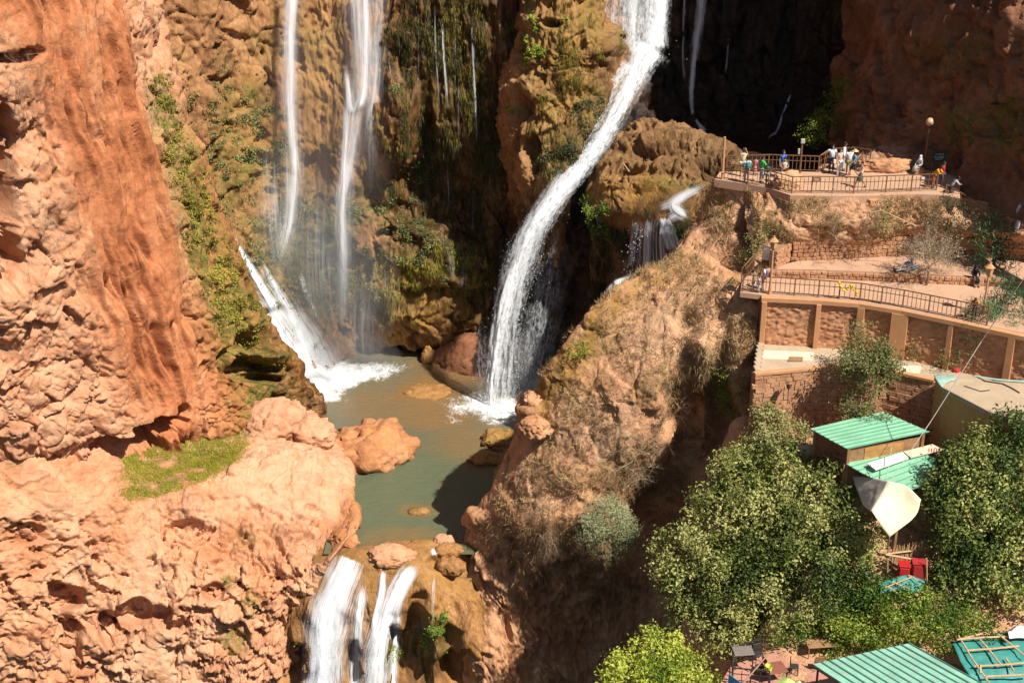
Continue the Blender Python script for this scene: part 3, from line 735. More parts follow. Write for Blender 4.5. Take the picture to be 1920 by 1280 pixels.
H_rows = [
 [('w', 11, 75, 5), ('w', 12.3, 74.5, 9), ('w', 13.2, 73.5, Z4), ('w', 17, 73.3, Z4), ('w', 21, 72.5, Z4), ('w', 26, 70.5, Z4), ('w', 34, 68, Z4), ('w', 44, 66, Z4)],
 [('w', 10.5, 72, 1), ('w', 12, 71, 6), ('w', 14, 69.5, 11.4), ('w', 16, 68.5, Z4), ('w', 21, 68, Z4), ('w', 26, 67, Z4), ('w', 34, 66, Z4), ('w', 44, 64, Z4)],
 [('w', 10, 70, -4), ('w', 11.5, 68.5, 0), ('w', 13.5, 66.5, 6), ('w', 16, 65, 9.3), ('w', 20, 64.6, 10.5), ('w', 25, 64, 10.6), ('w', 33, 63, 10.5), ('w', 44, 61, 10.5)],
 [('w', 9, 68, -8), ('w', 10.6, 65.5, -4), ('w', 12.2, 63, 2), ('w', 14, 61.8, 6.2), ('w', 19, 61.4, 8.6), ('w', 24, 61, 8.6), ('w', 32, 60, 8.6), ('w', 44, 58, 8.6)],
 [('w', 8, 64, -12), ('w', 9.5, 61.5, -6), ('w', 11, 59.5, 1), ('w', 12.5, 58.8, 5.9), ('w', 18, 58.4, 6.0), ('w', 24, 58, 6.2), ('w', 32, 57, 6.4), ('w', 44, 55, 6.4)],
 [('w', 7, 56, -14), ('w', 8.5, 55.5, -8), ('w', 10.2, 55, 0), ('w', 11.5, 55, 5.5), ('w', 18, 54.5, 5.9), ('w', 24, 54, 6), ('w', 32, 53, 6), ('w', 44, 52, 6)],
 [('w', 3, 44, -18), ('w', 6, 44, -12), ('w', 9, 44, -4), ('w', 11, 44, 2), ('w', 18, 44, 5), ('w', 24, 44, 5.5), ('w', 32, 44, 6), ('w', 44, 44, 6)],
]
def H_disp(P, Nf, px, py): return rough_rock(P, 0.25, 0.3, 0, 67.)
patch("hillside", H_rows, 130, 130, H_disp, M_spur, G_paint)

# sand-coloured trodden earth and concrete of the terraces
def ground_mat(name, lo, hi, scale=0.8, bmp=0.25):
    m, nt, b = newmat(name)
    f = mth(nt, 'ADD', mth(nt, 'MULTIPLY', nz(nt, scale, 6, .6), .6), mth(nt, 'MULTIPLY', nz(nt, scale * 12, 4, .6), .4))
    c = ramp(nt, f, [(.3, lo), (.7, hi)]).outputs[0]
    L(nt, c, b.inputs["Base Color"]); b.inputs["Roughness"].default_value = .95
    bump(nt, nz(nt, 14, 5, .7), b, bmp, .03)
    return m
M_path = ground_mat("path_earth", (.37, .21, .125), (.49, .30, .19))
M_conc = ground_mat("old_concrete", (.30, .21, .13), (.47, .36, .24), .6)
M_redfloor = ground_mat("red_floor", (.36, .16, .11), (.46, .23, .16), 1.2)
def floor(name, pts, z, th, mat):
    P = [at(px, py, z=z) for px, py in pts]
    mb = MB(); mb.slab(P, th)
    return tag(mb.build(name, mat), kind="structure")
floor("upper_terrace", [(1340, 336), (1400, 345), (1440, 352), (1482, 366), (1560, 368), (1640, 367), (1720, 364), (1768, 366), (1800, 372), (1800, 325), (1700, 316), (1640, 316), (1600, 305), (1540, 308), (1530, 322), (1400, 322), (1350, 322)], Z1 + .03, 0.5, M_path)
floor("upper_path", [(1428, 507), (1500, 508), (1600, 511), (1720, 516), (1850, 522), (2000, 532), (2150, 542), (2150, 478), (1960, 486), (1800, 480), (1700, 476), (1600, 481), (1500, 488), (1450, 500)], Z2B + .02, 0.4, M_path)
T2F = [(1388, 548), (1440, 554), (1550, 560), (1600, 564), (1640, 571), (1720, 585), (1790, 598), (1900, 620), (2080, 660), (2500, 760)]
floor("lower_path", T2F + [(2500, 560), (2150, 540), (1850, 524), (1600, 514), (1428, 508), (1392, 520)], Z2 + .02, 0.3, M_path)
T3F = [(1415, 702), (1540, 690), (1665, 695), (1752, 714)]
floor("walled_yard", T3F + [(1960, 745), (2080, 740), (2500, 780), (2500, 720), (2080, 700), (1900, 700), (1790, 680), (1700, 660), (1560, 634), (1425, 630)], Z3, 0.3, M_conc)

# ---- pool
def water_mat():
    m, nt, b = newmat("pool_water")
    n = nz(nt, .22, 4, .5); n2 = nz(nt, 1.6, 4, .6, stretch=(1, 1.8, 1))
    sh = attr(nt, "shoal")
    deep = mixc(nt, attr(nt, "far"), (.10, .118, .068), (.135, .12, .072))
    c = mixc(nt, mth(nt, 'MULTIPLY', sh, ramp(nt, n2, [(.3, (.4,) * 3), (.65, (1,) * 3)]).outputs[0], True), deep, (.24, .115, .036))
    foam = mth(nt, 'MULTIPLY', attr(nt, "foam"), 1.0)
    fr = ramp(nt, nz(nt, 1.7, 7, .7, stretch=(1.4, .8, 1), dist=1.2), [(.38, (0,) * 3), (.62, (1,) * 3)]).outputs[0]
    ff = ramp(nt, mth(nt, 'ADD', mth(nt, 'MULTIPLY', fr, .75), mth(nt, 'SUBTRACT', mth(nt, 'MULTIPLY', foam, 1.35), .7)), [(.05, (0,) * 3), (.55, (.4,) * 3), (1.0, (1,) * 3)]).outputs[0]
    c = mixc(nt, ff, c, (.82, .84, .84))
    L(nt, c, b.inputs["Base Color"])
    L(nt, mth(nt, 'ADD', .12, mth(nt, 'MULTIPLY', ff, .7)), b.inputs["Roughness"])
    b.inputs["IOR"].default_value = 1.33
    h = mth(nt, 'ADD', nz(nt, 1.6, 6, .65, stretch=(.8, 1.8, 1), dist=.6), mth(nt, 'MULTIPLY', nz(nt, 6, 4, .6), .5))
    bump(nt, h, b, .9, .12)
    return m
def make_pool():
    nx, ny = 170, 200
    X = np.linspace(-24, 14, nx); Yv = np.linspace(78.2, 120, ny)
    gx, gy = np.meshgrid(X, Yv)
    P = np.stack([gx.ravel(), gy.ravel(), np.zeros(nx * ny)], 1)
    px, py = pix(P)
    wob = noise(P * .5) * .9
    foam = blob(px, py, [(612, 706, 66, 40, 1.0), (660, 697, 80, 18, 1.0), (710, 690, 50, 12, .8), (600, 730, 20, 30, .9), (935, 762, 90, 26, .85), (930, 755, 30, 12, 1), (900, 768, 30, 10, .7), (830, 640, 30, 4, .6), (1040, 660, 30, 20, .5), (1010, 720, 20, 30, .6)], wob) + blob(px, py, [(670, 640, 90, 16, .35), (1000, 745, 40, 14, .6)])
    shoal = blob(px, py, [(800, 735, 70, 34, 1.0), (860, 690, 90, 40, .8), (820, 780, 90, 30, .75), (700, 760, 70, 40, .5), (870, 830, 60, 40, .6), (760, 1010, 90, 22, .6), (640, 1010, 30, 30, .5), (785, 958, 40, 14, .7), (930, 880, 60, 20, .5), (650, 910, 16, 20, .6)], wob)
    far = sstep(900, 760, py)
    P[:, 2] = noise(P * .8) * .03 + foam * np.abs(noise(P * 1.5)) * .05
    idx = np.arange(nx * ny).reshape(ny, nx)
    F = np.stack([idx[:-1, :-1].ravel(), idx[:-1, 1:].ravel(), idx[1:, 1:].ravel(), idx[1:, :-1].ravel()], 1)
    lo = np.interp(py, [640, 740, 800, 900, 1000, 1060], [380, 540, 580, 610, 612, 600]); hi = np.interp(py, [640, 760, 900, 1000, 1060], [1150, 1130, 990, 915, 890])
    ok = (px > lo) & (px < hi)
    F = F[ok[F].all(1)]
    me = mesh_np("pool_water", P, F, water_mat(), {"foam": np.clip(foam, 0, 1), "shoal": np.clip(shoal, 0, 1), "far": far})
    tag(new_obj("pool_water", me), kind="structure")
make_pool()
# ------------------------------------------------------------------ falling water: curtains of streaks and drops
_look = {}
def _table(name):
    """nearest visible point of a finished surface for every 3x3 px of the view"""
    if name not in _look:
        Q = SURF[name].astype(np.float64)
        px, py = pix(Q)
        dist = np.linalg.norm(Q - np.array((0, 0, CAM_Z)), axis=1)
        ok = (px > -60) & (px < 2000) & (py > -120) & (py < 1400)
        ix = ((px[ok] + 60) / 3).astype(int); iy = ((py[ok] + 120) / 3).astype(int)
        T = np.full((520, 700), -1, int); ids = np.nonzero(ok)[0]
        o = np.argsort(-dist[ok])
        T[iy[o], ix[o]] = ids[o]
        _look[name] = (Q, T)
    return _look[name]
def on(name, px, py, off=0.0):
    """the point of a surface seen at a pixel, moved a little towards the viewer"""
    Q, T = _table(name)
    ix, iy = int((px + 60) / 3), int((py + 120) / 3)
    for r in range(0, 14):
        sub = T[max(0, iy - r):iy + r + 1, max(0, ix - r):ix + r + 1]
        c = sub[sub >= 0]
        if len(c):
            p = Q[c].mean(0)
            v = np.array((0, 0, CAM_Z)) - p
            return Vector(p + v / np.linalg.norm(v) * off)
    return at(px, py, 100)
def fall_mat(name, col=(.84, .86, .88), streak=3.2, vs=0.16, fine=9.0, fvs=0.9, gain=1.0, lo=.36, hi=.62, mixf=.45, body=0.0):
    """streaks and drops; the curtain thins out softly where its density falls"""
    m, nt, b = newmat(name)
    uv = nt.nodes.new("ShaderNodeUVMap"); uv.uv_map = "flow"
    a = nz(nt, 1.0, 6, .62, uv.outputs[0], (streak, vs, 1), .35)
    f = nz(nt, 1.0, 5, .7, uv.outputs[0], (fine, fvs, 1), .2)
    h = mth(nt, 'ADD', mth(nt, 'MULTIPLY', a, 1 - mixf), mth(nt, 'MULTIPLY', f, mixf))
    d = attr(nt, "dens")
    # dense water closes up, thin water breaks into strands
    e = mth(nt, 'ADD', h, mth(nt, 'MULTIPLY', mth(nt, 'SUBTRACT', d, .6), .30))
    mr = N(nt, "ShaderNodeMapRange"); mr.interpolation_type = 'SMOOTHSTEP'; mr.inputs[1].default_value = lo; mr.inputs[2].default_value = hi; mr.inputs[3].default_value = body
    L(nt, e, mr.inputs[0])
    al = mth(nt, 'MULTIPLY', mth(nt, 'MULTIPLY', mr.outputs[0], mth(nt, 'MULTIPLY', d, 1.25)), gain, True)
    b.inputs["Base Color"].default_value = (*col, 1)
    b.inputs["Roughness"].default_value = .5
    df = nt.nodes.new("ShaderNodeBsdfDiffuse"); df.inputs[0].default_value = (*col, 1)
    tr = nt.nodes.new("ShaderNodeBsdfTranslucent"); tr.inputs[0].default_value = (*col, 1)
    m1 = nt.nodes.new("ShaderNodeMixShader"); m1.inputs[0].default_value = .4; L(nt, df.outputs[0], m1.inputs[1]); L(nt, tr.outputs[0], m1.inputs[2])
    tp = nt.nodes.new("ShaderNodeBsdfTransparent")
    m2 = nt.nodes.new("ShaderNodeMixShader"); L(nt, al, m2.inputs[0]); L(nt, tp.outputs[0], m2.inputs[1]); L(nt, m1.outputs[0], m2.inputs[2])
    L(nt, m2.outputs[0], nt.nodes["Material Output"].inputs["Surface"])
    bp = N(nt, "ShaderNodeBump", Strength=.8, Distance=.2); L(nt, h, bp.inputs["Height"])
    # aerated water scatters inside: its shading leans towards the open sky above
    va = nt.nodes.new("ShaderNodeVectorMath"); va.operation = 'ADD'; L(nt, bp.outputs[0], va.inputs[0]); va.inputs[1].default_value = (0, 0, .9)
    vn_ = nt.nodes.new("ShaderNodeVectorMath"); vn_.operation = 'NORMALIZE'; L(nt, va.outputs[0], vn_.inputs[0])
    L(nt, vn_.outputs[0], df.inputs["Normal"])
    return m
M_fall = fall_mat("white_water", streak=5.5, vs=.12, fine=16.0, fvs=.9, lo=.36, hi=.58, mixf=.5)
M_veil = fall_mat("water_veil", (.86, .87, .90), 2.4, .07, 7.0, .3, .95, .34, .72, .4, .10)
M_drip = fall_mat("water_threads", (.84, .86, .88), 7.0, .12, 14.0, 1.4, .8, .40, .64)
M_grain = fall_mat("splashing_water", (.84, .86, .88), 2.4, .25, 7.0, 2.2, 1.0, .34, .60, .55)
def drape(surf, pts, mat, dens=1.0, top=.15, bot=.15, edge=1.0, rough=.05, nu=20, seed=0, off=.16):
    """a film of water lying on a rock surface; pts are (px, py, width in px) along the stream"""
    C = np.array(pts, float); ln = np.hypot(*np.diff(C[:, :2], axis=0).T).sum()
    nv = int(max(16, ln / 3.0)); C2 = crom(C, nv, 0)
    tg = np.gradient(C2[:, :2], axis=0); tg /= np.linalg.norm(tg, axis=1)[:, None]
    sd = np.stack([-tg[:, 1], tg[:, 0]], 1); sd *= np.where(sd[:, :1] < 0, -1, 1)
    u = np.linspace(-1, 1, nu)
    pp = C2[:, None, :2] + sd[:, None, :] * (u[None, :, None] * C2[:, None, 2:3] * .5)
    P = np.array([[tuple(on(surf, a, b, off)) for a, b in row] for row in pp])
    for _ in range(4):
        Q = P.copy(); Q[1:-1] = (P[:-2] + 2 * P[1:-1] + P[2:]) / 4; P = Q.copy(); P[:, 1:-1] = (Q[:, :-2] + 2 * Q[:, 1:-1] + Q[:, 2:]) / 4
    v = np.concatenate([[0], np.cumsum(np.linalg.norm(np.diff(P[:, nu // 2], axis=0), axis=1))])
    wm = np.linalg.norm(P[:, -1] - P[:, 0], axis=1)
    uu = u[None, :] * wm[:, None] * .5; vv = np.repeat(v[:, None], nu, 1)
    P = P.reshape(-1, 3); view = np.array((0, 0, CAM_Z)) - P; view /= np.linalg.norm(view, axis=1)[:, None]
    P = P + view * (fbm(np.stack([uu.ravel() * 2 + seed, vv.ravel() * .4, 0 * vv.ravel()], 1), 4, .6) * rough)[:, None]
    t = np.repeat(np.linspace(0, 1, nv)[:, None], nu, 1); U = np.repeat(u[None, :], nv, 0)
    wob = noise(np.stack([np.sign(U).ravel() * 5 + seed, vv.ravel() * .6, 0 * vv.ravel()], 1)).reshape(nv, nu) * .35
    dn = dens(t, U) if callable(dens) else dens
    dd = dn * (1 - sstep(1 - edge, 1.0, np.abs(U) + np.maximum(wob, 0) * .6)) * sstep(0, max(top, 1e-3), t) * (1 - sstep(1 - bot, 1.0, t))
    return P, np.stack([uu.ravel() + seed * 7.3, vv.ravel() + seed * 2.1], 1), dd.ravel(), nv, nu
def strand(paths, mat, dens=1.0, top=.15, bot=.15, edge=.35, bulge=.25, rough=.12, nu=26, seed=0):
    """one sheet of water; each path row is (px, py, Y or surface name, width in px)"""
    C, Wd = [], []
    for q in paths:
        p = on(q[2], q[0], q[1], .22) if isinstance(q[2], str) else at(q[0], q[1], q[2])
        dep = p.y * _CP - (p.z - CAM_Z) * _SP
        C.append(tuple(p)); Wd.append(q[3] * dep / FPX)
    C = np.array(C); ln = np.linalg.norm(np.diff(C, axis=0), axis=1).sum()
    nv = int(max(24, ln / .16))
    C2 = crom(C, nv, 0); W2 = np.interp(np.linspace(0, len(Wd) - 1, nv), range(len(Wd)), Wd)
    v = np.concatenate([[0], np.cumsum(np.linalg.norm(np.diff(C2, axis=0), axis=1))])
    u = np.linspace(-1, 1, nu)
    tan = np.gradient(C2, axis=0); tan /= np.linalg.norm(tan, axis=1)[:, None]
    view = C2 - np.array((0, 0, CAM_Z)); view /= np.linalg.norm(view, axis=1)[:, None]
    side = np.cross(tan, np.array((0.25, 1, -0.1))); side /= np.linalg.norm(side, axis=1)[:, None]
    if side[:, 0].mean() < 0: side = -side
    out = np.cross(side, tan); out *= np.sign(-(out * view).sum(1))[:, None]
    P = C2[:, None, :] + side[:, None, :] * (u[None, :, None] * W2[:, None, None] * .5)
    P = P + out[:, None, :] * (bulge * (1 - u ** 2)[None, :, None] * np.minimum(W2, 2.0)[:, None, None])
    P = P.reshape(-1, 3)
    uu = np.repeat(u[None, :], nv, 0) * W2[:, None] * .5; vv = np.repeat(v[:, None], nu, 1)
    q = np.stack([uu.ravel() * 2 + seed * 13.7, vv.ravel() * .25, np.full(nu * nv, seed * 3.1)], 1)
    outf = np.repeat(out, nu, 0)
    P = P + outf * (fbm(q, 4, .6) * rough)[:, None]
    t = np.repeat(np.linspace(0, 1, nv)[:, None], nu, 1); ua = np.abs(np.repeat(u[None, :], nv, 0))
    wob = noise(np.stack([np.sign(u)[None, :].repeat(nv, 0).ravel() * 5 + seed, vv.ravel() * .35, 0 * vv.ravel()], 1)).reshape(nv, nu) * .3
    dn = dens if not callable(dens) else dens(t, np.repeat(u[None, :], nv, 0))
    dd = dn * (1 - sstep(1 - edge, 1.0, ua + np.maximum(wob, 0) * .6)) * sstep(0, max(top, 1e-3), t) * (1 - sstep(1 - bot, 1.0, t))
    return P, np.stack([uu.ravel() + seed * 7.3, vv.ravel() + seed * 2.1], 1), dd.ravel(), nv, nu
def water(name, strands, mat, label=None):
    V, U, Dn, F, base = [], [], [], [], 0
    for P, uv, dd, nv, nu in strands:
        idx = np.arange(nu * nv).reshape(nv, nu) + base
        F.append(np.stack([idx[:-1, :-1].ravel(), idx[:-1, 1:].ravel(), idx[1:, 1:].ravel(), idx[1:, :-1].ravel()], 1))
        V.append(P); U.append(uv); Dn.append(dd); base += nu * nv
    V, U, Dn, F = np.concatenate(V), np.concatenate(U), np.concatenate(Dn), np.concatenate(F)
    me = mesh_np(name, V, F, mat, {"dens": Dn})
    uvl = me.uv_layers.new(name="flow")
    uvl.data.foreach_set("uv", np.ascontiguousarray(U[F.ravel()], np.float32).ravel())
    return tag(new_obj(name, me), label, None, None, "structure")
BC = 'back_cliff'
sq = lambda u: np.abs(u)
water("left_waterfall", [
    strand([(552, -60, 109.6, 70), (548, 0, 109.2, 70), (544, 60, 108.6, 64), (545, 180, 107.8, 74), (550, 300, 106.8, 84), (549, 400, 105.6, 80), (540, 440, 104.8, 90), (520, 500, 103.8, 110), (505, 560, 103, 120)], M_veil, lambda t, u: .68 * (1 - .4 * t * t), .02, .3, 1.0, .2, .1, 30, 1),
    strand([(549, -60, 109.4, 40), (547, 40, 108.6, 44), (546, 180, 107.5, 46), (553, 300, 106.4, 48), (553, 340, 106.2, 46), (545, 420, 104.9, 40), (532, 470, 104.2, 50), (515, 540, 103.4, 60)], M_veil, lambda t, u: .86 * (1 - .4 * t * t), .02, .3, 1.0, .2, .1, 24, 2),
    strand([(548, -60, 109.2, 16), (548, 50, 108.3, 18), (548, 200, 107.2, 18), (556, 335, 106.0, 20), (546, 430, 104.5, 20)], M_fall, .62, .02, .5, 1.0, .1, .1, 14, 77),
    strand([(505, 180, 106.4, 80), (512, 330, 105.4, 120), (518, 450, 104.2, 140), (540, 600, 103.4, 160)], M_veil, .50, .5, .5, 1.0, .3, .1, 30, 3),
    strand([(605, 200, 107.4, 90), (600, 400, 106.6, 110), (600, 520, 105.6, 140), (620, 690, 105.2, 180)], M_veil, .50, .5, .4, 1.0, .3, .1, 30, 4)], M_veil)
water("second_waterfall", [
    strand([(672, -60, 110.4, 120), (676, 0, 110, 116), (682, 100, 109, 96), (678, 170, 108.2, 84), (666, 212, 107.6, 80), (660, 260, 107.4, 74), (652, 330, 107, 70), (644, 380, 106.8, 70), (644, 480, 106.8, 70), (643, 560, 107.4, 70), (641, 670, 108.6, 80)], M_veil, lambda t, u: .74 - .15 * t, .02, .15, 1.0, .2, .1, 34, 5),
    strand([(686, -60, 110.2, 40), (688, 40, 109.6, 38), (688, 120, 108.8, 34), (684, 175, 108.0, 32), (672, 212, 107.5, 30)], M_veil, .95, .02, .15, 1.0, .2, .1, 20, 61),
    strand([(646, 110, 108.8, 20), (654, 160, 108.4, 26), (658, 195, 107.8, 34), (666, 218, 107.5, 34)], M_veil, .9, .3, .2, 1.0, .2, .05, 14, 6),
    strand([(676, 198, 107.5, 34), (666, 250, 107.3, 36), (657, 320, 106.9, 34), (648, 372, 106.6, 26)], M_fall, .8, .15, .3, 1.0, .2, .1, 20, 9),
    strand([(650, 180, 107.8, 26), (650, 250, 107.4, 28), (646, 330, 106.8, 36), (642, 400, 106.6, 34), (645, 480, 106.6, 34), (644, 560, 107.2, 28), (642, 655, 108.4, 36)], M_veil, .92, .1, .25, 1.0, .2, .1, 22, 8),
    strand([(646, 330, 106.5, 14), (645, 450, 106.4, 14), (647, 550, 106.8, 12), (644, 645, 108.0, 14)], M_fall, .6, .2, .3, 1.0, .1, .05, 12, 78),
    strand([(714, -60, 110.4, 60), (709, 120, 109.4, 56), (700, 260, 108.4, 50), (703, 390, 108, 60)], M_veil, .66, .02, .5, 1.0, .2, .05, 20, 10),
    strand([(690, 460, 107.6, 70), (680, 600, 108, 90), (684, 695, 108.6, 110)], M_veil, .55, .5, .3, 1.0, .2, .05, 20, 11)], M_veil)
water("ramp_cascade", [
    drape(BC, [(404, 392, 22), (446, 470, 52), (492, 526, 86), (536, 588, 120), (576, 648, 150), (612, 710, 170)], M_fall, lambda t, u: .42 + .48 * sstep(.25, .85, t), .3, .0, 1.0, .2, 40, 12),
    drape(BC, [(430, 448, 16), (456, 520, 22), (492, 580, 44), (532, 640, 74), (566, 690, 96), (592, 730, 110)], M_fall, lambda t, u: .62 + .45 * t, .25, .0, 1.0, .2, 28, 13, .24),
    drape(BC, [(478, 470, 14), (516, 535, 26), (552, 600, 42), (592, 690, 70)], M_fall, .8, .25, .05, 1.0, .15, 18, 14, .28),
    drape(BC, [(425, 425, 14), (470, 500, 24), (510, 570, 30), (550, 640, 36)], M_drip, 1.0, .15, .3, 1.0, .1, 14, 17, .24),
    drape(BC, [(560, 500, 18), (578, 560, 24), (600, 610, 20)], M_drip, .85, .2, .3, 1.0, .1, 10, 15),
    strand([(560, 680, 103.4, 90), (612, 708, 104.2, 140), (670, 704, 105.6, 110)], M_veil, .8, .3, .3, 1.0, .2, .3, 24, 16)], M_fall)
water("wall_trickles", [
    strand([(x0, y0, BC, w), ((x0 + x1) / 2, (2 * y0 + y1) / 3, BC, w), (x1, (y0 + 2 * y1) / 3, BC, w), (x1, y1, BC, w * .8)], M_drip, d * .85, .3, .45, 1.0, .05, .03, 8, 20 + k)
    for k, (x0, y0, x1, y1, w, d) in enumerate([(826, -20, 838, 300, 12, 1.0), (838, 240, 840, 430, 9, .85), (884, -40, 891, 400, 10, 1.1), (888, 330, 886, 490, 8, .8), (852, -20, 852, 250, 7, .8), (782, -40, 785, 230, 6, .7), (815, -40, 822, 330, 9, .7), (728, 90, 732, 170, 6, .8), (862, 120, 858, 340, 8, .7), (700, 320, 704, 400, 8, .7), (748, 560, 750, 640, 6, .7), (725, 560, 732, 640, 5, .7), (870, 460, 872, 570, 40, .55), (845, 460, 850, 550, 34, .55), (722, 480, 725, 570, 34, .45), (610, 610, 640, 690, 44, .5), (795, 290, 798, 410, 8, .6), (760, 250, 764, 330, 7, .5), (806, 330, 806, 420, 14, .5)])], M_drip)
water("main_waterfall", [
    strand([(1186, -80, 110, 176), (1186, -20, 109.4, 170), (1184, 50, 108.4, 160), (1190, 112, 106.6, 150)], M_veil, lambda t, u: .50 + .5 * sstep(.1, .8, u), .02, .08, .35, .1, .25, 60, 40),
    strand([(1236, -80, 109.8, 70), (1234, 0, 108.8, 70), (1228, 60, 107.8, 70), (1216, 114, 106.2, 84)], M_fall, .72, .02, .1, 1.0, .2, .1, 28, 41),
    strand([(1190, -80, 109.9, 60), (1188, 0, 109.2, 60), (1188, 112, 106.8, 60)], M_drip, .7, .02, .1, 1.0, .1, .1, 24, 38),
    strand([(1115, -80, 109.8, 16), (1116, 0, 109, 16), (1121, 64, 107.6, 16)], M_fall, .9, .02, .2, 1.0, .2, .05, 10, 42),
    strand([(1222, 88, 106.2, 110), (1206, 114, 105.4, 90), (1186, 158, 104.3, 66), (1164, 200, 103.5, 58), (1134, 252, 102.5, 58), (1098, 302, 101.5, 66), (1060, 346, 100.8, 76), (1024, 396, 100.4, 80), (992, 455, 100.2, 84), (968, 530, 100.2, 92), (952, 620, 100.3, 100), (944, 700, 100.5, 98), (940, 758, 100.7, 96)], M_grain, lambda t, u: .84 - .22 * t - .25 * sstep(.0, 1.0, u) * sstep(.35, .7, t), .04, .03, .75, .3, .4, 56, 43),
    strand([(1106, 292, 101.3, 40), (1070, 336, 100.7, 50), (1030, 386, 100.2, 56), (990, 448, 100.0, 56), (960, 530, 100.0, 58), (938, 620, 100.1, 56), (926, 700, 100.3, 48), (922, 758, 100.5, 50)], M_grain, lambda t, u: .88 - .12 * t, .1, .03, .9, .3, .4, 40, 48),
    strand([(1172, 102, 105.6, 26), (1146, 128, 104.4, 24), (1112, 175, 103.0, 22), (1090, 205, 102.2, 22), (1070, 250, 101.4, 20)], M_fall, .85, .1, .5, 1.0, .15, .1, 14, 44),
    strand([(1184, 112, 105.0, 70), (1156, 150, 103.7, 90), (1120, 210, 102.6, 90), (1086, 270, 101.6, 80), (1058, 320, 100.9, 60)], M_veil, .62, .1, .4, 1.0, .1, .1, 24, 45),
    strand([(1050, 400, 100.8, 90), (1034, 500, 101, 130), (1014, 620, 101.2, 150), (1000, 700, 101.3, 150), (985, 765, 101.3, 150)], M_veil, .50, .35, .1, 1.0, .2, .2, 40, 47),
    strand([(905, 560, 100.4, 40), (905, 680, 100.6, 60), (915, 760, 100.8, 80)], M_veil, .40, .5, .1, 1.0, .2, .2, 20, 49)], M_grain)
MD = 'mound'
def side_cascade():
    r = random.Random(12); S = []
    # chattering run over the shelf, then back under itself to the chute
    S.append(drape(MD, [(1334, 340, 16), (1306, 354, 32), (1276, 370, 44), (1262, 384, 48), (1276, 398, 44), (1292, 414, 28)], M_grain, .82, .3, .15, 1.0, .08, 22, 80, .3))
    S.append(drape(MD, [(1312, 352, 14), (1282, 368, 24), (1262, 381, 26), (1270, 394, 26), (1290, 410, 20)], M_grain, 1.0, .4, .2, 1.0, .08, 14, 81, .42))
    S.append(drape(MD, [(1272, 376, 30), (1246, 386, 30), (1226, 394, 20)], M_grain, .62, .3, .5, 1.0, .05, 14, 82, .28))
    S.append(drape(MD, [(1284, 396, 22), (1264, 404, 34), (1248, 412, 30)], M_grain, .7, .3, .3, 1.0, .05, 14, 83, .32))
    for k in range(9):                                    # bright chute at the right
        x = r.uniform(-12, 12); w = r.uniform(7, 14)
        S.append(drape(MD, [(1244 + x * .6, 404, w), (1250 + x * .9, 424, w * 1.2), (1257 + x, 446, w * 1.2), (1264 + x, 476, w)], M_fall, r.uniform(.9, 1.5), .2, .2, 1.0, .08, 8, 160 + k, .3 + .03 * k))
    for k in range(22):                                   # thin threads over the edge
        x = r.uniform(1180, 1244); w = r.uniform(4, 10); lean = (x - 1225) * .22
        S.append(drape(MD, [(x + 4, 408 + r.uniform(-4, 8), w), (x, 440, w * 1.2), (x + lean * .5, 480, w * 1.3), (x + lean, r.uniform(505, 530), w * 1.2)], M_fall, r.uniform(.45, 1.0), .1, .2, 1.0, .1, 8, 190 + k, .35 + .02 * k))
    for k in range(5):
        o = r.uniform(-6, 6)
        S.append(strand([(1218, 508 + o, 90, 16), (1186, 521 + o, 90, 22), (1154, 532 + o, 90, 20), (1128, 556 + o, 90, 10)], M_fall, r.uniform(.6, 1.0), .3, .4, 1.0, .1, .15, 12, 230 + k))
    S.append(strand([(1056, 652, 86, 14), (1038, 682, 86.4, 26), (1024, 708, 86.8, 30), (1008, 745, 88, 26)], M_grain, .8, .3, .3, 1.0, .1, .1, 14, 57))
    water("side_cascade", S, M_fall)
side_cascade()
LL = 'lower_lip'
water("lower_waterfall", [
    drape(LL, [(658, 1042, 84), (650, 1062, 108), (640, 1086, 120), (627, 1122, 130), (616, 1165, 138), (608, 1220, 146), (602, 1310, 152)], M_fall, lambda t, u: .86 + .08 * t, .06, .0, 1.0, .22, 46, 60, .2),
    drape(LL, [(652, 1056, 50), (638, 1084, 62), (622, 1124, 66), (609, 1175, 70), (600, 1310, 76)], M_fall, .8, .12, .0, 1.0, .2, 34, 59, .34),
    drape(LL, [(630, 1060, 30), (612, 1110, 44), (596, 1170, 44), (584, 1310, 54)], M_fall, .75, .1, .0, 1.0, .1, 20, 61),
    drape(LL, [(782, 1050, 38), (760, 1080, 56), (740, 1114, 72), (724, 1160, 86), (710, 1215, 96), (698, 1310, 108)], M_fall, lambda t, u: .92 - .08 * t, .15, .0, 1.0, .15, 34, 62, .2),
    drape(LL, [(790, 1046, 18), (770, 1084, 24), (752, 1120, 24), (738, 1170, 22), (728, 1230, 16)], M_fall, .7, .2, .4, 1.0, .1, 14, 63),
    drape(LL, [(718, 1066, 20), (715, 1110, 28), (704, 1160, 26), (692, 1230, 20)], M_drip, 1.0, .1, .4, 1.0, .05, 14, 64),
    drape(LL, [(686, 1076, 36), (675, 1140, 44), (668, 1220, 44), (664, 1310, 44)], M_drip, .8, .25, .1, 1.0, .05, 22, 65),
    drape(LL, [(746, 1150, 24), (741, 1200, 28), (736, 1310, 28)], M_drip, .9, .1, .1, 1.0, .05, 14, 66),
    drape(LL, [(816, 1066, 16), (812, 1120, 16), (812, 1190, 14)], M_drip, .5, .3, .4, 1.0, .05, 8, 67),
    drape(LL, [(808, 1024, 20), (818, 1044, 26)], M_fall, .8, .3, .3, 1.0, .02, 12, 68)], M_fall)
BW = 'bowl_cliff'
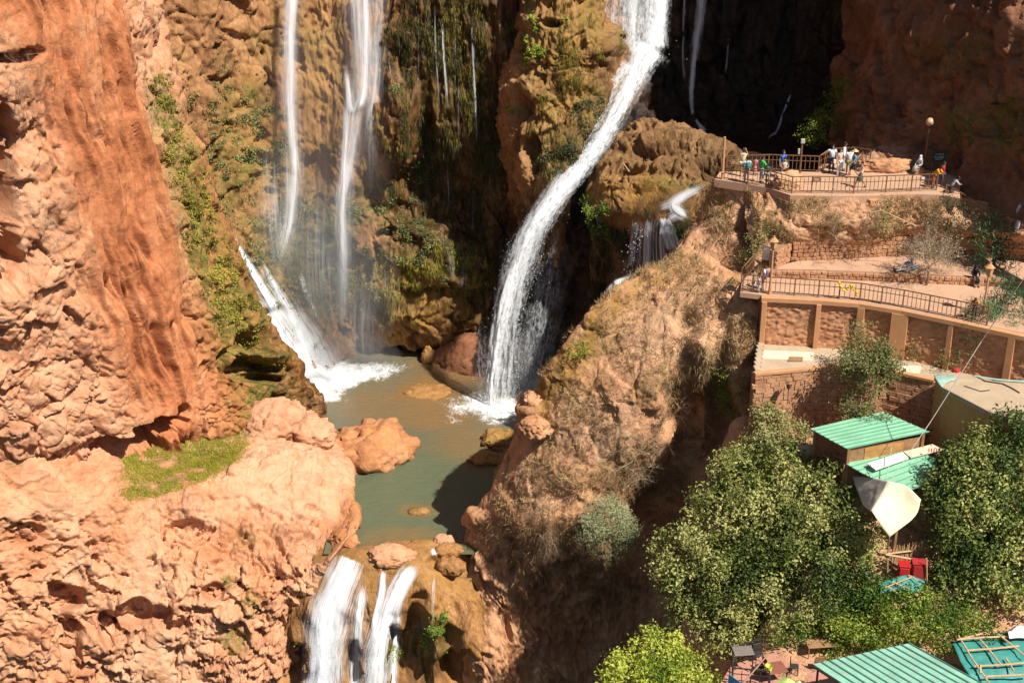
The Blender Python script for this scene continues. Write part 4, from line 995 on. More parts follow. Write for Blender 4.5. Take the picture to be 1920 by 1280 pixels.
water("bowl_waterfall", [
    strand([(1318, -40, 115.4, 32), (1314, 20, 114.8, 32), (1304, 90, 113.6, 28), (1297, 170, 112.4, 20), (1298, 210, BW, 12), (1308, 232, BW, 14), (1328, 248, BW, 22)], M_fall, .9, .02, .1, 1.0, .1, .1, 16, 70),
    strand([(1284, -40, BW, 12), (1282, 100, BW, 12), (1284, 170, BW, 10)], M_drip, .6, .02, .3, 1.0, .1, .05, 8, 71),
    strand([(1482, 172, BW, 8), (1468, 210, BW, 9), (1454, 246, BW, 12), (1430, 266, BW, 50)], M_fall, .9, .1, .2, 1.0, .1, .05, 12, 72),
    strand([(1366, -40, BW, 10), (1362, 90, BW, 10), (1358, 150, BW, 8)], M_drip, .6, .02, .3, 1.0, .1, .05, 8, 73)], M_fall)
# flying drops along the falls
def spray():
    rs = np.random.RandomState(3); V = []
    for (a, b, Yv, n, sx) in [((1024, 396), (992, 455), 100.2, 500, 34), ((992, 455), (952, 620), 100.0, 1300, 44), ((952, 620), (936, 760), 100.3, 1500, 44), ((936, 745), (936, 768), 100.4, 700, 60), ((1190, 60), (1200, 110), 106, 400, 60),
                              ((600, 690), (620, 720), 103.6, 900, 70), ((540, 600), (600, 700), 103.8, 500, 40), ((1200, 430), (1188, 522), 93.4, 250, 26), ((615, 1150), (600, 1290), 74.4, 500, 44), ((720, 1160), (700, 1290), 74.4, 300, 28), ((1160, 200), (1060, 345), 101.0, 500, 26)]:
        t = rs.rand(n); x = a[0] + (b[0] - a[0]) * t + rs.normal(size=n) * sx * .42; y = a[1] + (b[1] - a[1]) * t + rs.normal(size=n) * 7
        for k in range(n):
            V.append(tuple(at(x[k], y[k], Yv + rs.normal() * .5)))
    C = np.array(V); n = len(C); r = (.012 + .022 * rs.rand(n) ** 2)[:, None]
    d = rs.normal(size=(4, 3)); d = np.array([[1, 0, -.6], [-1, 0, -.6], [0, 1, -.6], [0, 0, 1.6]])
    P = (C[:, None, :] + d[None] * r[:, None, :]).reshape(-1, 3)
    o = np.arange(n)[:, None] * 4
    F = np.concatenate([o + np.array([[0, 1, 3]]), o + np.array([[1, 2, 3]]), o + np.array([[2, 0, 3]]), o + np.array([[0, 2, 1]])])
    tag(new_obj("spray", mesh_np("spray", P, F, flat("drops", (.84, .86, .88), .4, .05))), kind="stuff")
spray()
# drifting mist at the foot of the falls
def mist_mat(name, dens):
    m = bpy.data.materials.new(name); m.use_nodes = True; nt = m.node_tree
    nt.nodes.remove(nt.nodes["Principled BSDF"])
    v = nt.nodes.new("ShaderNodeVolumePrincipled"); v.inputs["Color"].default_value = (.94, .95, .97, 1); v.inputs["Density"].default_value = dens; v.inputs["Anisotropy"].default_value = .2
    L(nt, v.outputs[0], nt.nodes["Material Output"].inputs["Volume"])
    return m
def mist(c, r, dens, n):
    for k in range(n):
        f = 1 - .24 * k
        mb = MB(); mb.ball((0, 0, 0), 1, 3, sc=(r[0] * f, r[1] * f, r[2] * f))
        tag(mb.build("mist", mist_mat("mist_air", dens), None, c, True), kind="stuff")
mist(at(600, 530, 105.4), (6.6, 2.8, 9.0), .034, 3)
mist(at(610, 250, 107.6), (5.6, 1.8, 11.0), .022, 2)
mist(at(640, 680, 106.4) , (5.4, 2.4, 2.8), .05, 2)
mist(at(975, 690, 101.2), (3.4, 1.8, 4.4), .03, 3)
# ------------------------------------------------------------------ walls, railings, huts
rnd = random.Random(5)
M_iron = flat("rusty_iron", (.20, .105, .055), .65, .3, 6, .3)
M_stone = [rock_mat("wall_stone", (.24, .11, .055), (.38, .19, .10), (.50, .28, .16), 1.3, .5)]
M_mortar = flat("mortar", (.27, .15, .085), .95, .2, 4)
M_render = flat("earth_render", (.42, .205, .105), .95, .32, 1.1, bmp=.6)
M_pillar = flat("smooth_render", (.47, .235, .11), .9, .1, 2)
M_wood = flat("brown_wood", (.27, .15, .07), .75, .25, 5)
M_paleWood = flat("peeled_poles", (.45, .29, .15), .8, .25, 5)
M_dark = flat("dark_metal", (.035, .03, .028), .5, .2, 5)
M_white = flat("white_paint", (.75, .72, .66), .7, .08, 3)

def stone_shapes(n, seed):
    out = []
    r = random.Random(seed)
    for k in range(n):
        bm = bmesh.new(); bmesh.ops.create_cube(bm, size=1.0)
        bmesh.ops.bevel(bm, geom=bm.edges[:], offset=.16, segments=1, affect='EDGES')
        for v in bm.verts: v.co += Vector((r.uniform(-.07, .07), r.uniform(-.07, .07), r.uniform(-.07, .07)))
        me = bpy.data.meshes.new("stone"); bm.to_mesh(me); bm.free(); me.materials.append(M_stone[0]); out.append(me)
    return out
STONES = stone_shapes(8, 3)
def path_len(P): return [0] + list(np.cumsum([(b - a).length for a, b in zip(P, P[1:])]))
def along(P, cum, s):
    for i in range(len(P) - 1):
        if s <= cum[i + 1] or i == len(P) - 2:
            d = P[i + 1] - P[i]
            return P[i] + d * ((s - cum[i]) / d.length), d.normalized()
def stone_wall(name, label, base, h, sw, sh, th, pname="stone", jit=.25, limit=300, shapes=None, rows_flat=False, cap=None):
    """wall along base points with separate stones on its face"""
    P = [Vector(p) for p in base]; cum = path_len(P)
    root = empty(name, P[0], 0, label, "wall")
    mb = MB()
    inv = P[0]
    for a, b in zip(P, P[1:]):
        d = (b - a); n = Vector((d.y, -d.x, 0)).normalized()
        if n.y > 0: n = -n
        q = [a - inv, b - inv, b - n * th - inv, a - n * th - inv]
        lo = [mb.bm.verts.new(x + Vector((0, 0, -.6))) for x in q]; hi = [mb.bm.verts.new(x + Vector((0, 0, h - .02))) for x in q]
        mb.bm.faces.new(lo[::-1]); mb.bm.faces.new(hi)
        for k in range(4): mb.bm.faces.new((lo[k], lo[(k + 1) % 4], hi[(k + 1) % 4], hi[k]))
    mb.build("core", M_mortar, root)
    nr = max(1, round(h / sh)); count = 0; shp = shapes or STONES
    for r in range(nr - 1, -1, -1):
        s = rnd.uniform(0, sw * .5) - sw * .3
        while s < cum[-1]:
            w = sw * rnd.uniform(1 - jit * 1.4, 1 + jit * 1.4)
            c = max(0, min(cum[-1], s + w / 2)); p, d = along(P, cum, c)
            if count < limit:
                o = new_obj(pname, shp[rnd.randrange(len(shp))], root)
                hh = h / nr * rnd.uniform(1 - jit * .35, 1 + jit * .35)
                o.location = p - inv + Vector((0, 0, (r + .5) * h / nr + rnd.uniform(-.02, .02) * jit * 4))
                o.rotation_euler = (rnd.uniform(-.06, .06) * jit * 3, rnd.uniform(-.1, .1) * jit * 3, math.atan2(d.y, d.x))
                o.scale = (w * .97, rnd.uniform(.16, .26), hh * .96)
                count += 1
            s += w
    return root
# upper stone retaining wall, kerb wall between the two paths
stone_wall("retaining_wall", "red fieldstone retaining wall behind the upper path, below the dry bank",
           [at(1484, 489, z=Z2B), at(1560, 486, z=Z2B), at(1640, 482, z=Z2B), at(1705, 478, z=Z2B), at(1800, 482, z=Z2B), at(1960, 488, z=Z2B)], 1.25, .36, .25, .5, limit=290)
stone_wall("kerb_wall", "low fieldstone kerb wall between the upper and lower path",
           [at(1446, 521, z=Z2), at(1530, 522, z=Z2), at(1600, 525, z=Z2), at(1720, 530, z=Z2), at(1850, 536, z=Z2), at(1960, 545, z=Z2)], .46, .34, .23, .35, limit=160)
# side return of the upper wall
stone_wall("wall_end", "short stone end of the retaining wall beside the eroded bank", [at(1452, 505, z=Z2B), at(1478, 490, z=Z2B)], 1.15, .36, .25, .4, limit=30)

# rendered wall with pillars below the lower path
def rough_panel(a, b, z0, z1, amp, mat, name, root, inv, out):
    L_ = (b - a).length; nu, nv = int(L_ / .07) + 2, int((z1 - z0) / .07) + 2
    gu, gv = np.meshgrid(np.linspace(0, 1, nu), np.linspace(0, 1, nv))
    d = np.array(b - a); P = np.array(a)[None] + gu.ravel()[:, None] * d[None]; P[:, 2] = z0 + gv.ravel() * (z1 - z0)
    n = np.array(out)
    f1, f2, c = worley(P * np.array((2.6, 2.6, 4.2)))
    hgt = amp * (np.minimum(f2 - f1, .35) * 1.4 + (c - .5) * .5 + fbm(P * 3.5, 4, .6) * .5)
    P = P + n[None] * hgt[:, None] - np.array(inv)
    idx = np.arange(nu * nv).reshape(nv, nu)
    F = np.stack([idx[:-1, :-1].ravel(), idx[:-1, 1:].ravel(), idx[1:, 1:].ravel(), idx[1:, :-1].ravel()], 1)
    return new_obj(name, mesh_np(name, P, F, mat), root)
WT = [at(1428, 556, z=Z2), at(1534, 561, z=Z2), at(1612, 567, z=Z2), at(1692, 580, z=Z2), at(1790, 600, z=Z2), at(1900, 624, z=Z2), at(2040, 654, z=Z2), at(2480, 756, z=Z2)]
def pillar_wall():
    inv = WT[0]
    root = empty("rendered_wall", inv, 0, "rough rendered wall with smooth pillars under the lower path railing", "wall")
    core = MB()
    for a, b in zip(WT, WT[1:]):
        d = b - a; n = Vector((d.y, -d.x, 0)).normalized()
        rough_panel(a, b, Z3 - .2, Z2 - .22, .12, M_render, "panel", root, inv, n)
        # coping
        mb = MB(); mb.slab([a + n * .22 - inv, b + n * .22 - inv, b - n * .3 - inv, a - n * .3 - inv], .24); mb.build("coping", M_pillar, root)
        m2 = MB(); m2.slab([a - n * .08 - inv - Vector((0, 0, .24)), b - n * .08 - inv - Vector((0, 0, .24)), b - n * .5 - inv - Vector((0, 0, .24)), a - n * .5 - inv - Vector((0, 0, .24))], 3.2); m2.build("core", M_mortar, root)
    for px, py, w in [(1434, 557, .3), (1536, 562, .28), (1617, 568, .42), (1690, 580, .95), (1786, 599, .3), (1900, 624, .4)]:
        p = at(px, py, z=Z2); d = (WT[3] - WT[2] if px < 1700 else WT[5] - WT[4]).normalized() if px > 1600 else (WT[1] - WT[0]).normalized()
        n = Vector((d.y, -d.x, 0)).normalized()
        mb = MB(); mb.box(p + n * .06 - inv + Vector((0, 0, -1.7)), (w, .32, 2.95), math.atan2(d.y, d.x), bev=.02); mb.build("pillar", M_pillar, root)
    # side return facing the gully
    a, b = WT[0], WT[0] + Vector((.25, 2.6, 0))
    mb = MB(); mb.slab([a - inv + Vector((-.02, .02, -.25)), a - inv + Vector((.5, .02, -.25)), b - inv + Vector((.5, 0, -.25)), b - inv + Vector((-.02, 0, -.25))], 8); mb.build("end_wall", M_mortar, root)
pillar_wall()
# block wall below the yard
LW = [at(px, py, z=Z3) for px, py in T3F]
M_stone.insert(0, rock_mat("cut_block", (.30, .14, .075), (.42, .21, .11), (.54, .31, .18), 1.6, .35))
def block_shapes():
    out = []
    for k in range(5):
        bm = bmesh.new(); bmesh.ops.create_cube(bm, size=1.0)
        bmesh.ops.bevel(bm, geom=bm.edges[:], offset=.05, segments=1, affect='EDGES')
        for v in bm.verts: v.co += Vector((rnd.uniform(-.025, .025), rnd.uniform(-.06, .06), rnd.uniform(-.03, .03)))
        me = bpy.data.meshes.new("block"); bm.to_mesh(me); bm.free(); me.materials.append(M_stone[0]); out.append(me)
    return out
def block_wall():
    base = [Vector((p.x, p.y, Z4 - .4)) for p in LW]
    h = Z3 - Z4 + .4 - .02
    root = stone_wall("block_wall", "tall wall of cut red blocks holding up the pale walled yard", base, h, .56, .285, .45, "block", .12, 300, block_shapes())
    inv = base[0]
    for a, b in zip(LW, LW[1:]):
        d = b - a; n = Vector((d.y, -d.x, 0)).normalized()
        mb = MB(); mb.slab([a + n * .16 + Vector((0, 0, .1)) - inv, b + n * .16 + Vector((0, 0, .1)) - inv, b - n * .22 + Vector((0, 0, .1)) - inv, a - n * .22 + Vector((0, 0, .1)) - inv], .14); mb.build("coping", M_pillar, root)
    # left face towards the gully
    a, b = LW[0], at(1425, 630, z=Z3)
    n = Vector((-1, 0, 0))
    mb = MB(); mb.slab([a - inv + Vector((-.02, .03, -.05)), a - inv + Vector((.6, .03, -.05)), b - inv + Vector((.6, 0, -.05)), b - inv + Vector((-.02, 0, -.05))], 9); mb.build("end_wall", M_mortar, root)
    k = 0
    for t in np.linspace(.1, .95, 9):
        p = a.lerp(b, t); mb = MB(); mb.box(p - inv + Vector((.1, 0, .12)), (.34, .60, .16), .05, bev=.02); mb.build("edge_block", M_conc, root)
    # a lantern on a bracket fixed to the wall
    p = at(1477, 727, Y=LW[0].y - .15)
    lm = empty("wall_lantern", p, 0, "small lantern on a bracket on the left of the block wall", "lamp")
    mb = MB(); mb.bar((0, .2, .1), (0, -.25, .1), .05); mb.bar((0, -.25, .12), (0, -.25, -.9), .05); mb.build("bracket", M_iron, lm)
    mb = MB(); mb.cone((0, -.25, .1), (0, -.25, .42), .12, .2, 6); mb.cone((0, -.25, .42), (0, -.25, .56), .24, .03, 6); mb.build("lantern", M_iron, lm)
block_wall()

# railings
def railing(label, pts, h=1.05, step=.24, mat=M_iron, name="iron_railing", thin=.032):
    root = empty(name, pts[0], 0, label, "railing")
    inv = pts[0]
    pm = MB(); pm.box((0, 0, h / 2), (.07, .07, h)); pm = pm.mesh("post", mat)
    bmh = MB(); bmh.box((0, 0, 0), (thin, thin, 1)); bmm = bmh.mesh("baluster", mat)
    n = 0
    for i, p in enumerate(pts):
        new_obj("post", pm, root, p - inv)
    for a, b in zip(pts, pts[1:]):
        up = Vector((0, 0, 1))
        for nm, z, t in (("top_rail", h, .055), ("middle_rail", h * .68, .035), ("bottom_rail", .12, .035)):
            mb = MB(); mb.bar(a - inv + up * z, b - inv + up * z, t); mb.build(nm, mat, root)
        k = max(2, int((b - a).length / step))
        for j in range(1, k):
            if n >= 296: break
            o = new_obj("baluster", bmm, root, a.lerp(b, j / k) - inv + up * (.12 + (h - .12) * (.44 if j % 2 else .5)))
            o.scale = (1, 1, (h - .12) * (.88 if j % 2 else 1.0)); n += 1
    return root
def line(pxs, z, dz=0): return [at(x, y, z=z) + Vector((0, 0, dz)) for x, y in pxs]
def split(P, step):
    out = [P[0]]
    for a, b in zip(P, P[1:]):
        k = max(1, round((b - a).length / step))
        out += [a.lerp(b, j / k) for j in range(1, k + 1)]
    return out
railing("rusty railing along the front of the lower path above the rendered wall", split(line([(1444, 551), (1534, 557), (1612, 563), (1692, 576), (1790, 596), (1850, 609)], Z2 + .03), 1.35))
railing("short rusty railing at the left end of the lower path by the gully", split(line([(1392, 546), (1444, 551)], Z2 + .03), 1.3))
railing("rusty railing rising at the left end above the small viewpoint", [at(1392, 546, z=Z2 + .03) + Vector((0, .6, .2)), at(1412, 520, z=Z2 + .03) + Vector((0, 0, .5))], 1.0)
railing("rusty railing along the front edge of the upper terrace", split(line([(1357, 336), (1402, 345), (1436, 350), (1484, 363), (1521, 362), (1600, 363), (1660, 361), (1755, 357)], Z1 + .03), 1.35))
railing("dark railing along the back of the upper terrace beside the shaded pool", split(line([(1362, 322), (1440, 320), (1500, 322), (1534, 323)], Z1 + .03), 1.5))
railing("short railing returning to the cliff behind the group of visitors", split(line([(1534, 323), (1556, 312)], Z1 + .03), 1.0))
railing("railing against the cliff foot behind the visitors in white", split(line([(1560, 308), (1600, 306), (1630, 311)], Z1 + .03), 1.3))

# poles and lamps
def lamp_post(px, py, z, h, label, head):
    p = at(px, py, z=z)
    root = empty("lamp_post", p, 0, label, "lamp post")
    mb = MB(); mb.cone((0, 0, 0), (0, 0, .5), .11, .09, 10); mb.cone((0, 0, .5), (0, 0, h), .075, .055, 10); mb.build("pole", M_pillar if head == 'lantern' else M_iron, root)
    if head == 'globe':
        mb = MB(); mb.cone((0, 0, h), (0, 0, h + .12), .06, .16, 10); mb.build("collar", M_iron, root)
        mb = MB(); mb.ball((0, 0, h + .36), .27, 2); mb.build("globe", flat("amber_globe", (.55, .36, .20), .3, .1, 4, spec=.6), root, smooth=True)
        mb = MB()
        for k in range(4):
            a = k * math.pi / 2; mb.tube([(.14 * math.cos(a), .14 * math.sin(a), h + .1), (.3 * math.cos(a), .3 * math.sin(a), h + .36), (.12 * math.cos(a), .12 * math.sin(a), h + .62)], .014, 5)
        mb.build("cage", M_iron, root)
    elif head == 'lantern':
        mb = MB(); mb.cone((0, 0, h), (0, 0, h + .12), .07, .17, 6); mb.build("collar", M_pillar, root)
        mb = MB(); mb.cone((0, 0, h + .12), (0, 0, h + .55), .17, .25, 6); mb.build("lantern", flat("lantern_ochre", (.50, .30, .14), .6, .15, 5), root)
        mb = MB(); mb.cone((0, 0, h + .55), (0, 0, h + .78), .31, .06, 6); mb.ball((0, 0, h + .82), .07, 1); mb.build("cap", M_pillar, root)
    elif head == 'box':
        mb = MB(); mb.box((.02, -.03, h + .05), (.24, .16, .28), bev=.02); mb.build("floodlight", flat("grey_case", (.42, .38, .33), .6), root)
        mb = MB(); mb.box((-.16, 0, h - .6), (.12, .1, .34), bev=.01); mb.build("junction_box", flat("grey_case", (.42, .38, .33), .6), root)
    return root
lamp_post(1443, 552, Z2, 2.75, "lantern post at the left end of the lower path railing", 'lantern')
lamp_post(1843, 590, Z2, 2.3, "lantern post at the right end of the lower path beside the pines", 'lantern')
lamp_post(1733, 318, Z1, 2.75, "globe lamp post against the shaded cliff on the upper terrace", 'globe')
lamp_post(1497, 352, Z1, 2.9, "pole with a floodlight box behind the upper terrace railing", 'box')
def post(px, py, z, h, label, r=.07):
    mb = MB(); mb.cone((0, 0, 0), (0, 0, h), r, r * .8, 10); mb.box((0, 0, .5), (r * 2.6, r * 2.6, .08)); 
    return tag(mb.build("post", M_pillar, None, at(px, py, z=z)), label, "post")
post(1354, 337, Z1, 2.75, "tall bare ochre post at the left corner of the upper terrace", .085)
post(1721, 425, 20.3, 2.4, "rusty post standing in the shaded bank below the terrace", .06)

# concrete footings set into the bank under the terrace edge
for px, py, lb in [(1516, 376, "square concrete footing in the bank below the left bend of the railing"), (1634, 378, "square concrete footing in the bank under the middle of the railing"), (1718, 372, "concrete footing beneath the railing end over the dark bush")]:
    mb = MB(); mb.box((0, 0, -.2), (.62, .6, .75), .5, bev=.02)
    tag(mb.build("concrete_footing", M_pillar, None, at(px, py, z=Z1 - .35) + Vector((0, .1, 0))), lb, "footing", "concrete footings under the terrace edge")

# signs
def text_mesh(body, size, mat):
    cu = bpy.data.curves.new("lettering", 'FONT'); cu.body = body; cu.size = size; cu.align_x = 'CENTER'; cu.align_y = 'CENTER'; cu.extrude = .002
    o = bpy.data.objects.new("lettering", cu); COL.objects.link(o)
    dg = bpy.context.evaluated_depsgraph_get()
    me = bpy.data.meshes.new_from_object(o.evaluated_get(dg)); me.name = "lettering"
    bpy.data.objects.remove(o); bpy.data.curves.remove(cu)
    me.materials.clear(); me.materials.append(mat)
    return me
def scribble(rows, w, h, mat, seed):
    """rows of small cursive strokes, too small in the photo to read"""
    r = random.Random(seed); mb = MB()
    for k, (y, ww, th) in enumerate(rows):
        x = -ww / 2
        while x < ww / 2:
            s = r.uniform(.03, .07)
            mb.bar((x, -.002, y + r.uniform(-th, th) * .5), (x + s, -.002, y + r.uniform(-th, th) * .5), .012, .016)
            if r.random() < .4: mb.bar((x, -.002, y), (x + .005, -.002, y + th * r.uniform(.5, 1.2)), .012, .014)
            x += s + (r.uniform(.02, .05) if r.random() < .3 else 0)
    return mb
p = at(1756, 330, z=Z1 + .0)
sg = empty("green_sign", p, R(8), "dark green notice board with white script beside the globe lamp post", "sign")
mb = MB(); mb.box((0, 0, 1.25), (.92, .05, .62), bev=.01); mb.build("board", flat("sign_green", (.008, .045, .03), .5), sg)
mb = MB(); mb.bar((-.36, .05, 0), (-.36, .05, 1.5), .05); mb.build("leg", M_iron, sg)
mb = MB(); mb.bar((.36, .05, 0), (.36, .05, 1.5), .05); mb.build("leg", M_iron, sg)
mb = scribble([(.17, .5, .05), (.03, .66, .03), (-.06, .66, .03), (-.16, .5, .03)], .8, .5, M_white, 4)
mb.build("lettering", M_white, sg, (0, -.03, 1.25))
p = at(1437, 505, z=Z2 + .1)
sg = empty("white_sign", p, R(-38), "tilted white notice board on a post by the left end of the upper path", "sign")
mb = MB(); mb.bar((0, .04, -.3), (0, .04, 1.3), .05); mb.build("leg", M_iron, sg)
mb = MB(); mb.box((0, 0, 1.0), (.62, .04, .9), bev=.01); mb.build("board", M_white, sg)
mb = MB()
for a, b in (((-.31, 0, 1.45), (.31, 0, 1.45)), ((-.31, 0, .55), (.31, 0, .55)), ((-.31, 0, .55), (-.31, 0, 1.45)), ((.31, 0, .55), (.31, 0, 1.45))): mb.bar(a, b, .05)
mb.build("frame", M_wood, sg)
scribble([(.25, .36, .04), (.08, .4, .03), (-.05, .4, .03), (-.2, .36, .03)], .5, .6, M_iron, 9).build("lettering", M_iron, sg, (0, -.025, 1.0))
p = at(1528, 363, z=Z1)
sg = empty("small_sign", p + Vector((0, -.12, 0)), 0, "small blank brown plate hung on the upper terrace railing", "sign")
mb = MB(); mb.box((0, 0, .92), (.46, .03, .3), bev=.01); mb.build("plate", M_iron, sg)
mb = MB(); mb.box((0, -.02, .92), (.3, .012, .13)); mb.build("panel", M_pillar, sg)

# garland of yellow flowers on the lower railing
def garland():
    g = [at(x, y, Y=at(1590, 560, z=Z2 + .03).y - .12) for x, y in [(1574, 528), (1576, 538), (1584, 545), (1592, 537), (1596, 534), (1600, 541), (1606, 548), (1607, 553)]]
    root = empty("flower_garland", g[0], 0, "yellow flower garland looped over the lower path railing", "garland")
    mb = MB(); mb.tube([x - g[0] for x in g], .03, 5); mb.build("string", flat("leaf_green", (.06, .10, .02)), root)
    ms = MB(); ms.ball((0, 0, 0), .075, 1); fm = ms.mesh("flower", flat("marigold", (.62, .42, .02), .8), True)
    C = crom(np.array([tuple(x - g[0]) for x in g]), 26, 0)
    for c in C:
        o = new_obj("flower", fm, root, Vector(c) + Vector((rnd.uniform(-.04, .04), -.04, rnd.uniform(-.05, .05)))); s = rnd.uniform(.7, 1.3); o.scale = (s, s, s)
garland()

# ------------------------------------------------------------------ huts
def sheet_mat(name, rgb, rust=.55):
    m, nt, b = newmat(name)
    n = nz(nt, .9, 5, .65); n2 = nz(nt, 6, 4, .6)
    c = ramp(nt, n, [(.3, tuple(x * .78 for x in rgb)), (.7, tuple(min(1, x * 1.15) for x in rgb))]).outputs[0]
    c = mixc(nt, ramp(nt, n2, [(.52, (0,) * 3), (.72, (rust,) * 3)]).outputs[0], c, (.33, .26, .17))
    L(nt, c, b.inputs["Base Color"]); b.inputs["Roughness"].default_value = .5
    bump(nt, n2, b, .15, .02)
    return m
M_green = sheet_mat("green_sheet", (.23, .49, .31))
M_green2 = sheet_mat("faded_green_sheet", (.22, .44, .33))
M_rib = flat("green_rib", (.12, .30, .19), .6)
M_seam = flat("seam_dark_green", (.05, .14, .10), .6)  # darker green of the roof seam lines
def sheet_roof(root, a, b, c, d, n, along_ab=True, mat=None, th=.05, seam=True, inv=None):
    """sheets side by side over the quad a b c d: each strip runs from edge a-d to edge b-c (along_ab) """
    for k in range(n):
        t0, t1 = (k + .03) / n, (k + .97) / n
        q = [a.lerp(d, t0), b.lerp(c, t0), b.lerp(c, t1), a.lerp(d, t1)]
        mb = MB(); dz = Vector((0, 0, rnd.uniform(-.012, .012)))
        mb.slab([x - inv + dz for x in q], th); mb.build("roof_sheet", mat, root)
        if seam:
            m2 = MB(); u, v = a.lerp(d, (k + 1) / n) - inv, b.lerp(c, (k + 1) / n) - inv
            m2.bar(u + Vector((0, 0, .015)), v + Vector((0, 0, .015)), .07, .05); m2.build("roof_rib", M_seam if mat is M_green2 else M_rib, root)
def wall_slab(root, a, b, z0, z1, th, name, mat, inv, lap=None):
    d = (b - a); n = Vector((d.y, -d.x, 0)).normalized() * th
    mb = MB(); mb.slab([Vector((p.x, p.y, z1)) - inv for p in (a, b, b - n, a - n)], z1 - z0)
    return mb.build(name, mat, root)
M_plank = flat("orange_plank", (.40, .21, .07), .7, .25, 3)
M_brownwall = flat("dark_red_wall", (.20, .075, .045), .8, .2, 3)
# hut with the bright green roof
A_, B_, C_, D_ = at(1519, 803, z=14.5), at(1655, 771, z=14.75), at(1742, 809, z=14.75), at(1588, 841, z=14.5)
h1 = empty("hut", (D_.x, D_.y, Z4), 0, "small wooden hut with bright green sheet roof below the block wall", "hut")
iv = Vector((D_.x, D_.y, Z4))
sheet_roof(h1, A_, B_, C_, D_, 8, True, M_green, inv=iv)
ins = lambda p, q, t: p.lerp(q, t)
cx = (A_ + B_ + C_ + D_) / 4
a2, b2, c2, d2 = [p.lerp(cx, .09) for p in (A_, B_, C_, D_)]
def plank_wall(root, a, b, z0, z1, n, name, mat, inv):
    for k in range(n):
        wall_slab(root, a, b, z0 + (z1 - z0) * (k + .02) / n, z0 + (z1 - z0) * (k + .97) / n, .06, name, mat, inv)
wall_slab(h1, d2, c2, Z4 - .2, 14.4, .12, "front_wall", M_wood, iv)
off = Vector((0.012, -.03, 0))
plank_wall(h1, d2.lerp(c2, .22) + off, d2.lerp(c2, .74) + off, Z4, 14.3, 8, "plank", M_plank, iv)
wall_slab(h1, a2, d2, Z4 - .2, 14.4, .12, "side_wall", M_brownwall, iv)
wall_slab(h1, b2, c2, Z4 - .2, 14.4, .1, "back_wall", M_wood, iv); wall_slab(h1, a2, b2, Z4 - .2, 14.4, .1, "back_wall", M_wood, iv)
for q in (d2, c2, a2):
    mb = MB(); mb.box(q - iv + Vector((0, -.06, -1.15)), (.14, .14, 2.3)); mb.build("corner_post", M_wood, h1)
# lower roof beside it with pale boards lying on top
A_, B_, C_, D_ = at(1584, 868, z=13.55), at(1700, 836, z=13.7), at(1800, 878, z=13.7), at(1690, 926, z=13.55)
iv = Vector((D_.x, D_.y, 10.5))
h2 = empty("shelter", iv, 0, "low shelter with faded green sheet roof beside the wooden hut", "shelter")
sheet_roof(h2, A_, B_, C_, D_, 8, True, M_green, inv=iv)
for q in (A_, B_, C_, D_):
    mb = MB(); mb.bar(q - iv + Vector((0, 0, -.06)), Vector((q.x, q.y, 10.0)) - iv, .12); mb.build("post", M_wood, h2)
cx = (A_ + B_ + C_ + D_) / 4
for q, lb in (([(1626, 868), (1692, 847), (1704, 858), (1642, 880)], "white board lying along the back of the lower green roof"), ([(1694, 846), (1748, 832), (1768, 842), (1708, 857)], "pale patched board with red marks on the lower green roof")):
    mb = MB(); P = [at(x, y, z=13.86) for x, y in q]; mb.slab([x - P[0] for x in P], .06)
    o = tag(mb.build("white_board" if 'white' in lb else "pale_board", M_white if 'white' in lb else flat("pale_board", (.62, .50, .36), .8), None, P[0]), lb, "board")
    if 'red marks' in lb:
        c = (P[1] + P[2] + P[0] + P[3]) / 4 - P[0]
        mb = MB()
        for k in range(4): mb.bar(c + Vector((.3 + .14 * k, -.2, .02)), c + Vector((.42 + .14 * k, .22, .02)), .035, .02)
        mb.build("red_marking", flat("red_paint", (.5, .06, .06)), o)
# dark railing behind the hut
railing("small dark railing at the back corner of the green roofed hut", split(line([(1718, 842), (1746, 838)], Z4 + .4), .9), 1.1, .2, M_dark, "metal_railing")

# stair flights left of the hut
def stairs():
    top = at(1530, 838, z=Z4 + .9); bot = at(1506, 905, z=Z4 - 1.9)
    root = empty("stone_stairs", bot, 0, "curving pale stone steps left of the green roofed hut", "stairs")
    n = 11
    for k in range(n):
        t = k / (n - 1); p = bot.lerp(top, t) + Vector((.9 * math.sin(t * 3.1), 0, 0)) - bot
        mb = MB(); mb.box(p + Vector((0, 0, -.25)), (2.2, .5, .55), .25 - .5 * t, bev=.015); mb.build("step", M_conc, root)
stairs()
railing("dark handrail between the stone steps and the hut", split(line([(1546, 905), (1552, 880), (1556, 858)], Z4 - .2), .8), 1.0, .25, M_dark, "handrail")

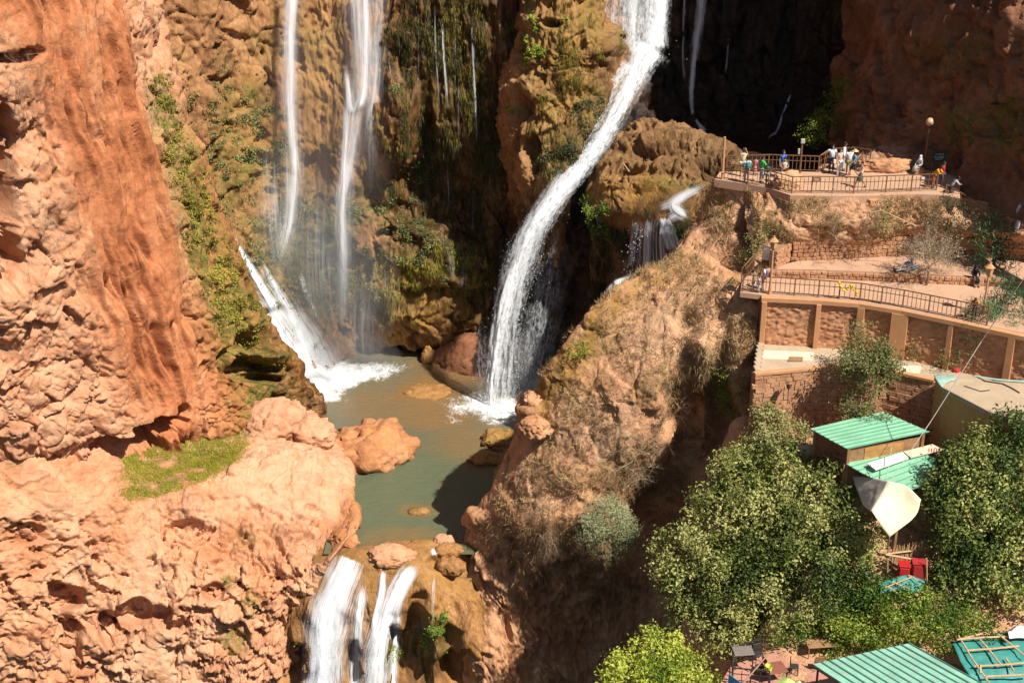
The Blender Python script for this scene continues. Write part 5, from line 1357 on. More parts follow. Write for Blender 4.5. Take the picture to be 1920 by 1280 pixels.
# sand coloured building with flat roof
def building():
    top = [at(1752, 706, z=Z3 + .55), at(1768, 728, z=Z3 + .55), at(1856, 774, z=Z3 + .55), at(1960, 800, z=Z3 + .55), at(2090, 760, z=Z3 + .55), at(2060, 712, z=Z3 + .55), at(1920, 718, z=Z3 + .55)]
    iv = Vector((top[1].x, top[1].y, Z4 - 1))
    root = empty("flat_roofed_building", iv, 0, "sand coloured brick building with flat littered roof at the right edge", "building")
    m, nt, b = newmat("yellow_brick")
    bt = N(nt, "ShaderNodeTexBrick", Scale=1.0); bt.inputs["Brick Width"].default_value = .3; bt.inputs["Row Height"].default_value = .11; bt.inputs["Mortar Size"].default_value = .012
    bt.inputs["Color1"].default_value = (.46, .29, .10, 1); bt.inputs["Color2"].default_value = (.38, .23, .08, 1); bt.inputs["Mortar"].default_value = (.25, .16, .07, 1)
    g = nt.nodes.new("ShaderNodeNewGeometry"); sx = nt.nodes.new("ShaderNodeSeparateXYZ"); cb = nt.nodes.new("ShaderNodeCombineXYZ")
    L(nt, g.outputs["Position"], sx.inputs[0]); L(nt, mth(nt, 'SUBTRACT', sx.outputs[0], sx.outputs[1]), cb.inputs[0]); L(nt, sx.outputs[2], cb.inputs[1]); L(nt, cb.outputs[0], bt.inputs["Vector"])
    L(nt, bt.outputs["Color"], b.inputs["Base Color"]); b.inputs["Roughness"].default_value = .9
    bump(nt, bt.outputs["Fac"], b, -.4, .02)
    n = len(top)
    mb = MB(); mb.slab([p.lerp(sum(top, Vector()) / n, .02) - iv + Vector((0, 0, -.2)) for p in top], Z3 - Z4 + 2.5); mb.build("wall", m, root)
    mb = MB(); mb.slab([p - iv for p in top], .2); mb.build("roof", M_conc, root)
    mb = MB(); mb.bar(top[1] - iv + Vector((0, 0, .02)), top[2] - iv + Vector((0, 0, .02)), .1, .1); mb.bar(top[2] - iv + Vector((0, 0, .02)), top[3] - iv + Vector((0, 0, .02)), .1, .1); mb.build("roof_edge", flat("edge_grey", (.28, .22, .16)), root)
building()
def cloth(name, label, cat, pts, mat, nu=18, nv=14, sag=.1, wr=.06, seed=0, th=True):
    """draped sheet over a grid of corner points"""
    C = np.array([[tuple(p) for p in r] for r in pts])
    G = crom(crom(C, nv, 0), nu, 1); sh = G.shape[:2]
    Nn = normals_of(G); Pn = G.reshape(-1, 3)
    o = np.array(pts[0][0])
    d = fbm(Pn * 1.3 + seed, 4, .55) * wr
    P = Pn + Nn.reshape(-1, 3) * d[:, None] - o
    idx = np.arange(sh[0] * sh[1]).reshape(sh)
    F = np.stack([idx[:-1, :-1].ravel(), idx[:-1, 1:].ravel(), idx[1:, 1:].ravel(), idx[1:, :-1].ravel()], 1)
    ob = new_obj(name, mesh_np(name, P, F, mat), None, o)
    if th:
        md = ob.modifiers.new("thickness", 'SOLIDIFY'); md.thickness = .02
    return tag(ob, label, cat)
M_teal = flat("teal_tarp", (.035, .20, .17), .55, .2, 3)
M_tealpale = flat("pale_teal_tarp", (.24, .36, .30), .6, .2, 3)
cloth("tarpaulin", "crumpled pale teal tarpaulin on the left corner of the flat roof", "tarpaulin", [[at(1751, 704, z=Z3 + .62), at(1768, 703, z=Z3 + .62), at(1790, 704, z=Z3 + .60)], [at(1755, 712, z=Z3 + .72), at(1774, 709, z=Z3 + .70), at(1792, 708, z=Z3 + .62)], [at(1766, 724, z=Z3 + .62), at(1780, 716, z=Z3 + .6), at(1793, 712, z=Z3 + .58)]], M_tealpale, wr=.12)
cloth("teal_sheet", "narrow strip of teal sheeting along the back of the flat roof", "tarpaulin", [[at(1822, 703, z=Z3 + .62), at(1880, 711, z=Z3 + .62), at(1940, 714, z=Z3 + .62)], [at(1826, 706, z=Z3 + .6), at(1880, 714, z=Z3 + .6), at(1940, 718, z=Z3 + .6)]], M_tealpale, wr=.02)
def pipe(name, label, cat, pts, r, mat):
    mb = MB(); p0 = Vector(pts[0]); mb.tube([Vector(p) - p0 for p in pts], r, 6)
    return tag(mb.build(name, mat, None, p0), label, cat)
pipe("roof_hose", "thin dark hose lying across the flat roof", "hose", [at(1830, 706, z=Z3 + .6), at(1848, 714, z=Z3 + .6), at(1880, 719, z=Z3 + .6), at(1897, 727, z=Z3 + .6), at(1912, 736, z=Z3 + .6)], .03, M_dark)
pipe("roof_cable", "thin dark cable snaking over the middle of the flat roof", "cable", [at(1808, 723, z=Z3 + .6), at(1826, 729, z=Z3 + .6), at(1838, 733, z=Z3 + .6), at(1856, 731, z=Z3 + .6)], .022, M_dark)

# canvas canopy
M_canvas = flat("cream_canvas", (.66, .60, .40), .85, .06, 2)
M_canvas_shade = flat("shaded_canvas", (.52, .46, .38), .85, .08, 2)  # cream canvas with the left side's shade painted in as grey
top_r, peak, low_r, tip, low_l, top_l = at(1676, 899, 62.9), at(1668, 902, 62.7), at(1727, 936, 61.8), at(1668, 1006, 60.6), at(1634, 958, 61.6), at(1598, 892, 66.0)
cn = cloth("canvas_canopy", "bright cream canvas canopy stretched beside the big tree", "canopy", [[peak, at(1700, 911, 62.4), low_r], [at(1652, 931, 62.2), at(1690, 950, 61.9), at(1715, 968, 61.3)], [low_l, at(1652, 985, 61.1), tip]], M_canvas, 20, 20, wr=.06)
side = cloth("shaded_canvas_side", "left sheet of the cream canvas canopy, its shade painted in as grey", "canopy", [[top_l, at(1632, 895, 64.6), peak], [at(1606, 915, 64.9), at(1630, 916, 63.8), at(1652, 930, 62.15)], [at(1616, 940, 63.6), at(1622, 950, 62.7), low_l + Vector((-.02, -.02, -.02))]], M_canvas_shade, 20, 20, wr=.06)
pipe("canopy_rope", "taut rope from the canopy tip down to a pole", "rope", [tip, at(1664, 1036, 61.4)], .025, M_paleWood)

# reed fence, poles, red cupboards, small teal awning
def reed_fence():
    a, b = at(1668, 1072, 61.9), at(1735, 1060, 62.6)
    root = empty("reed_fence", a, 0, "upright reed fence in the shade under the cream canopy", "fence")
    n = 44
    for k in range(n):
        p = a.lerp(b, k / (n - 1)) - a; h = rnd.uniform(1.3, 1.65)
        mb = MB(); mb.cone(p, p + Vector((rnd.uniform(-.05, .05), 0, h)), .032, .02, 5); mb.build("reed", M_paleWood if k % 3 else M_wood, root)
reed_fence()
def pole(pts, r, label): return pipe("wooden_pole", label, "pole", pts, r, M_paleWood)
pole([at(1662, 1038, 61.7), at(1712, 1032, 62.2)], .05, "short pole laid level above the reed fence")
pole([at(1660, 1039, 61.5), at(1700, 1046, 61.6), at(1776, 1057, 61.8)], .055, "long crooked pole reaching right over the red cupboards")
pole([at(1738, 1090, 60.9), at(1737, 1046, 60.9)], .04, "upright stake at the right side of the red cupboards")
pole([at(1664, 1044, 61.6), at(1664, 1076, 61.6)], .045, "upright stake under the canopy rope left of the reed fence")
M_redp = flat("red_paint_gloss", (.42, .015, .015), .35, .12, 2, spec=.5)
M_redd = flat("red_cloth", (.33, .02, .02), .8, .12, 2)
for (px, py, w, lb, m) in [(1693, 1093, .54, "glossy red cupboard left of its twin beneath the long pole", M_redp), (1722, 1089, .74, "matt red cupboard draped in cloth, right of the glossy one", M_redd)]:
    p = at(px, py, 61.0)
    root = empty("red_cupboard", p, R(-8), lb, "cupboard")
    mb = MB(); mb.box((0, .3, .48), (w, .55, .96), bev=.025); mb.build("body", m, root)
    mb = MB(); mb.box((0, .01, .48), (w * .84, .03, .80), bev=.01); mb.build("door", m, root)
    mb = MB(); mb.box((0, .3, .985), (w * 1.06, .60, .05), bev=.01); mb.build("top", m, root)
aw = cloth("teal_awning", "small teal awning crossed by poles among the leaves", "awning", [[at(1652, 1092, 60.6), at(1700, 1078, 61), at(1735, 1088, 61)], [at(1650, 1112, 60), at(1690, 1106, 60.2), at(1725, 1112, 60.2)]], M_teal, wr=.05)
for pts, lb in [([(1655, 1104, 60.2), (1708, 1083, 60.9)], "pole lying across the left of the small teal awning"), ([(1672, 1092, 60.5), (1703, 1106, 60.2)], "thin pole across the middle of the small teal awning"), ([(1662, 1100, 60.1), (1684, 1115, 59.8)], "dark short pole at the front of the small teal awning"), ([(1702, 1079, 61), (1722, 1092, 60.6)], "pole at the right end of the small teal awning")]:
    pole([at(x, y, Yv) + Vector((0, -.12, .14)) for x, y, Yv in pts], .035, lb)

# cafe terrace at the bottom edge
floor("cafe_floor", [(1345, 1290), (1372, 1245), (1470, 1218), (1560, 1212), (1660, 1215), (1800, 1230), (1960, 1250), (1960, 1420), (1345, 1420)], 6.25, .5, M_redfloor)
ZC = 6.25
A_, B_, C_, D_ = at(1524, 1244, z=8.7), at(1704, 1205, z=8.95), at(1905, 1316, z=8.95), at(1690, 1352, z=8.7)
iv = Vector((A_.x, A_.y, ZC))
h3 = empty("cafe_roof", iv, 0, "large pale green ribbed metal roof at the bottom edge", "roof")
sheet_roof(h3, D_, A_, B_, C_, 12, True, M_green2, inv=iv)
for q in (A_, B_, C_, D_, A_.lerp(D_, .5), B_.lerp(C_, .5)):
    q = q.lerp((A_ + B_ + C_ + D_) / 4, .06); mb = MB(); mb.bar(q - iv + Vector((0, 0, -.06)), Vector((q.x, q.y, ZC)) - iv, .09); mb.build("post", M_dark, h3)
for a, b in ((A_, B_), (A_, D_), (B_, C_)):
    mb = MB(); mb.bar(a.lerp(b, .02) - iv + Vector((0, 0, -.12)), a.lerp(b, .98) - iv + Vector((0, 0, -.12)), .08); mb.build("beam", M_dark, h3)
def table(px, py, z, w, d, h, mat, label, rz=0, legm=None):
    root = empty("table", at(px, py, z=z), rz, label, "table")
    mb = MB(); mb.box((0, 0, h), (w, d, .05), bev=.01); mb.build("tabletop", mat, root)
    for sx in (-1, 1):
        for sy in (-1, 1):
            mb = MB(); mb.bar((sx * (w / 2 - .06), sy * (d / 2 - .06), 0), (sx * (w / 2 - .06), sy * (d / 2 - .06), h - .02), .05); mb.build("leg", legm or M_dark, root)
    return root
def chair(px, py, z, mat, label, rz=0):
    root = empty("chair", at(px, py, z=z), rz, label, "chair", "cafe chairs")
    mb = MB(); mb.box((0, 0, .45), (.42, .42, .04), bev=.01); mb.build("seat", mat, root)
    mb = MB(); mb.box((0, .2, .74), (.42, .03, .34), bev=.01); mb.build("backrest", mat, root)
    for sx in (-1, 1):
        mb = MB(); mb.bar((sx * .18, -.18, 0), (sx * .18, -.18, .44), .035); mb.build("leg", mat, root)
        mb = MB(); mb.bar((sx * .18, .19, 0), (sx * .18, .21, .9), .035); mb.build("leg", mat, root)
    return root
M_rust = flat("brown_table", (.22, .08, .05), .6, .15, 3)
table(1452, 1274, ZC, 1.0, .9, .74, M_rust, "square red-brown table in the open middle of the cafe floor", .25)
table(1391, 1247, ZC + .25, 1.0, .75, .9, flat("grey_top", (.18, .15, .13), .5), "grey topped counter table inside the corner railing", .1)
table(1537, 1228, ZC, 1.5, .7, .74, M_wood, "long wooden table in the leaf shade at the back of the cafe", .1, M_wood)
table(1612, 1226, ZC, 1.2, .7, .74, M_wood, "wooden table in shade behind the large green roof", .05, M_wood)
chair(1425, 1262, ZC, M_dark, "dark metal chair left of the red-brown table", -1.2)
chair(1420, 1238, ZC, M_dark, "dark metal chair behind the counter table", .3)
chair(1488, 1262, ZC, M_dark, "dark metal chair right of the red-brown table", 1.4)
chair(1534, 1254, ZC, M_wood, "wooden chair standing in front of the long table", 3.0)
bk = empty("yellow_bucket", at(1441, 1258, z=ZC + .78), 0, "bright yellow-green bucket standing on the red-brown table", "bucket")
mb = MB(); mb.cone((0, 0, 0), (0, 0, .34), .13, .18, 16, False); mb.cone((0, 0, .01), (0, 0, .02), .13, .13, 16); mb.build("pail", flat("lime_plastic", (.58, .66, .10), .4), bk)
mb = MB(); mb.cone((0, 0, .33), (0, 0, .36), .195, .195, 16, False); mb.build("rim", flat("lime_plastic", (.58, .66, .10), .4), bk)
for px, py, r, lb in [(1476, 1281, .5, "large pale green parasol top cut by the bottom edge"), (1500, 1283, .36, "cream parasol top next to the pale green one")]:
    p = at(px, py, z=ZC + 1.0); root = empty("parasol", p, 0, lb, "parasol")
    mb = MB(); mb.cone((0, 0, .0), (0, 0, .28), r, .03, 10); mb.build("cover", flat("parasol_green" if 'green parasol' in lb else "parasol_cream", (.42, .52, .16) if 'green parasol' in lb else (.62, .60, .35)), root)
    mb = MB(); mb.cone((0, 0, -1.0), (0, 0, .1), .03, .03, 8); mb.build("pole", M_dark, root)
# blue banner on the corner railing
rl = railing("dark metal railing around the corner of the cafe floor", split(line([(1372, 1246), (1372, 1284), (1440, 1290)], ZC + .02), 1.1), 1.05, .3, M_dark, "metal_railing")
railing("thin dark railing at the back of the counter table", split(line([(1372, 1246), (1424, 1228)], ZC + .02), 1.0), 1.05, .3, M_dark, "metal_railing")
p = at(1368, 1262, z=ZC + .9); q = at(1402, 1287, z=ZC + .9)
bn = empty("blue_banner", p, 0, "blue banner with pale blue script tied to the cafe corner railing", "banner")
mb = MB(); d = q - p; n = Vector((d.y, -d.x, 0)).normalized(); mb.slab([Vector((0, 0, 0)) + n * .06, d + n * .06, d + n * .03, n * .03], .85); mb.build("cloth", flat("banner_blue", (.02, .24, .50), .6), bn)
o = scribble([(.18, .7, .1), (-.05, .8, .06), (-.2, .7, .05)], .8, .6, M_white, 21).build("lettering", flat("pale_blue", (.40, .62, .75)), bn, d * .55 + n * .075 + Vector((0, 0, -.4)))
o.rotation_euler = (0, 0, math.atan2(d.y, d.x))
pole([at(1392, 1282, z=ZC + 1.0), at(1444, 1221, z=ZC + 2.6)], .035, "grey slanting pole rising across the cafe corner")
# teal tarp shelter with a lattice of poles, bottom right
tp = cloth("tarp_roof", "dark teal tarpaulin roof under a lattice of poles at the lower right", "tarpaulin", [[at(1785, 1205, 57.6), at(1850, 1190, 58.2), at(1960, 1180, 58.8)], [at(1800, 1238, 56.4), at(1860, 1235, 56.6), at(1960, 1230, 57)], [at(1830, 1290, 55.0), at(1880, 1290, 55.2), at(1960, 1290, 55.4)]], M_teal, 30, 24, wr=.16)
up = Vector((0, -.1, .22))
for k, (pts, lb) in enumerate([([(1791, 1204, 57.6), (1846, 1190, 58.1)], "topmost short pole of the lattice over the teal tarp"), ([(1792, 1203, 57.5), (1840, 1199, 57.7), (1920, 1196, 58)], "upper long cross pole of the lattice over the teal tarp"),
        ([(1812, 1223, 56.9), (1860, 1220, 57), (1908, 1215, 57.3)], "middle cross pole of the lattice over the teal tarp"), ([(1824, 1253, 56), (1880, 1250, 56.1), (1925, 1246, 56.3)], "lower cross pole of the lattice over the teal tarp"),
        ([(1846, 1272, 55.4), (1930, 1268, 55.6)], "lowest cross pole of the lattice over the teal tarp"), ([(1795, 1196, 57.8), (1820, 1238, 56.4), (1852, 1284, 55.1)], "left rafter of the lattice over the teal tarp"),
        ([(1826, 1192, 58), (1852, 1222, 57), (1874, 1250, 56.1)], "middle rafter of the lattice over the teal tarp"), ([(1858, 1184, 58.3), (1886, 1206, 57.6), (1922, 1236, 56.6)], "right rafter of the lattice over the teal tarp"), ([(1884, 1238, 56.6), (1899, 1262, 55.8)], "short loose stick on the lower right of the teal tarp"), ([(1836, 1266, 55.6), (1836, 1250, 56.0)], "stub of pole standing up at the left of the teal tarp")]):
    pole([at(*q) + up for q in pts], .05, lb)
M_plastic = flat("clear_plastic", (.66, .62, .62), .35, .15, 6, spec=.6)
cloth("plastic_sheet", "crumpled translucent white plastic sheet above the teal tarp", "sheet", [[at(1886, 1186, 58.2), at(1905, 1176, 58.4), at(1940, 1180, 58.6)], [at(1888, 1194, 57.8) + Vector((0, 0, .3)), at(1908, 1188, 58) + Vector((0, 0, .4)), at(1940, 1192, 58.2) + Vector((0, 0, .3))], [at(1890, 1202, 57.5) + Vector((0, 0, .15)), at(1910, 1200, 57.7) + Vector((0, 0, .15)), at(1940, 1204, 57.9) + Vector((0, 0, .15))]], M_plastic, wr=.22)
# cables
def cable(pts, r, label): return pipe("cable", label, "cable", pts, r, flat("cable_grey", (.42, .38, .34), .6))
cable([at(1926, 512, 64.5), at(1840, 640, 65.5), at(1745, 790, 64.4), at(1668, 903, 62.7)], .022, "long pale cable from the right edge down to the canopy peak")
cable([at(1672, 838, 64.5), at(1662, 899, 62.9)], .018, "short second cable ending beside the canopy peak")

# yard clutter
M_grey = flat("galvanised", (.36, .35, .34), .5, .2, 2)
tk = empty("white_tank", at(1634, 652, z=Z3 + .02), R(-6), "white covered trough against the rendered wall in the yard", "trough")
mb = MB(); mb.box((0, .3, .62), (1.35, .8, .5), bev=.03); mb.build("body", M_white, tk)
mb = MB(); mb.box((0, .3, .89), (1.42, .86, .05), bev=.01); mb.build("lid", flat("grey_lid", (.48, .45, .42), .6), tk)
for sx in (-.55, .55):
    mb = MB(); mb.box((sx, .3, .18), (.1, .7, .37)); mb.build("leg", M_dark, tk)
cloth("grey_cover", "wrinkled grey plastic cover leaning over boxes in the yard", "cover", [[at(1658, 626, z=Z3 + 1.0), at(1690, 628, z=Z3 + .95), at(1718, 632, z=Z3 + .85)], [at(1662, 652, z=Z3 + .35), at(1692, 653, z=Z3 + .35), at(1718, 654, z=Z3 + .3)], [at(1666, 656, z=Z3 + .02), at(1692, 657, z=Z3 + .02), at(1716, 658, z=Z3 + .02)]], M_plastic, wr=.1)
gp = empty("metal_sheet", at(1894, 692, z=Z3 + .02), R(-14), "grey metal sheet leaning against the wall at the right edge", "metal sheet")
mb = MB(); mb.box((0, .35, .5), (1.7, .04, 1.15), M=Matrix.Rotation(R(-25), 4, 'X')); mb.build("panel", M_grey, gp)
mb = MB(); mb.box((0, .32, 1.06), (1.74, .06, .05), M=Matrix.Rotation(R(-25), 4, 'X')); mb.build("edge", M_white, gp)
def lumps(name, label, cat, p, mat, n, r, sp):
    mb = MB()
    for k in range(n): mb.ball((rnd.uniform(-sp, sp), rnd.uniform(-sp, sp) * .6, r * rnd.uniform(.3, 1.1)), r * rnd.uniform(.5, 1.1), 1, sc=(rnd.uniform(.7, 1.4), 1, rnd.uniform(.6, 1.2)))
    return tag(mb.build(name, mat, None, p), label, cat)
lumps("yellow_sack", "crumpled bright yellow sack lying by the rendered wall", "sack", at(1590, 638, z=Z3 + .02), flat("yellow_plastic", (.70, .48, .02), .5), 6, .2, .3)
lumps("red_sack", "small red bundle under the bush on the yard edge", "bundle", at(1791, 697, z=Z3 + .02), flat("red_plastic", (.5, .03, .03), .5), 4, .17, .12)
lumps("red_bag", "red bag at the extreme right edge of the yard", "bag", at(1917, 702, z=Z3 + .02), flat("red_plastic", (.5, .03, .03), .5), 4, .2, .14)
lumps("rubble_pile", "little heap of brown rags on the pale yard floor", "rubble", at(1512, 645, z=Z3 + .02), flat("brown_rags", (.22, .12, .08)), 6, .1, .25)
lumps("green_bundle", "small pale green bundle against the rendered wall", "bundle", at(1536, 628, z=Z3 + .05), flat("pale_green_cloth", (.35, .45, .25)), 4, .16, .16)
for k, (a, b, lb) in enumerate([((1535, 635), (1600, 636), "long board lying at the foot of the rendered wall"), ((1440, 634), (1535, 637), "weathered beam along the back of the yard"), ((1548, 638), (1585, 641), "short stick beside the yellow sack")]):
    pole([at(*a, z=Z3 + .12), at(*b, z=Z3 + .12)], .06, lb)
for q, lb in (([(1432, 656), (1526, 660), (1524, 676), (1428, 672)], "pale concrete slab panel at the left of the yard floor"), ([(1480, 668), (1506, 669), (1505, 676), (1478, 676)], "brown patch plate on the yard slab"), ([(1690, 684), (1728, 686), (1724, 700), (1682, 697)], "pale slab on the right of the yard near the wall edge")):
    P = [at(x, y, z=Z3 + (.05 if 'patch' not in lb else .08)) for x, y in q]; mb = MB(); mb.slab([x - P[0] for x in P], .05)
    tag(mb.build("floor_slab" if 'slab' in lb else "plate", flat("bright_concrete", (.58, .49, .36), .9, .12, 1.2) if 'patch' not in lb else M_wood, None, P[0]), lb, "slab")
def SY(px, py, off=.3):
    return on('spur', px, py).y - off
# ------------------------------------------------------------------ boulders
def boulder(name, label, c, r, mat, seed, sub=5, amp=.3, flatten=0.0, group=None, moss=0.0, ochre=0.0, wetz=None, axes=(1, 1, 1), rz=0, pale=0):
    bm = bmesh.new(); bmesh.ops.create_icosphere(bm, subdivisions=sub, radius=1.0)
    V = np.array([v.co[:] for v in bm.verts], np.float32)
    F = np.array([[v.index for v in f.verts] for f in bm.faces], np.int32); bm.free()
    s = max(r)
    q = V * np.array(r, np.float32) / s
    n = fbm(q * 1.1 + seed * 9.1, 3, .5) * amp * 1.1
    n = n + facets(q * 1.7, seed) * amp * .55 + facets(q * 4.5, seed + 3) * amp * .22 + fbm(q * 6 + seed, 4, .62, ridge=True) * amp * .22
    P = V * (1 + n)[:, None] * np.array(r, np.float32)
    ca, sa = math.cos(rz), math.sin(rz)
    P = np.stack([P[:, 0] * ca - P[:, 1] * sa, P[:, 0] * sa + P[:, 1] * ca, P[:, 2]], 1)
    a = no_attr(P)
    up = V[:, 2]
    a["moss"] = np.clip(moss * (.6 + .6 * noise(P * 1.2 + seed)), 0, 1); a["ochre"] = np.clip(ochre * (.7 + .6 * noise(P + seed)), 0, 1); a["pale"] += pale
    if wetz is not None: a["wet"] = sstep(wetz + .35, wetz, P[:, 2])
    o = new_obj(name, mesh_np(name, P, F, mat, a), None, c)
    return tag(o, label, "boulder", group)
PB = "boulders in the pool"
boulder("boulder", "largest red boulder standing in the pool beside the left bank", at(692, 850, z=0), (3.5, 2.6, 2.1), M_pale, 1, 5, .42, group=PB, ochre=.7, wetz=-.1)
boulder("boulder", "yellow mossy boulder, upper of the pair at the right edge of the pool", at(938, 826, z=.1), (1.35, 1.3, .75), M_lip, 2, 5, .3, group=PB, moss=.5, ochre=1.0, wetz=-.1)
boulder("boulder", "flat yellow mossy boulder, lower of the pair at the right edge of the pool", at(914, 862, z=.05), (1.4, .9, .5), M_lip, 3, 5, .28, group=PB, moss=.5, ochre=1.0, wetz=-.1)
boulder("boulder", "tiny mossy rock breaking the water in the middle of the near pool", at(786, 960, z=0), (.75, .5, .25), M_lip, 4, 4, .3, group=PB, moss=.5, ochre=.8, wetz=-.1)
boulder("boulder", "mossy rounded boulder under the back wall of the pool", at(772, 642, z=.2), (1.35, 1.0, .75), M_lip, 5, 5, .25, group=PB, moss=.7, ochre=1.0, wetz=-.1)
boulder("boulder", "upright yellow stone standing alone in the far pool", at(803, 672, z=.3), (.6, .6, 1.15), M_lip, 6, 4, .3, group=PB, ochre=1.0, wetz=-.2)
boulder("boulder", "small yellow stone at the foot of the upright stone", at(818, 685, z=0), (.5, .4, .3), M_lip, 7, 4, .3, group=PB, ochre=1.0, wetz=-.1)
boulder("boulder", "broad brown shaded boulder behind the main fall", at(905, 688, z=-.4), (4.2, 2.6, 2.9), M_shade, 8, 5, .16, group=PB, wetz=0)
boulder("boulder", "flat ochre rock barely under the surface of the middle pool", at(806, 737, z=-.18), (2.0, 1.7, .34), M_lip, 9, 5, .2, group=PB, ochre=1.0)
boulder("boulder", "tiny ochre pebble left of the flat submerged rock", at(765, 737, z=0), (.35, .3, .22), M_lip, 10, 3, .3, group=PB, ochre=1.0)
boulder("lip_stone", "pale block sitting on the lip left of the middle of the lower fall", at(733, 1042, z=.05), (1.5, 1.0, .62), M_pale, 11, 5, .28, group="stones along the pool lip", pale=.6, ochre=.3, wetz=-.3)
boulder("lip_stone", "small pale stone at the right end of the pool lip", at(832, 1014, z=.1), (.62, .5, .42), M_pale, 12, 4, .3, group="stones along the pool lip", pale=.9)
boulder("lip_stone", "brown wet stone beside the small pale stone on the lip", at(842, 1032, z=0), (.9, .6, .42), M_lip, 13, 4, .3, group="stones along the pool lip", ochre=.4)
boulder("lip_stone", "long low ochre stone in the middle of the pool lip", at(790, 1026, z=-.1), (1.2, .8, .3), M_lip, 14, 4, .25, group="stones along the pool lip", ochre=.9)
boulder("lip_stone", "dark stone under the right end of the pool lip", at(846, 1060, z=-.7), (.9, .7, .6), M_lip, 15, 4, .3, group="stones along the pool lip")
boulder("bank_boulder", "big pale angular boulder resting on the left bank by the grass", at(512, 795, 90.0), (2.3, 1.7, 1.75), M_pale, 16, 5, .26, pale=.7, rz=.3)
boulder("bank_boulder", "smaller pale boulder on the pool side of the angular one", at(582, 815, 90.0), (1.8, 1.5, 1.3), M_pale, 17, 5, .28, pale=.7, group=None)
boulder("bank_boulder", "low tan rock on the left bank where the pool meets the lower fall", at(646, 1012, z=.1), (.95, .9, .6), M_pale, 22, 5, .3, ochre=.4)
boulder("spur_boulder", "knobbly red boulder at the water edge, upper of two at the spur foot", at(1003, 752, SY(1003, 752, 0)), (.75, .8, .55), M_spur, 18, 5, .36)
boulder("spur_boulder", "knobbly red boulder at the water edge, lower of two at the spur foot", at(1002, 800, SY(1002, 800, 0)), (.95, .9, .7), M_spur, 19, 5, .36)
boulder("terrace_rock", "lumpy sand coloured rock on the upper terrace behind the railing", at(1475, 345, z=Z1 + .25), (.95, .55, .85), M_spur, 20, 5, .3, pale=.5)
boulder("cliff_foot_rock", "sunlit rubble of red rock at the foot of the shaded cliff", at(1660, 312, z=Z1 + .3), (1.6, .6, .5), M_spur, 21, 5, .5)

# ------------------------------------------------------------------ leaves and twigs
def leaf_mat(name, dark, mid, light, trans=.3, gloss=.35):
    m, nt, b = newmat(name)
    t = attr(nt, "tint")
    c = ramp(nt, t, [(0.05, dark), (.5, mid), (.95, light)]).outputs[0]
    L(nt, c, b.inputs["Base Color"]); b.inputs["Roughness"].default_value = .5
    b.inputs["Specular IOR Level"].default_value = gloss
    tr = nt.nodes.new("ShaderNodeBsdfTranslucent"); L(nt, c, tr.inputs[0])
    mx = nt.nodes.new("ShaderNodeMixShader"); mx.inputs[0].default_value = trans
    L(nt, b.outputs[0], mx.inputs[1]); L(nt, tr.outputs[0], mx.inputs[2])
    L(nt, mx.outputs[0], nt.nodes["Material Output"].inputs["Surface"])
    return m
RS = np.random.RandomState(11)
def leaf_mesh(name, C, Nn, size, tint, mat, aspect=.55, droop=0.0):
    """one folded quad per leaf"""
    n = len(C)
    a = RS.normal(size=(n, 3)); a -= (a * Nn).sum(1)[:, None] * Nn; a[:, 2] -= droop; a /= np.linalg.norm(a, axis=1)[:, None]
    b = np.cross(Nn, a); b /= np.maximum(np.linalg.norm(b, axis=1)[:, None], 1e-6)
    s = (size * RS.uniform(.6, 1.3, n))[:, None]
    p0 = C - a * s * .5; p1 = C + b * s * aspect * .5 + Nn * s * .1; p2 = C + a * s * .5; p3 = C - b * s * aspect * .5 + Nn * s * .1
    V = np.stack([p0, p1, p2, p3], 1).reshape(-1, 3)
    F = np.arange(4 * n).reshape(n, 4)
    return mesh_np(name, V, F, mat, {"tint": np.repeat(tint, 4)}, smooth=False)
def crown_points(clumps, twigs=14, leaves=22, sig=.26, gap=.0, up=.35):
    Cs, Ns, Ts = [], [], []
    for (c, r) in clumps:
        rr = np.array(r if isinstance(r, (tuple, list)) else (r, r, r * .85))
        m = int(twigs * rr[0] * rr[2]) + 3
        d = RS.normal(size=(m, 3)); d[:, 2] += .25; d /= np.linalg.norm(d, axis=1)[:, None]
        k = RS.uniform(.35, 1.0, m) ** .45
        tw = np.array(c) + d * rr * k[:, None]
        tw = tw + .3 * rr.min() * np.stack([noise(tw * .8), noise(tw * .8 + 33), noise(tw * .8 + 66)], 1)
        tt = np.clip(.5 + .8 * noise(tw * .6 + 5) + RS.normal(size=m) * .16 + RS.normal() * .2, 0, 1)
        if gap: 
            ok = noise(tw * 1.1 + 9) > gap - .6; tw, d, tt = tw[ok], d[ok], tt[ok]; m = len(tw)
        P = np.repeat(tw, leaves, 0) + RS.normal(size=(m * leaves, 3)) * sig
        n = np.repeat(d, leaves, 0) * .7 + RS.normal(size=(m * leaves, 3)) * .75 + np.array((0, 0, up))
        n /= np.linalg.norm(n, axis=1)[:, None]
        Cs.append(P); Ns.append(n); Ts.append(np.clip(np.repeat(tt, leaves) + RS.normal(size=m * leaves) * .14, 0, 1))
    return np.concatenate(Cs), np.concatenate(Ns), np.concatenate(Ts)
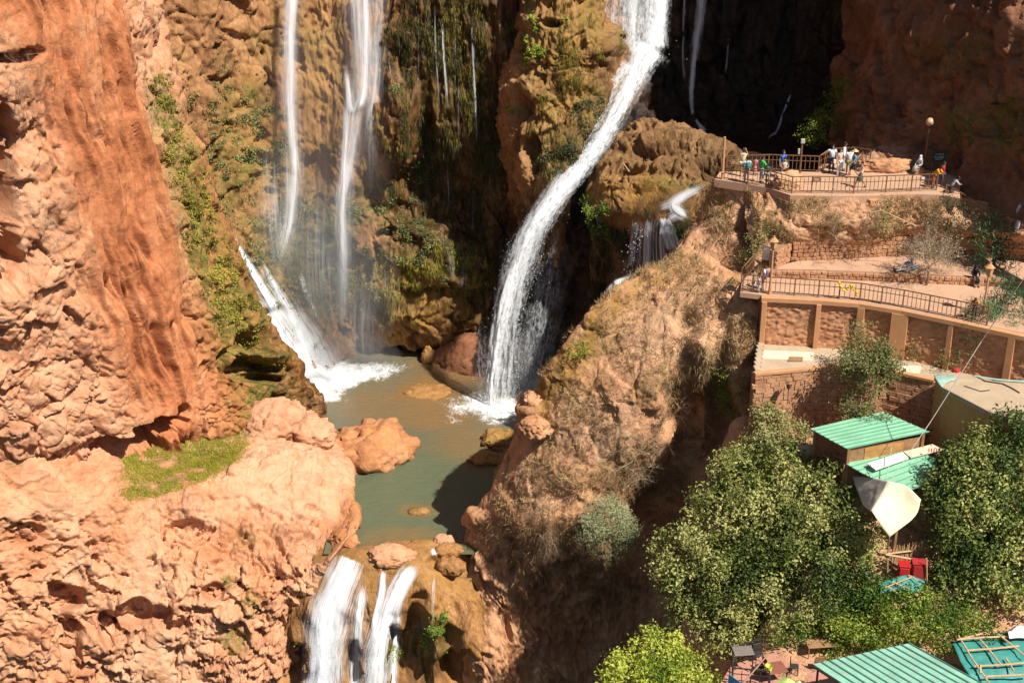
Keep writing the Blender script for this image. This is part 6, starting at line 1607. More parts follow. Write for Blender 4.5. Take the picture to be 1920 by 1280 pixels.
def twig_mesh(name, segs, mat):
    """thin three-sided twigs: segs (n, 8): a, b, ra, rb"""
    S = np.array(segs); n = len(S)
    a, b, ra, rb = S[:, 0:3], S[:, 3:6], S[:, 6], S[:, 7]
    d = b - a; d /= np.maximum(np.linalg.norm(d, axis=1)[:, None], 1e-6)
    u = np.cross(d, np.array((.31, .47, .82))); u /= np.maximum(np.linalg.norm(u, axis=1)[:, None], 1e-6); v = np.cross(d, u)
    ring = []
    for p, r in ((a, ra), (b, rb)):
        for k in range(3):
            t = k * 2 * math.pi / 3
            ring.append(p + (u * math.cos(t) + v * math.sin(t)) * r[:, None])
    V = np.stack(ring, 1).reshape(-1, 3)
    o = np.arange(n)[:, None] * 6
    F = np.concatenate([np.concatenate([o + k, o + (k + 1) % 3, o + 3 + (k + 1) % 3, o + 3 + k], 1) for k in range(3)])
    return mesh_np(name, V, F, mat, smooth=True)
def grow(p, d, ln, r, depth, segs, rng, spread=.6, sag=0.0, kids=(2, 4), tips=None):
    n = 3; q = np.array(p, float); dd = np.array(d, float); dd /= np.linalg.norm(dd)
    for k in range(n):
        dd = dd + rng.normal(size=3) * .16; dd[2] -= sag; dd /= np.linalg.norm(dd)
        e = q + dd * ln / n
        segs.append((*q, *e, r * (1 - k * .22), r * (1 - (k + 1) * .22))); q = e
        if depth > 0 and k >= 0:
            for _ in range(rng.randint(kids[0] - 1, kids[1])):
                nd = dd + rng.normal(size=3) * spread
                grow(q, nd, ln * rng.uniform(.5, .75), r * .5, depth - 1, segs, rng, spread, sag, kids, tips)
    if tips is not None and depth <= 1: tips.append(q.copy())
M_bark = flat("grey_bark", (.16, .105, .07), .9, .3, 4)
M_twig = flat("dry_twigs", (.30, .20, .125), .9, .3, 4)
M_twigp = flat("pale_dry_twigs", (.46, .34, .22), .9, .25, 4)
M_oak = leaf_mat("carob_leaves", (.055, .085, .013), (.20, .225, .045), (.50, .48, .17))
M_oak2 = leaf_mat("dark_carob_leaves", (.035, .07, .012), (.155, .195, .035), (.47, .46, .15))
M_lime = leaf_mat("lime_leaves", (.12, .18, .015), (.30, .37, .04), (.56, .58, .10), .4)
M_vine = leaf_mat("vine_leaves", (.06, .12, .012), (.17, .27, .03), (.40, .42, .07), .4)
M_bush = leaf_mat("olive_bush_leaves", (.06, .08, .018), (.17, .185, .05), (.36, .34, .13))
M_pine = leaf_mat("pine_needles", (.02, .05, .018), (.055, .115, .04), (.14, .22, .08), .2)
M_greydry = leaf_mat("grey_dry_leaves", (.14, .12, .07), (.26, .22, .14), (.40, .34, .23))
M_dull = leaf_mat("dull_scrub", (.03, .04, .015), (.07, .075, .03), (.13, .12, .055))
def tree(name, label, cat, base, clumps, mat, size=.2, twigs=14, leaves=22, sig=.26, trunk_r=.2, gap=0.0, bark=None, group=None, aspect=.55, droop=0, limbs=True, up=.35):
    base = Vector(base)
    root = empty(name, base, 0, label, cat, group)
    cl = [(np.array(c) - np.array(base), r) for c, r in clumps]
    C, Nn, T = crown_points([(tuple(c + np.array(base)), r) for c, r in cl], twigs, leaves, sig, gap, up)
    new_obj("crown", leaf_mesh("crown", C - np.array(base), Nn, size, T, mat, aspect, droop), root)
    mid = sum((c for c, r in cl), np.zeros(3)) / len(cl)
    fork = mid * .35; fork[2] = max(.3, mid[2] * .42)
    mb = MB(); mb.tube([(0, 0, -.5), tuple(fork * .5 + np.array((.06, 0, 0))), tuple(fork)], [trunk_r * 1.2, trunk_r, trunk_r * .8], 8); mb.build("trunk", bark or M_bark, root, smooth=True)
    if limbs:
        for c, r in cl:
            h = (fork + c) / 2 + RS.normal(size=3) * .2
            mb = MB(); mb.tube([tuple(fork), tuple(h), tuple(c)], [trunk_r * .55, trunk_r * .35, trunk_r * .12], 5); mb.build("limb", bark or M_bark, root, smooth=True)
    return root
def K(px, py, Y, r): return (tuple(at(px, py, Y)), r)
tree("carob_tree", "huge spreading tree with pale green leaves left of the canvas canopy", "tree", (13.6, 66, 5.5),
     [K(1290, 1050, 66.5, 2.0), K(1350, 1000, 66.5, 2.3), K(1410, 940, 67, 2.2), K(1470, 905, 67.4, 2.1), K(1385, 885, 68, 1.5), K(1540, 945, 66, 2.2), K(1590, 1010, 65, 1.9), K(1455, 1010, 65.6, 2.7), K(1530, 1060, 64.4, 2.4), K(1390, 1080, 65, 2.3), K(1590, 1085, 63.8, 1.8), K(1450, 1130, 63.6, 2.1), K(1320, 1120, 65, 1.9), K(1340, 1180, 63.6, 1.4), K(1520, 1145, 62.8, 1.8), K(1550, 890, 66.6, 1.2), K(1420, 1190, 62.8, 1.4), K(1265, 1085, 66, 1.2), K(1500, 985, 65.6, 2.2), K(1440, 1075, 64.4, 2.0), K(1345, 1060, 65.6, 1.8), K(1610, 1060, 64, 1.4), K(1570, 970, 65.6, 1.6), K(1380, 1140, 64, 1.6), K(1480, 1160, 62.8, 1.6), K(1580, 1125, 63, 1.4), K(1300, 1090, 65.6, 1.6), K(1330, 935, 67.6, 1.2), K(1290, 1150, 64.6, 1.1), K(1380, 1190, 63, 1.3), K(1540, 1185, 61.8, 1.1), K(1625, 1110, 63, 1.0), K(1490, 1200, 61.6, 1.0), K(1600, 1150, 62.6, 1.2)], M_oak, .205, 38, 25, .24, .30, .30)
tree("carob_tree", "tall dark leafy tree filling the right edge below the flat roof", "tree", (25.5, 62, 7.5),
     [K(1848, 838, 64.4, 1.4), K(1898, 812, 64.6, 1.4), K(1795, 880, 63.8, 1.0), K(1790, 845, 64.2, .6), K(1860, 890, 63.4, 2.2), K(1905, 930, 63, 2.2), K(1790, 930, 63, 1.7), K(1830, 985, 62.2, 2.1), K(1890, 1030, 61.8, 2.2), K(1780, 1010, 62.2, 1.2), K(1800, 1075, 61.4, 1.5), K(1850, 1110, 60.8, 1.5), K(1905, 1120, 60.6, 1.7), K(1745, 925, 63.2, .8), K(1820, 1130, 60.4, .9), K(1925, 860, 64, 1.7), K(1800, 1040, 61.8, 1.4), K(1762, 895, 63.4, .6), K(1830, 930, 62.8, 1.8), K(1868, 862, 63.8, 1.3), K(1870, 970, 62.4, 1.9), K(1845, 1050, 61.4, 1.7), K(1770, 960, 62.8, 1.2), K(1815, 880, 63.4, 1.5), K(1920, 990, 62.2, 1.8), K(1880, 1090, 60.8, 1.5), K(1770, 1085, 61, .9)], M_oak2, .205, 40, 25, .24, .30, .40)
tree("lime_tree", "bright yellow-green young tree at the bottom edge", "tree", (8.2, 57.5, 3.0),
     [K(1230, 1235, 58, 1.5), K(1180, 1262, 57.4, 1.2), K(1285, 1262, 57.6, 1.3), K(1240, 1285, 57, 1.6), K(1216, 1195, 58.2, .5), K(1260, 1205, 58.2, .6), K(1150, 1275, 57.2, .7), K(1320, 1290, 57, 1.0)], M_lime, .19, 40, 22, .2, .12)
tree("shrub_tree", "small mounded tree between the stone steps and the gully", "tree", at(1455, 870, 69.2),
     [K(1440, 795, 70.4, 1.1), K(1475, 818, 70, 1.2), K(1425, 830, 69.8, 1.1), K(1460, 850, 69.2, 1.2), K(1490, 840, 69.4, .8), K(1430, 775, 70.6, .6)], M_bush, .17, 44, 22, .2, .12)
tree("shrub_tree", "yellow-green bushy tree at the head of the gully above the huge tree", "tree", at(1400, 930, 69),
     [K(1380, 875, 69.6, 1.3), K(1420, 865, 69.6, 1.2), K(1355, 890, 69.6, .9), K(1440, 885, 69, 1.3), K(1370, 910, 69, 1.0), K(1480, 890, 68.6, 1.0)], leaf_mat("fresh_bush_leaves", (.06, .09, .015), (.17, .20, .04), (.33, .33, .09)), .17, 44, 22, .2, .12)
tree("understory_shrub", "dense shadowed shrubbery between the huge tree and the climbing vine", "shrub", at(1590, 1150, 62.4),
     [(tuple(at(x, y, z=z)), r) for x, y, z, r in [(1560, 1075, 9.2, 1.2), (1605, 1060, 9.6, 1.0), (1590, 1108, 8.6, 1.1), (1545, 1118, 8.0, 1.1), (1632, 1085, 9.2, .7), (1628, 1025, 10.2, .7), (1520, 1160, 7.3, 1.0), (1480, 1188, 6.9, .9), (1560, 1150, 7.8, 1.0), (1610, 1130, 8.4, .8), (1620, 990, 10.8, .7), (1580, 1030, 10.0, 1.0)]], M_oak2, .19, 42, 20, .22, .12)
vn = tree("climbing_vine", "sprawling green vine over hidden trellis in front of the red cupboards", "vine", at(1700, 1215, 59),
     [K(1640, 1140, 60, (1.5, 1.2, .7)), K(1700, 1125, 59.8, (1.5, 1.2, .7)), K(1755, 1145, 59.4, (1.5, 1.2, .7)), K(1815, 1172, 58.8, (1.3, 1.1, .55)), K(1700, 1165, 58.9, (1.6, 1.1, .7)), K(1625, 1185, 59, (1.2, 1, .7)), K(1765, 1190, 58.4, (1.3, 1, .6)), K(1580, 1190, 59.4, (1.0, 1, .8)), K(1560, 1225, 58.8, .6), K(1640, 1215, 58.6, .7), K(1500, 1190, 60.4, (1.3, 1, .9)), K(1850, 1190, 58.2, (.8, .8, .4)), K(1560, 1165, 60.6, (1.1, 1, .8)), K(1600, 1160, 60.2, (1.1, 1, .7)), K(1530, 1200, 60, (1, .9, .7)), K(1640, 1110, 60.6, .7)], M_vine, .17, 60, 22, .2, .1)
# sparse tree on the yard edge, its shade on the block wall
def bare_tree(name, label, base, top, spread, mat_l, size, nleaf, seed, depth=3, trunk_r=.07, n0=5, lean=(0, 0, 1), leaves=True, kids=(2, 4), cat="tree", tm=None, sig=.12):
    rng = np.random.RandomState(seed); base = np.array(base)
    root = empty(name, tuple(base), 0, label, cat)
    segs, tips = [], []
    for k in range(n0):
        d = np.array(lean, float) + rng.normal(size=3) * spread
        grow(np.zeros(3), d, top * rng.uniform(.45, .62), trunk_r, depth, segs, rng, .55, 0.0, kids, tips)
    new_obj("branches", twig_mesh("branches", segs, tm or M_twig), root)
    if leaves and len(tips):
        Tp = np.array(tips); P = np.repeat(Tp, nleaf, 0) + rng.normal(size=(len(Tp) * nleaf, 3)) * sig
        Nn = rng.normal(size=P.shape) + np.array((0, 0, .5)); Nn /= np.linalg.norm(Nn, axis=1)[:, None]
        new_obj("crown", leaf_mesh("crown", P, Nn, size, np.clip(rng.uniform(0, 1, len(P)) * .7 + .15 + .3 * noise(P), 0, 1), mat_l), root)
    return root
bare_tree("bare_tree", "half bare tree leaning over the edge of the pale yard", at(1620, 712, 71.0), 2.9, .5, M_bush, .15, 7, 4, 3, .07, 5, (-.15, -.3, .8), sig=.16)
tree("leafy_shrub", "leafy green shrub hanging under the half bare tree at the wall top", "shrub", at(1650, 725, 70.6), [K(1640, 715, 70.4, .8), K(1630, 745, 70.2, .6), K(1655, 700, 70.6, .6), K(1605, 725, 70.4, .5)], M_bush, .15, 30, 14, .2, .05)
pt = bare_tree("umbrella_tree", "small round greyish tree with a thin trunk growing between the paths", at(1737, 535, z=Z2), 1.0, .8, M_greydry, .1, 5, 6, 2, .04, 1, (0, 0, 1), leaves=False)
segs, tips = [], []; rng = np.random.RandomState(8)
for k in range(14):
    grow(np.array((0, 0, 1.15)), np.array((rng.normal() * .9, rng.normal() * .6, .75)), 1.35, .03, 2, segs, rng, .5, 0, (2, 4), tips)
new_obj("branches", twig_mesh("branches", segs, M_twigp), pt)
mb = MB(); mb.tube([(0, 0, -.1), (.03, 0, .6), (0, 0, 1.2)], [.07, .055, .05], 6); mb.build("trunk", M_bark, pt)
Tp = np.array(tips); P = np.repeat(Tp, 6, 0) + rng.normal(size=(len(Tp) * 6, 3)) * .12; Nn = rng.normal(size=P.shape); Nn /= np.linalg.norm(Nn, axis=1)[:, None]
new_obj("crown", leaf_mesh("crown", P, Nn, .1, rng.uniform(0, 1, len(P)), M_greydry), pt)
# feathery pines at the right
def pine(label, base, clumps, mat=M_pine, size=.34, twigs=26, leaves=26, name="pine_tree"):
    return tree(name, label, "tree", base, clumps, mat, size, twigs, leaves, .22, .1, aspect=.12, droop=.7)
pine("feathery dark pine in shade left of the stair at the right edge", at(1862, 500, 79), [K(1865, 440, 79, .9), K(1850, 470, 78.8, .9), K(1880, 470, 78.8, .8), K(1860, 410, 79.4, .6), K(1845, 495, 78.4, .6), K(1890, 495, 78.2, .6)])
pine("large dusty pine overhanging the right end of the lower path railing", at(1890, 660, 72.2), [K(1885, 540, 73.8, 1.0), K(1905, 570, 73.2, 1.2), K(1850, 600, 72.6, 1.2), K(1895, 615, 72.2, 1.2), K(1825, 620, 72.2, .9), K(1860, 640, 71.8, 1.0), K(1910, 640, 71.8, .9), K(1815, 600, 72.6, .6)])
tree("yard_shrub", "olive green shrub at the right of the pale yard below the pine", "shrub", at(1805, 692, 72), [K(1790, 665, 72, .7), K(1820, 670, 71.8, .7), K(1775, 680, 71.6, .5), K(1838, 655, 72, .5)], M_bush, .12, 30, 16, .2, .05)
tree("yard_shrub", "small yellowish shrub beside the grey plastic cover in the yard", "shrub", at(1716, 668, 73.2), [K(1716, 648, 73.2, .45), K(1722, 662, 73, .4), K(1706, 662, 73, .35)], M_bush, .1, 40, 14, .16, .03)
# scrub on the bank, in the gully and round the bowl
def shrub(label, px, py, Y, rs, mat, size=.12, twigs=30, leaves=16, name="shrub", cat="shrub"):
    return tree(name, label, cat, at(px, py + 14, Y), [K(px + dx, py + dy, Y + dz, r) for dx, dy, dz, r in rs], mat, size, twigs, leaves, .17, .04, limbs=False)
shrub("sunlit green shrub in the middle of the bank under the terrace railing", 1655, 400, 79.8, [(0, 0, 0, .6), (12, 14, -.2, .6), (-6, 22, -.3, .5), (4, -18, .2, .4)], M_bush)
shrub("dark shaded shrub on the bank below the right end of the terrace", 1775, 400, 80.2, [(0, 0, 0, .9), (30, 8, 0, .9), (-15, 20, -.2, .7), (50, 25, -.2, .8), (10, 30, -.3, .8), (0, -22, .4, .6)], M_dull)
shrub("dark green shrub in the shaded notch left of the white notice board", 1420, 450, SY(1420, 450), [(0, 0, 0, .7), (-14, 20, -.2, .6), (6, -22, .2, .5), (-28, 34, -.2, .5), (10, 24, -.3, .5)], M_bush)
shrub("dark green bush hanging in the gully beside the block wall", 1358, 705, SY(1358, 705), [(0, 0, 0, .7), (10, 24, -.2, .7), (-6, 44, -.3, .6), (12, -20, .2, .5), (4, 62, -.3, .5)], M_vine)
shrub("small green bush on the ochre rim of the spur above the pool", 1088, 652, SY(1088, 652), [(0, 0, 0, .55), (-10, 8, -.1, .4), (12, 6, -.1, .4)], M_vine)
ball = tree("round_bush", "round grey-green bush on the shaded front of the spur", "bush", at(1150, 1040, 75.6), [K(1138, 968, 73.6, (1.5, 1.3, 1.3)), K(1165, 1000, 73.2, (1.3, 1.1, 1.1)), K(1112, 992, 73.4, (1.1, 1, 1.1)), K(1150, 1025, 73.2, (1.2, 1, .9))], leaf_mat("needle_bush", (.15, .17, .075), (.30, .32, .16), (.46, .46, .26)), .2, 60, 26, .2, .1, aspect=.22)
shrub("sunlit lime green shrub at the left edge of the dark bowl pool", 1525, 240, 97.5, [(0, 0, 0, .9), (24, -14, .3, .9), (-14, 14, -.2, .7), (44, -24, .4, .7), (8, 20, -.3, .7)], M_lime)
shrub("dark green scrub climbing the shaded cliff above the lime shrub", 1560, 200, 98.5, [(0, 0, 0, 1.2), (20, -30, .4, 1.2), (-20, 25, -.3, 1.0), (30, 10, -.3, 1.0), (60, -50, -1.0, 1.0), (30, 50, -.5, .9)], M_vine)
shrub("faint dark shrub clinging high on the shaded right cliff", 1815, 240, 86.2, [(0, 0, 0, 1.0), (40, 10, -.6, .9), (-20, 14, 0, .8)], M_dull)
def dead_shrub(label, px, py, Y, r, n, seed, mat=None, sag=.02, lean=(0, -.4, .6), depth=3, name="dead_shrub", off=0):
    rng = np.random.RandomState(seed); b = at(px, py, Y); segs = []
    for k in range(max(6, int(n * .42))):
        d = np.array(lean) + rng.normal(size=3) * .6
        grow(rng.normal(size=3) * r * .25, d, r * rng.uniform(.5, .9), .02, depth, segs, rng, .6, sag, (2, 3), None)
    o = new_obj(name, twig_mesh(name, segs, mat or M_twig), None, b)
    return tag(o, label, "shrub")
dead_shrub("tangled grey dead shrub on the spur above the round bush", 1190, 850, SY(1190, 850), 2.1, 22, 1, M_twigp, depth=3)
dead_shrub("leafless brown thicket at the rim of the dark gully", 1240, 790, SY(1240, 790), 1.6, 16, 2, M_twig)
dead_shrub("pale fallen branches strewn over the middle of the bank", 1560, 405, 80.0, 1.8, 20, 3, M_twigp, .03, (0, -.5, .3))
dead_shrub("brown brush tangle on the left of the bank under the terrace", 1610, 425, 79.8, 1.3, 16, 4, M_twig, .03, (0, -.5, .3))
dead_shrub("dark twigs hanging from the spur front left of the round bush", 1030, 985, SY(1030, 985), 1.6, 22, 5, M_twig, .10, (0, -.7, .1))
dead_shrub("bare brown twigs under the round bush", 1140, 1065, SY(1140, 1065), 1.3, 16, 6, M_twig, .08, (0, -.7, .1))
dead_shrub("dry twiggy shrub on the high ledge at the upper left edge", 45, 125, 78.0, 1.7, 18, 7, M_twig, .0, (.3, -.4, .3))
dead_shrub("pale leafless shrub on the smooth left cliff", 95, 425, 78.4, 1.5, 18, 8, M_twigp, .03, (.2, -.4, .4))
dead_shrub("straw coloured dead branch in the gully beside the hanging bush", 1318, 800, SY(1318, 800), 1.0, 12, 9, M_twigp, .05, (0, -.6, .2))
dead_shrub("dead scrub in shade around the rusty post", 1755, 430, 79.8, 1.2, 14, 10, M_twig, .03, (0, -.5, .4))
pole([at(1632, 399, 79.0), at(1654, 394, 79.0), at(1682, 408, 78.8), at(1718, 424, 78.8)], .03, "long thin bent branch reaching across the bank to the rusty post")
pole([at(1158, 322, 96.8), at(1168, 305, 96.8), at(1180, 322, 96.6)], .05, "bent dead root arching on the brown mound")

# ------------------------------------------------------------------ grass and small ground cover, too much to count
def blades(name, C, Nn, ln, wd, tint, mat, lean=.7, hang=0.0):
    n = len(C)
    d = Nn * .6 + np.array((0, 0, 1.0 - hang)) * .8 + RS.normal(size=(n, 3)) * lean; d[:, 2] -= hang; d /= np.linalg.norm(d, axis=1)[:, None]
    s = RS.normal(size=(n, 3)); s -= (s * d).sum(1)[:, None] * d; s /= np.linalg.norm(s, axis=1)[:, None]
    l = (ln * RS.uniform(.5, 1.4, n))[:, None]; w = wd * l
    V = np.stack([C - s * w, C + s * w, C + d * l], 1).reshape(-1, 3)
    me = mesh_np(name, V, np.arange(3 * n).reshape(n, 3), mat, {"tint": np.repeat(tint, 3)}, smooth=False)
    return tag(new_obj(name, me), kind="stuff")
def scatter(surf, prob, n_tuft, per, sig=.12):
    """random points of a surface, chosen by prob(px, py, Q)"""
    Q = SURF[surf].astype(np.float64); px, py = pix(Q)
    w = np.clip(prob(px, py, Q), 0, None) * ((px > -60) & (px < 1980) & (py > -60) & (py < 1340)); w = w / w.sum()
    i = RS.choice(len(Q), n_tuft, p=w)
    C = np.repeat(Q[i], per, 0); C[:, :3] += RS.normal(size=C.shape) * sig * np.array((1, 1, .4))
    return C, np.repeat(noise(Q[i] * .8), per)
M_straw = leaf_mat("straw", (.18, .11, .05), (.45, .31, .15), (.66, .50, .27), .25, .2)
M_grass = leaf_mat("green_grass", (.16, .19, .012), (.33, .35, .025), (.52, .46, .09), .3, .2)
def tint(nv, n): return np.clip(.5 + .5 * nv + RS.normal(size=n) * .22, 0, 1)
def spur_p(px, py, Q):
    n = noise(Q * .45 + 3)
    return (py < 1050) * sstep(-.25, .35, n + .5 * blob(px, py, [(1300, 540, 80, 60, 1), (1240, 640, 120, 90, .7), (1380, 620, 50, 70, 1), (1030, 900, 80, 70, 1.3), (1130, 840, 90, 50, .8), (1340, 420, 40, 40, .8)])) * (px > 930)
C, nv = scatter("spur", spur_p, 5200, 11); blades("dry_grass", C, np.tile((0, -.5, .5), (len(C), 1)), .30, .05, tint(nv, len(C)), M_straw)
C, nv = scatter("spur", lambda px, py, Q: blob(px, py, [(1030, 1020, 110, 60, 1), (1100, 1080, 120, 60, .8), (960, 1000, 60, 40, .5), (1290, 740, 50, 90, .7), (1330, 700, 40, 60, .6), (1200, 900, 60, 60, .6)]), 2600, 10); blades("hanging_brush", C, np.tile((0, -.8, 0), (len(C), 1)), .42, .035, tint(nv - .6, len(C)), M_straw, .7, .9)
C, nv = scatter("bank", lambda px, py, Q: (py > 372) * (py < 452) * sstep(-.1, .4, noise(Q * .6)) * (px < 1800), 1300, 10); blades("dry_grass", C, np.tile((0, -.5, .5), (len(C), 1)), .28, .05, tint(nv, len(C)), M_straw)
C, nv = scatter("left_bank", lambda px, py, Q: grass_zone(px, py) * sstep(-.45, .25, noise(Q * .8) + .5 * blob(px, py, [(390, 850, 60, 40, 1), (270, 925, 40, 16, .6)])) + .12 * blob(px, py, [(440, 1205, 22, 20, 2), (430, 1085, 12, 14, 1.5), (470, 1130, 16, 20, 1.2), (465, 1015, 18, 12, 1)]), 5200, 10, .16); blades("green_grass", C, np.tile((0, -.2, 1), (len(C), 1)), .13, .12, tint(nv, len(C)), M_grass, .6)
C, nv = scatter("hillside", lambda px, py, Q: 1.0 + 0 * px, 1800, 9); blades("dry_grass", C, np.tile((0, -.3, .9), (len(C), 1)), .26, .05, tint(nv - .2, len(C)), M_straw)
# mosses and little ferns on the wet rock
def moss_leaves(surf, spots, n, per, mat, size=.16, sig=.15, extra=None):
    C, nv = scatter(surf, lambda px, py, Q: blob(px, py, spots, noise(Q * .8) * .8) * sstep(-.1, .3, noise(Q * 1.0 + 44)), n, per, sig)
    v = np.array((0, 0, CAM_Z)) - C; v /= np.linalg.norm(v, axis=1)[:, None]
    Nn = v * .6 + RS.normal(size=C.shape) * .6 + np.array((.2, 0, .5)); Nn /= np.linalg.norm(Nn, axis=1)[:, None]
    me = leaf_mesh("moss_cover", C + v * .05, Nn, size, tint(nv, len(C)), mat, .6)
    return tag(new_obj("moss_cover", me), kind="stuff")
M_moss = leaf_mat("moss_leaves", (.09, .08, .014), (.24, .195, .035), (.42, .35, .06), .2, .15)
moss_leaves("left_cliff", [(300, 190, 16, 50, 1), (330, 280, 22, 60, 1), (370, 400, 26, 70, 1), (415, 520, 30, 60, 1), (450, 590, 34, 34, 1.3), (485, 685, 36, 14, 1.2), (470, 620, 20, 40, 1)], 2600, 9, M_moss, .14)
moss_leaves("back_cliff", [(560, 470, 110, 90, .6), (835, 475, 55, 30, 1.4), (765, 470, 22, 24, 1), (720, 520, 40, 40, .5), (620, 520, 60, 60, .8), (430, 300, 50, 90, .7), (690, 385, 40, 20, 1), (640, 380, 24, 20, 1), (770, 430, 50, 16, 1), (790, 340, 40, 40, .8), (740, 165, 8, 8, 2), (480, 250, 60, 80, .6), (400, 180, 60, 60, .3)], 2600, 8, M_bush, .16)
def hanging_moss(surf, spots, n, per, mat, ln, name="hanging_moss"):
    C, nv = scatter(surf, lambda px, py, Q: blob(px, py, spots, noise(Q * .6) * .8) * sstep(-.2, .25, noise(Q * np.array((.9, .9, .2)) + 21)), n, per, .14)
    blades(name, C, np.tile((.15, -.5, 0), (len(C), 1)), ln, .06, tint(nv, len(C)), mat, .22, 1.5)
M_hang = leaf_mat("hanging_moss_fronds", (.07, .05, .015), (.19, .13, .03), (.25, .24, .035), .2, .15)
hanging_moss("back_cliff", [(745, 230, 40, 80, 1), (850, 120, 34, 180, 1), (895, 160, 24, 180, 1), (815, 150, 26, 160, .8), (780, 90, 30, 110, .7), (940, 150, 30, 150, .4)], 1900, 9, M_hang, .36)
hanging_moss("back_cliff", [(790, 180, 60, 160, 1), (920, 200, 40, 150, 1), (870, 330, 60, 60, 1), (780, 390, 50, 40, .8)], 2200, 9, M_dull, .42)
hanging_moss("back_cliff", [(835, 500, 60, 60, 1.3), (770, 520, 40, 60, .8), (720, 540, 40, 60, .6), (620, 540, 50, 60, .6), (560, 470, 80, 70, .5)], 1700, 9, M_moss, .34)
hanging_moss("buttress", [(1070, 120, 50, 130, .8), (1030, 230, 36, 100, .8), (1075, 300, 50, 40, 1)], 900, 9, M_hang, .34)
hanging_moss("mound", [(1150, 430, 60, 40, 1), (1240, 425, 60, 14, .6), (1110, 500, 40, 60, 1)], 900, 9, M_dull, .36)
moss_leaves("buttress", [(1005, 15, 10, 40, 1.2), (995, 85, 14, 20, 2), (1012, 100, 6, 12, 1.4), (990, 115, 10, 8, 1), (965, 210, 10, 20, 1.2), (1060, 20, 8, 20, .8)], 420, 9, M_lime, .17, .1)
moss_leaves("buttress", [(1070, 300, 50, 40, 1), (1110, 220, 30, 50, .4)], 900, 8, M_dull, .14)
moss_leaves("mound", [(1095, 400, 30, 26, 1), (1125, 440, 22, 20, .7)], 300, 9, M_vine, .15)
moss_leaves("lower_lip", [(822, 1180, 14, 26, 1.2), (740, 1230, 16, 20, 1), (832, 1210, 10, 12, 1), (545, 1235, 16, 24, 1.2), (800, 1200, 10, 30, .7)], 300, 9, M_vine, .14)
# ------------------------------------------------------------------ people
SKINJOBS = []
def skin_obj(name, verts, edges, radii, mat, parent=None, root_i=0, sub=1):
    """continuous surface grown round a skeleton of joints"""
    bm = bmesh.new(); ly = bm.verts.layers.skin.verify()
    vs = []
    for k, (p, r) in enumerate(zip(verts, radii)):
        v = bm.verts.new(p); rr = r if isinstance(r, tuple) else (r, r)
        v[ly].radius = rr; v[ly].use_root = (k == root_i); vs.append(v)
    for a, b in edges: bm.edges.new((vs[a], vs[b]))
    me = bpy.data.meshes.new(name); bm.to_mesh(me); bm.free(); me.materials.append(mat)
    o = new_obj(name, me, parent)
    m = o.modifiers.new("skin", 'SKIN'); m.use_smooth_shade = True; m.branch_smoothing = .2
    s = o.modifiers.new("smooth", 'SUBSURF'); s.levels = sub; s.render_levels = sub
    SKINJOBS.append((o, mat))
    return o
SKIN_T = [flat("tan_skin", (.36, .20, .12), .6, .06, 8), flat("brown_skin", (.20, .10, .06), .6, .06, 8), flat("fair_skin", (.48, .30, .21), .6, .06, 8)]
HAIR = flat("black_hair", (.012, .009, .008), .5, .2, 20)
HAIRB = flat("brown_hair", (.06, .03, .015), .5, .2, 20)
def cl(rgb): return flat("cloth_%02d%02d%02d" % tuple(int(c * 99) for c in rgb), rgb, .85, .1, 9)
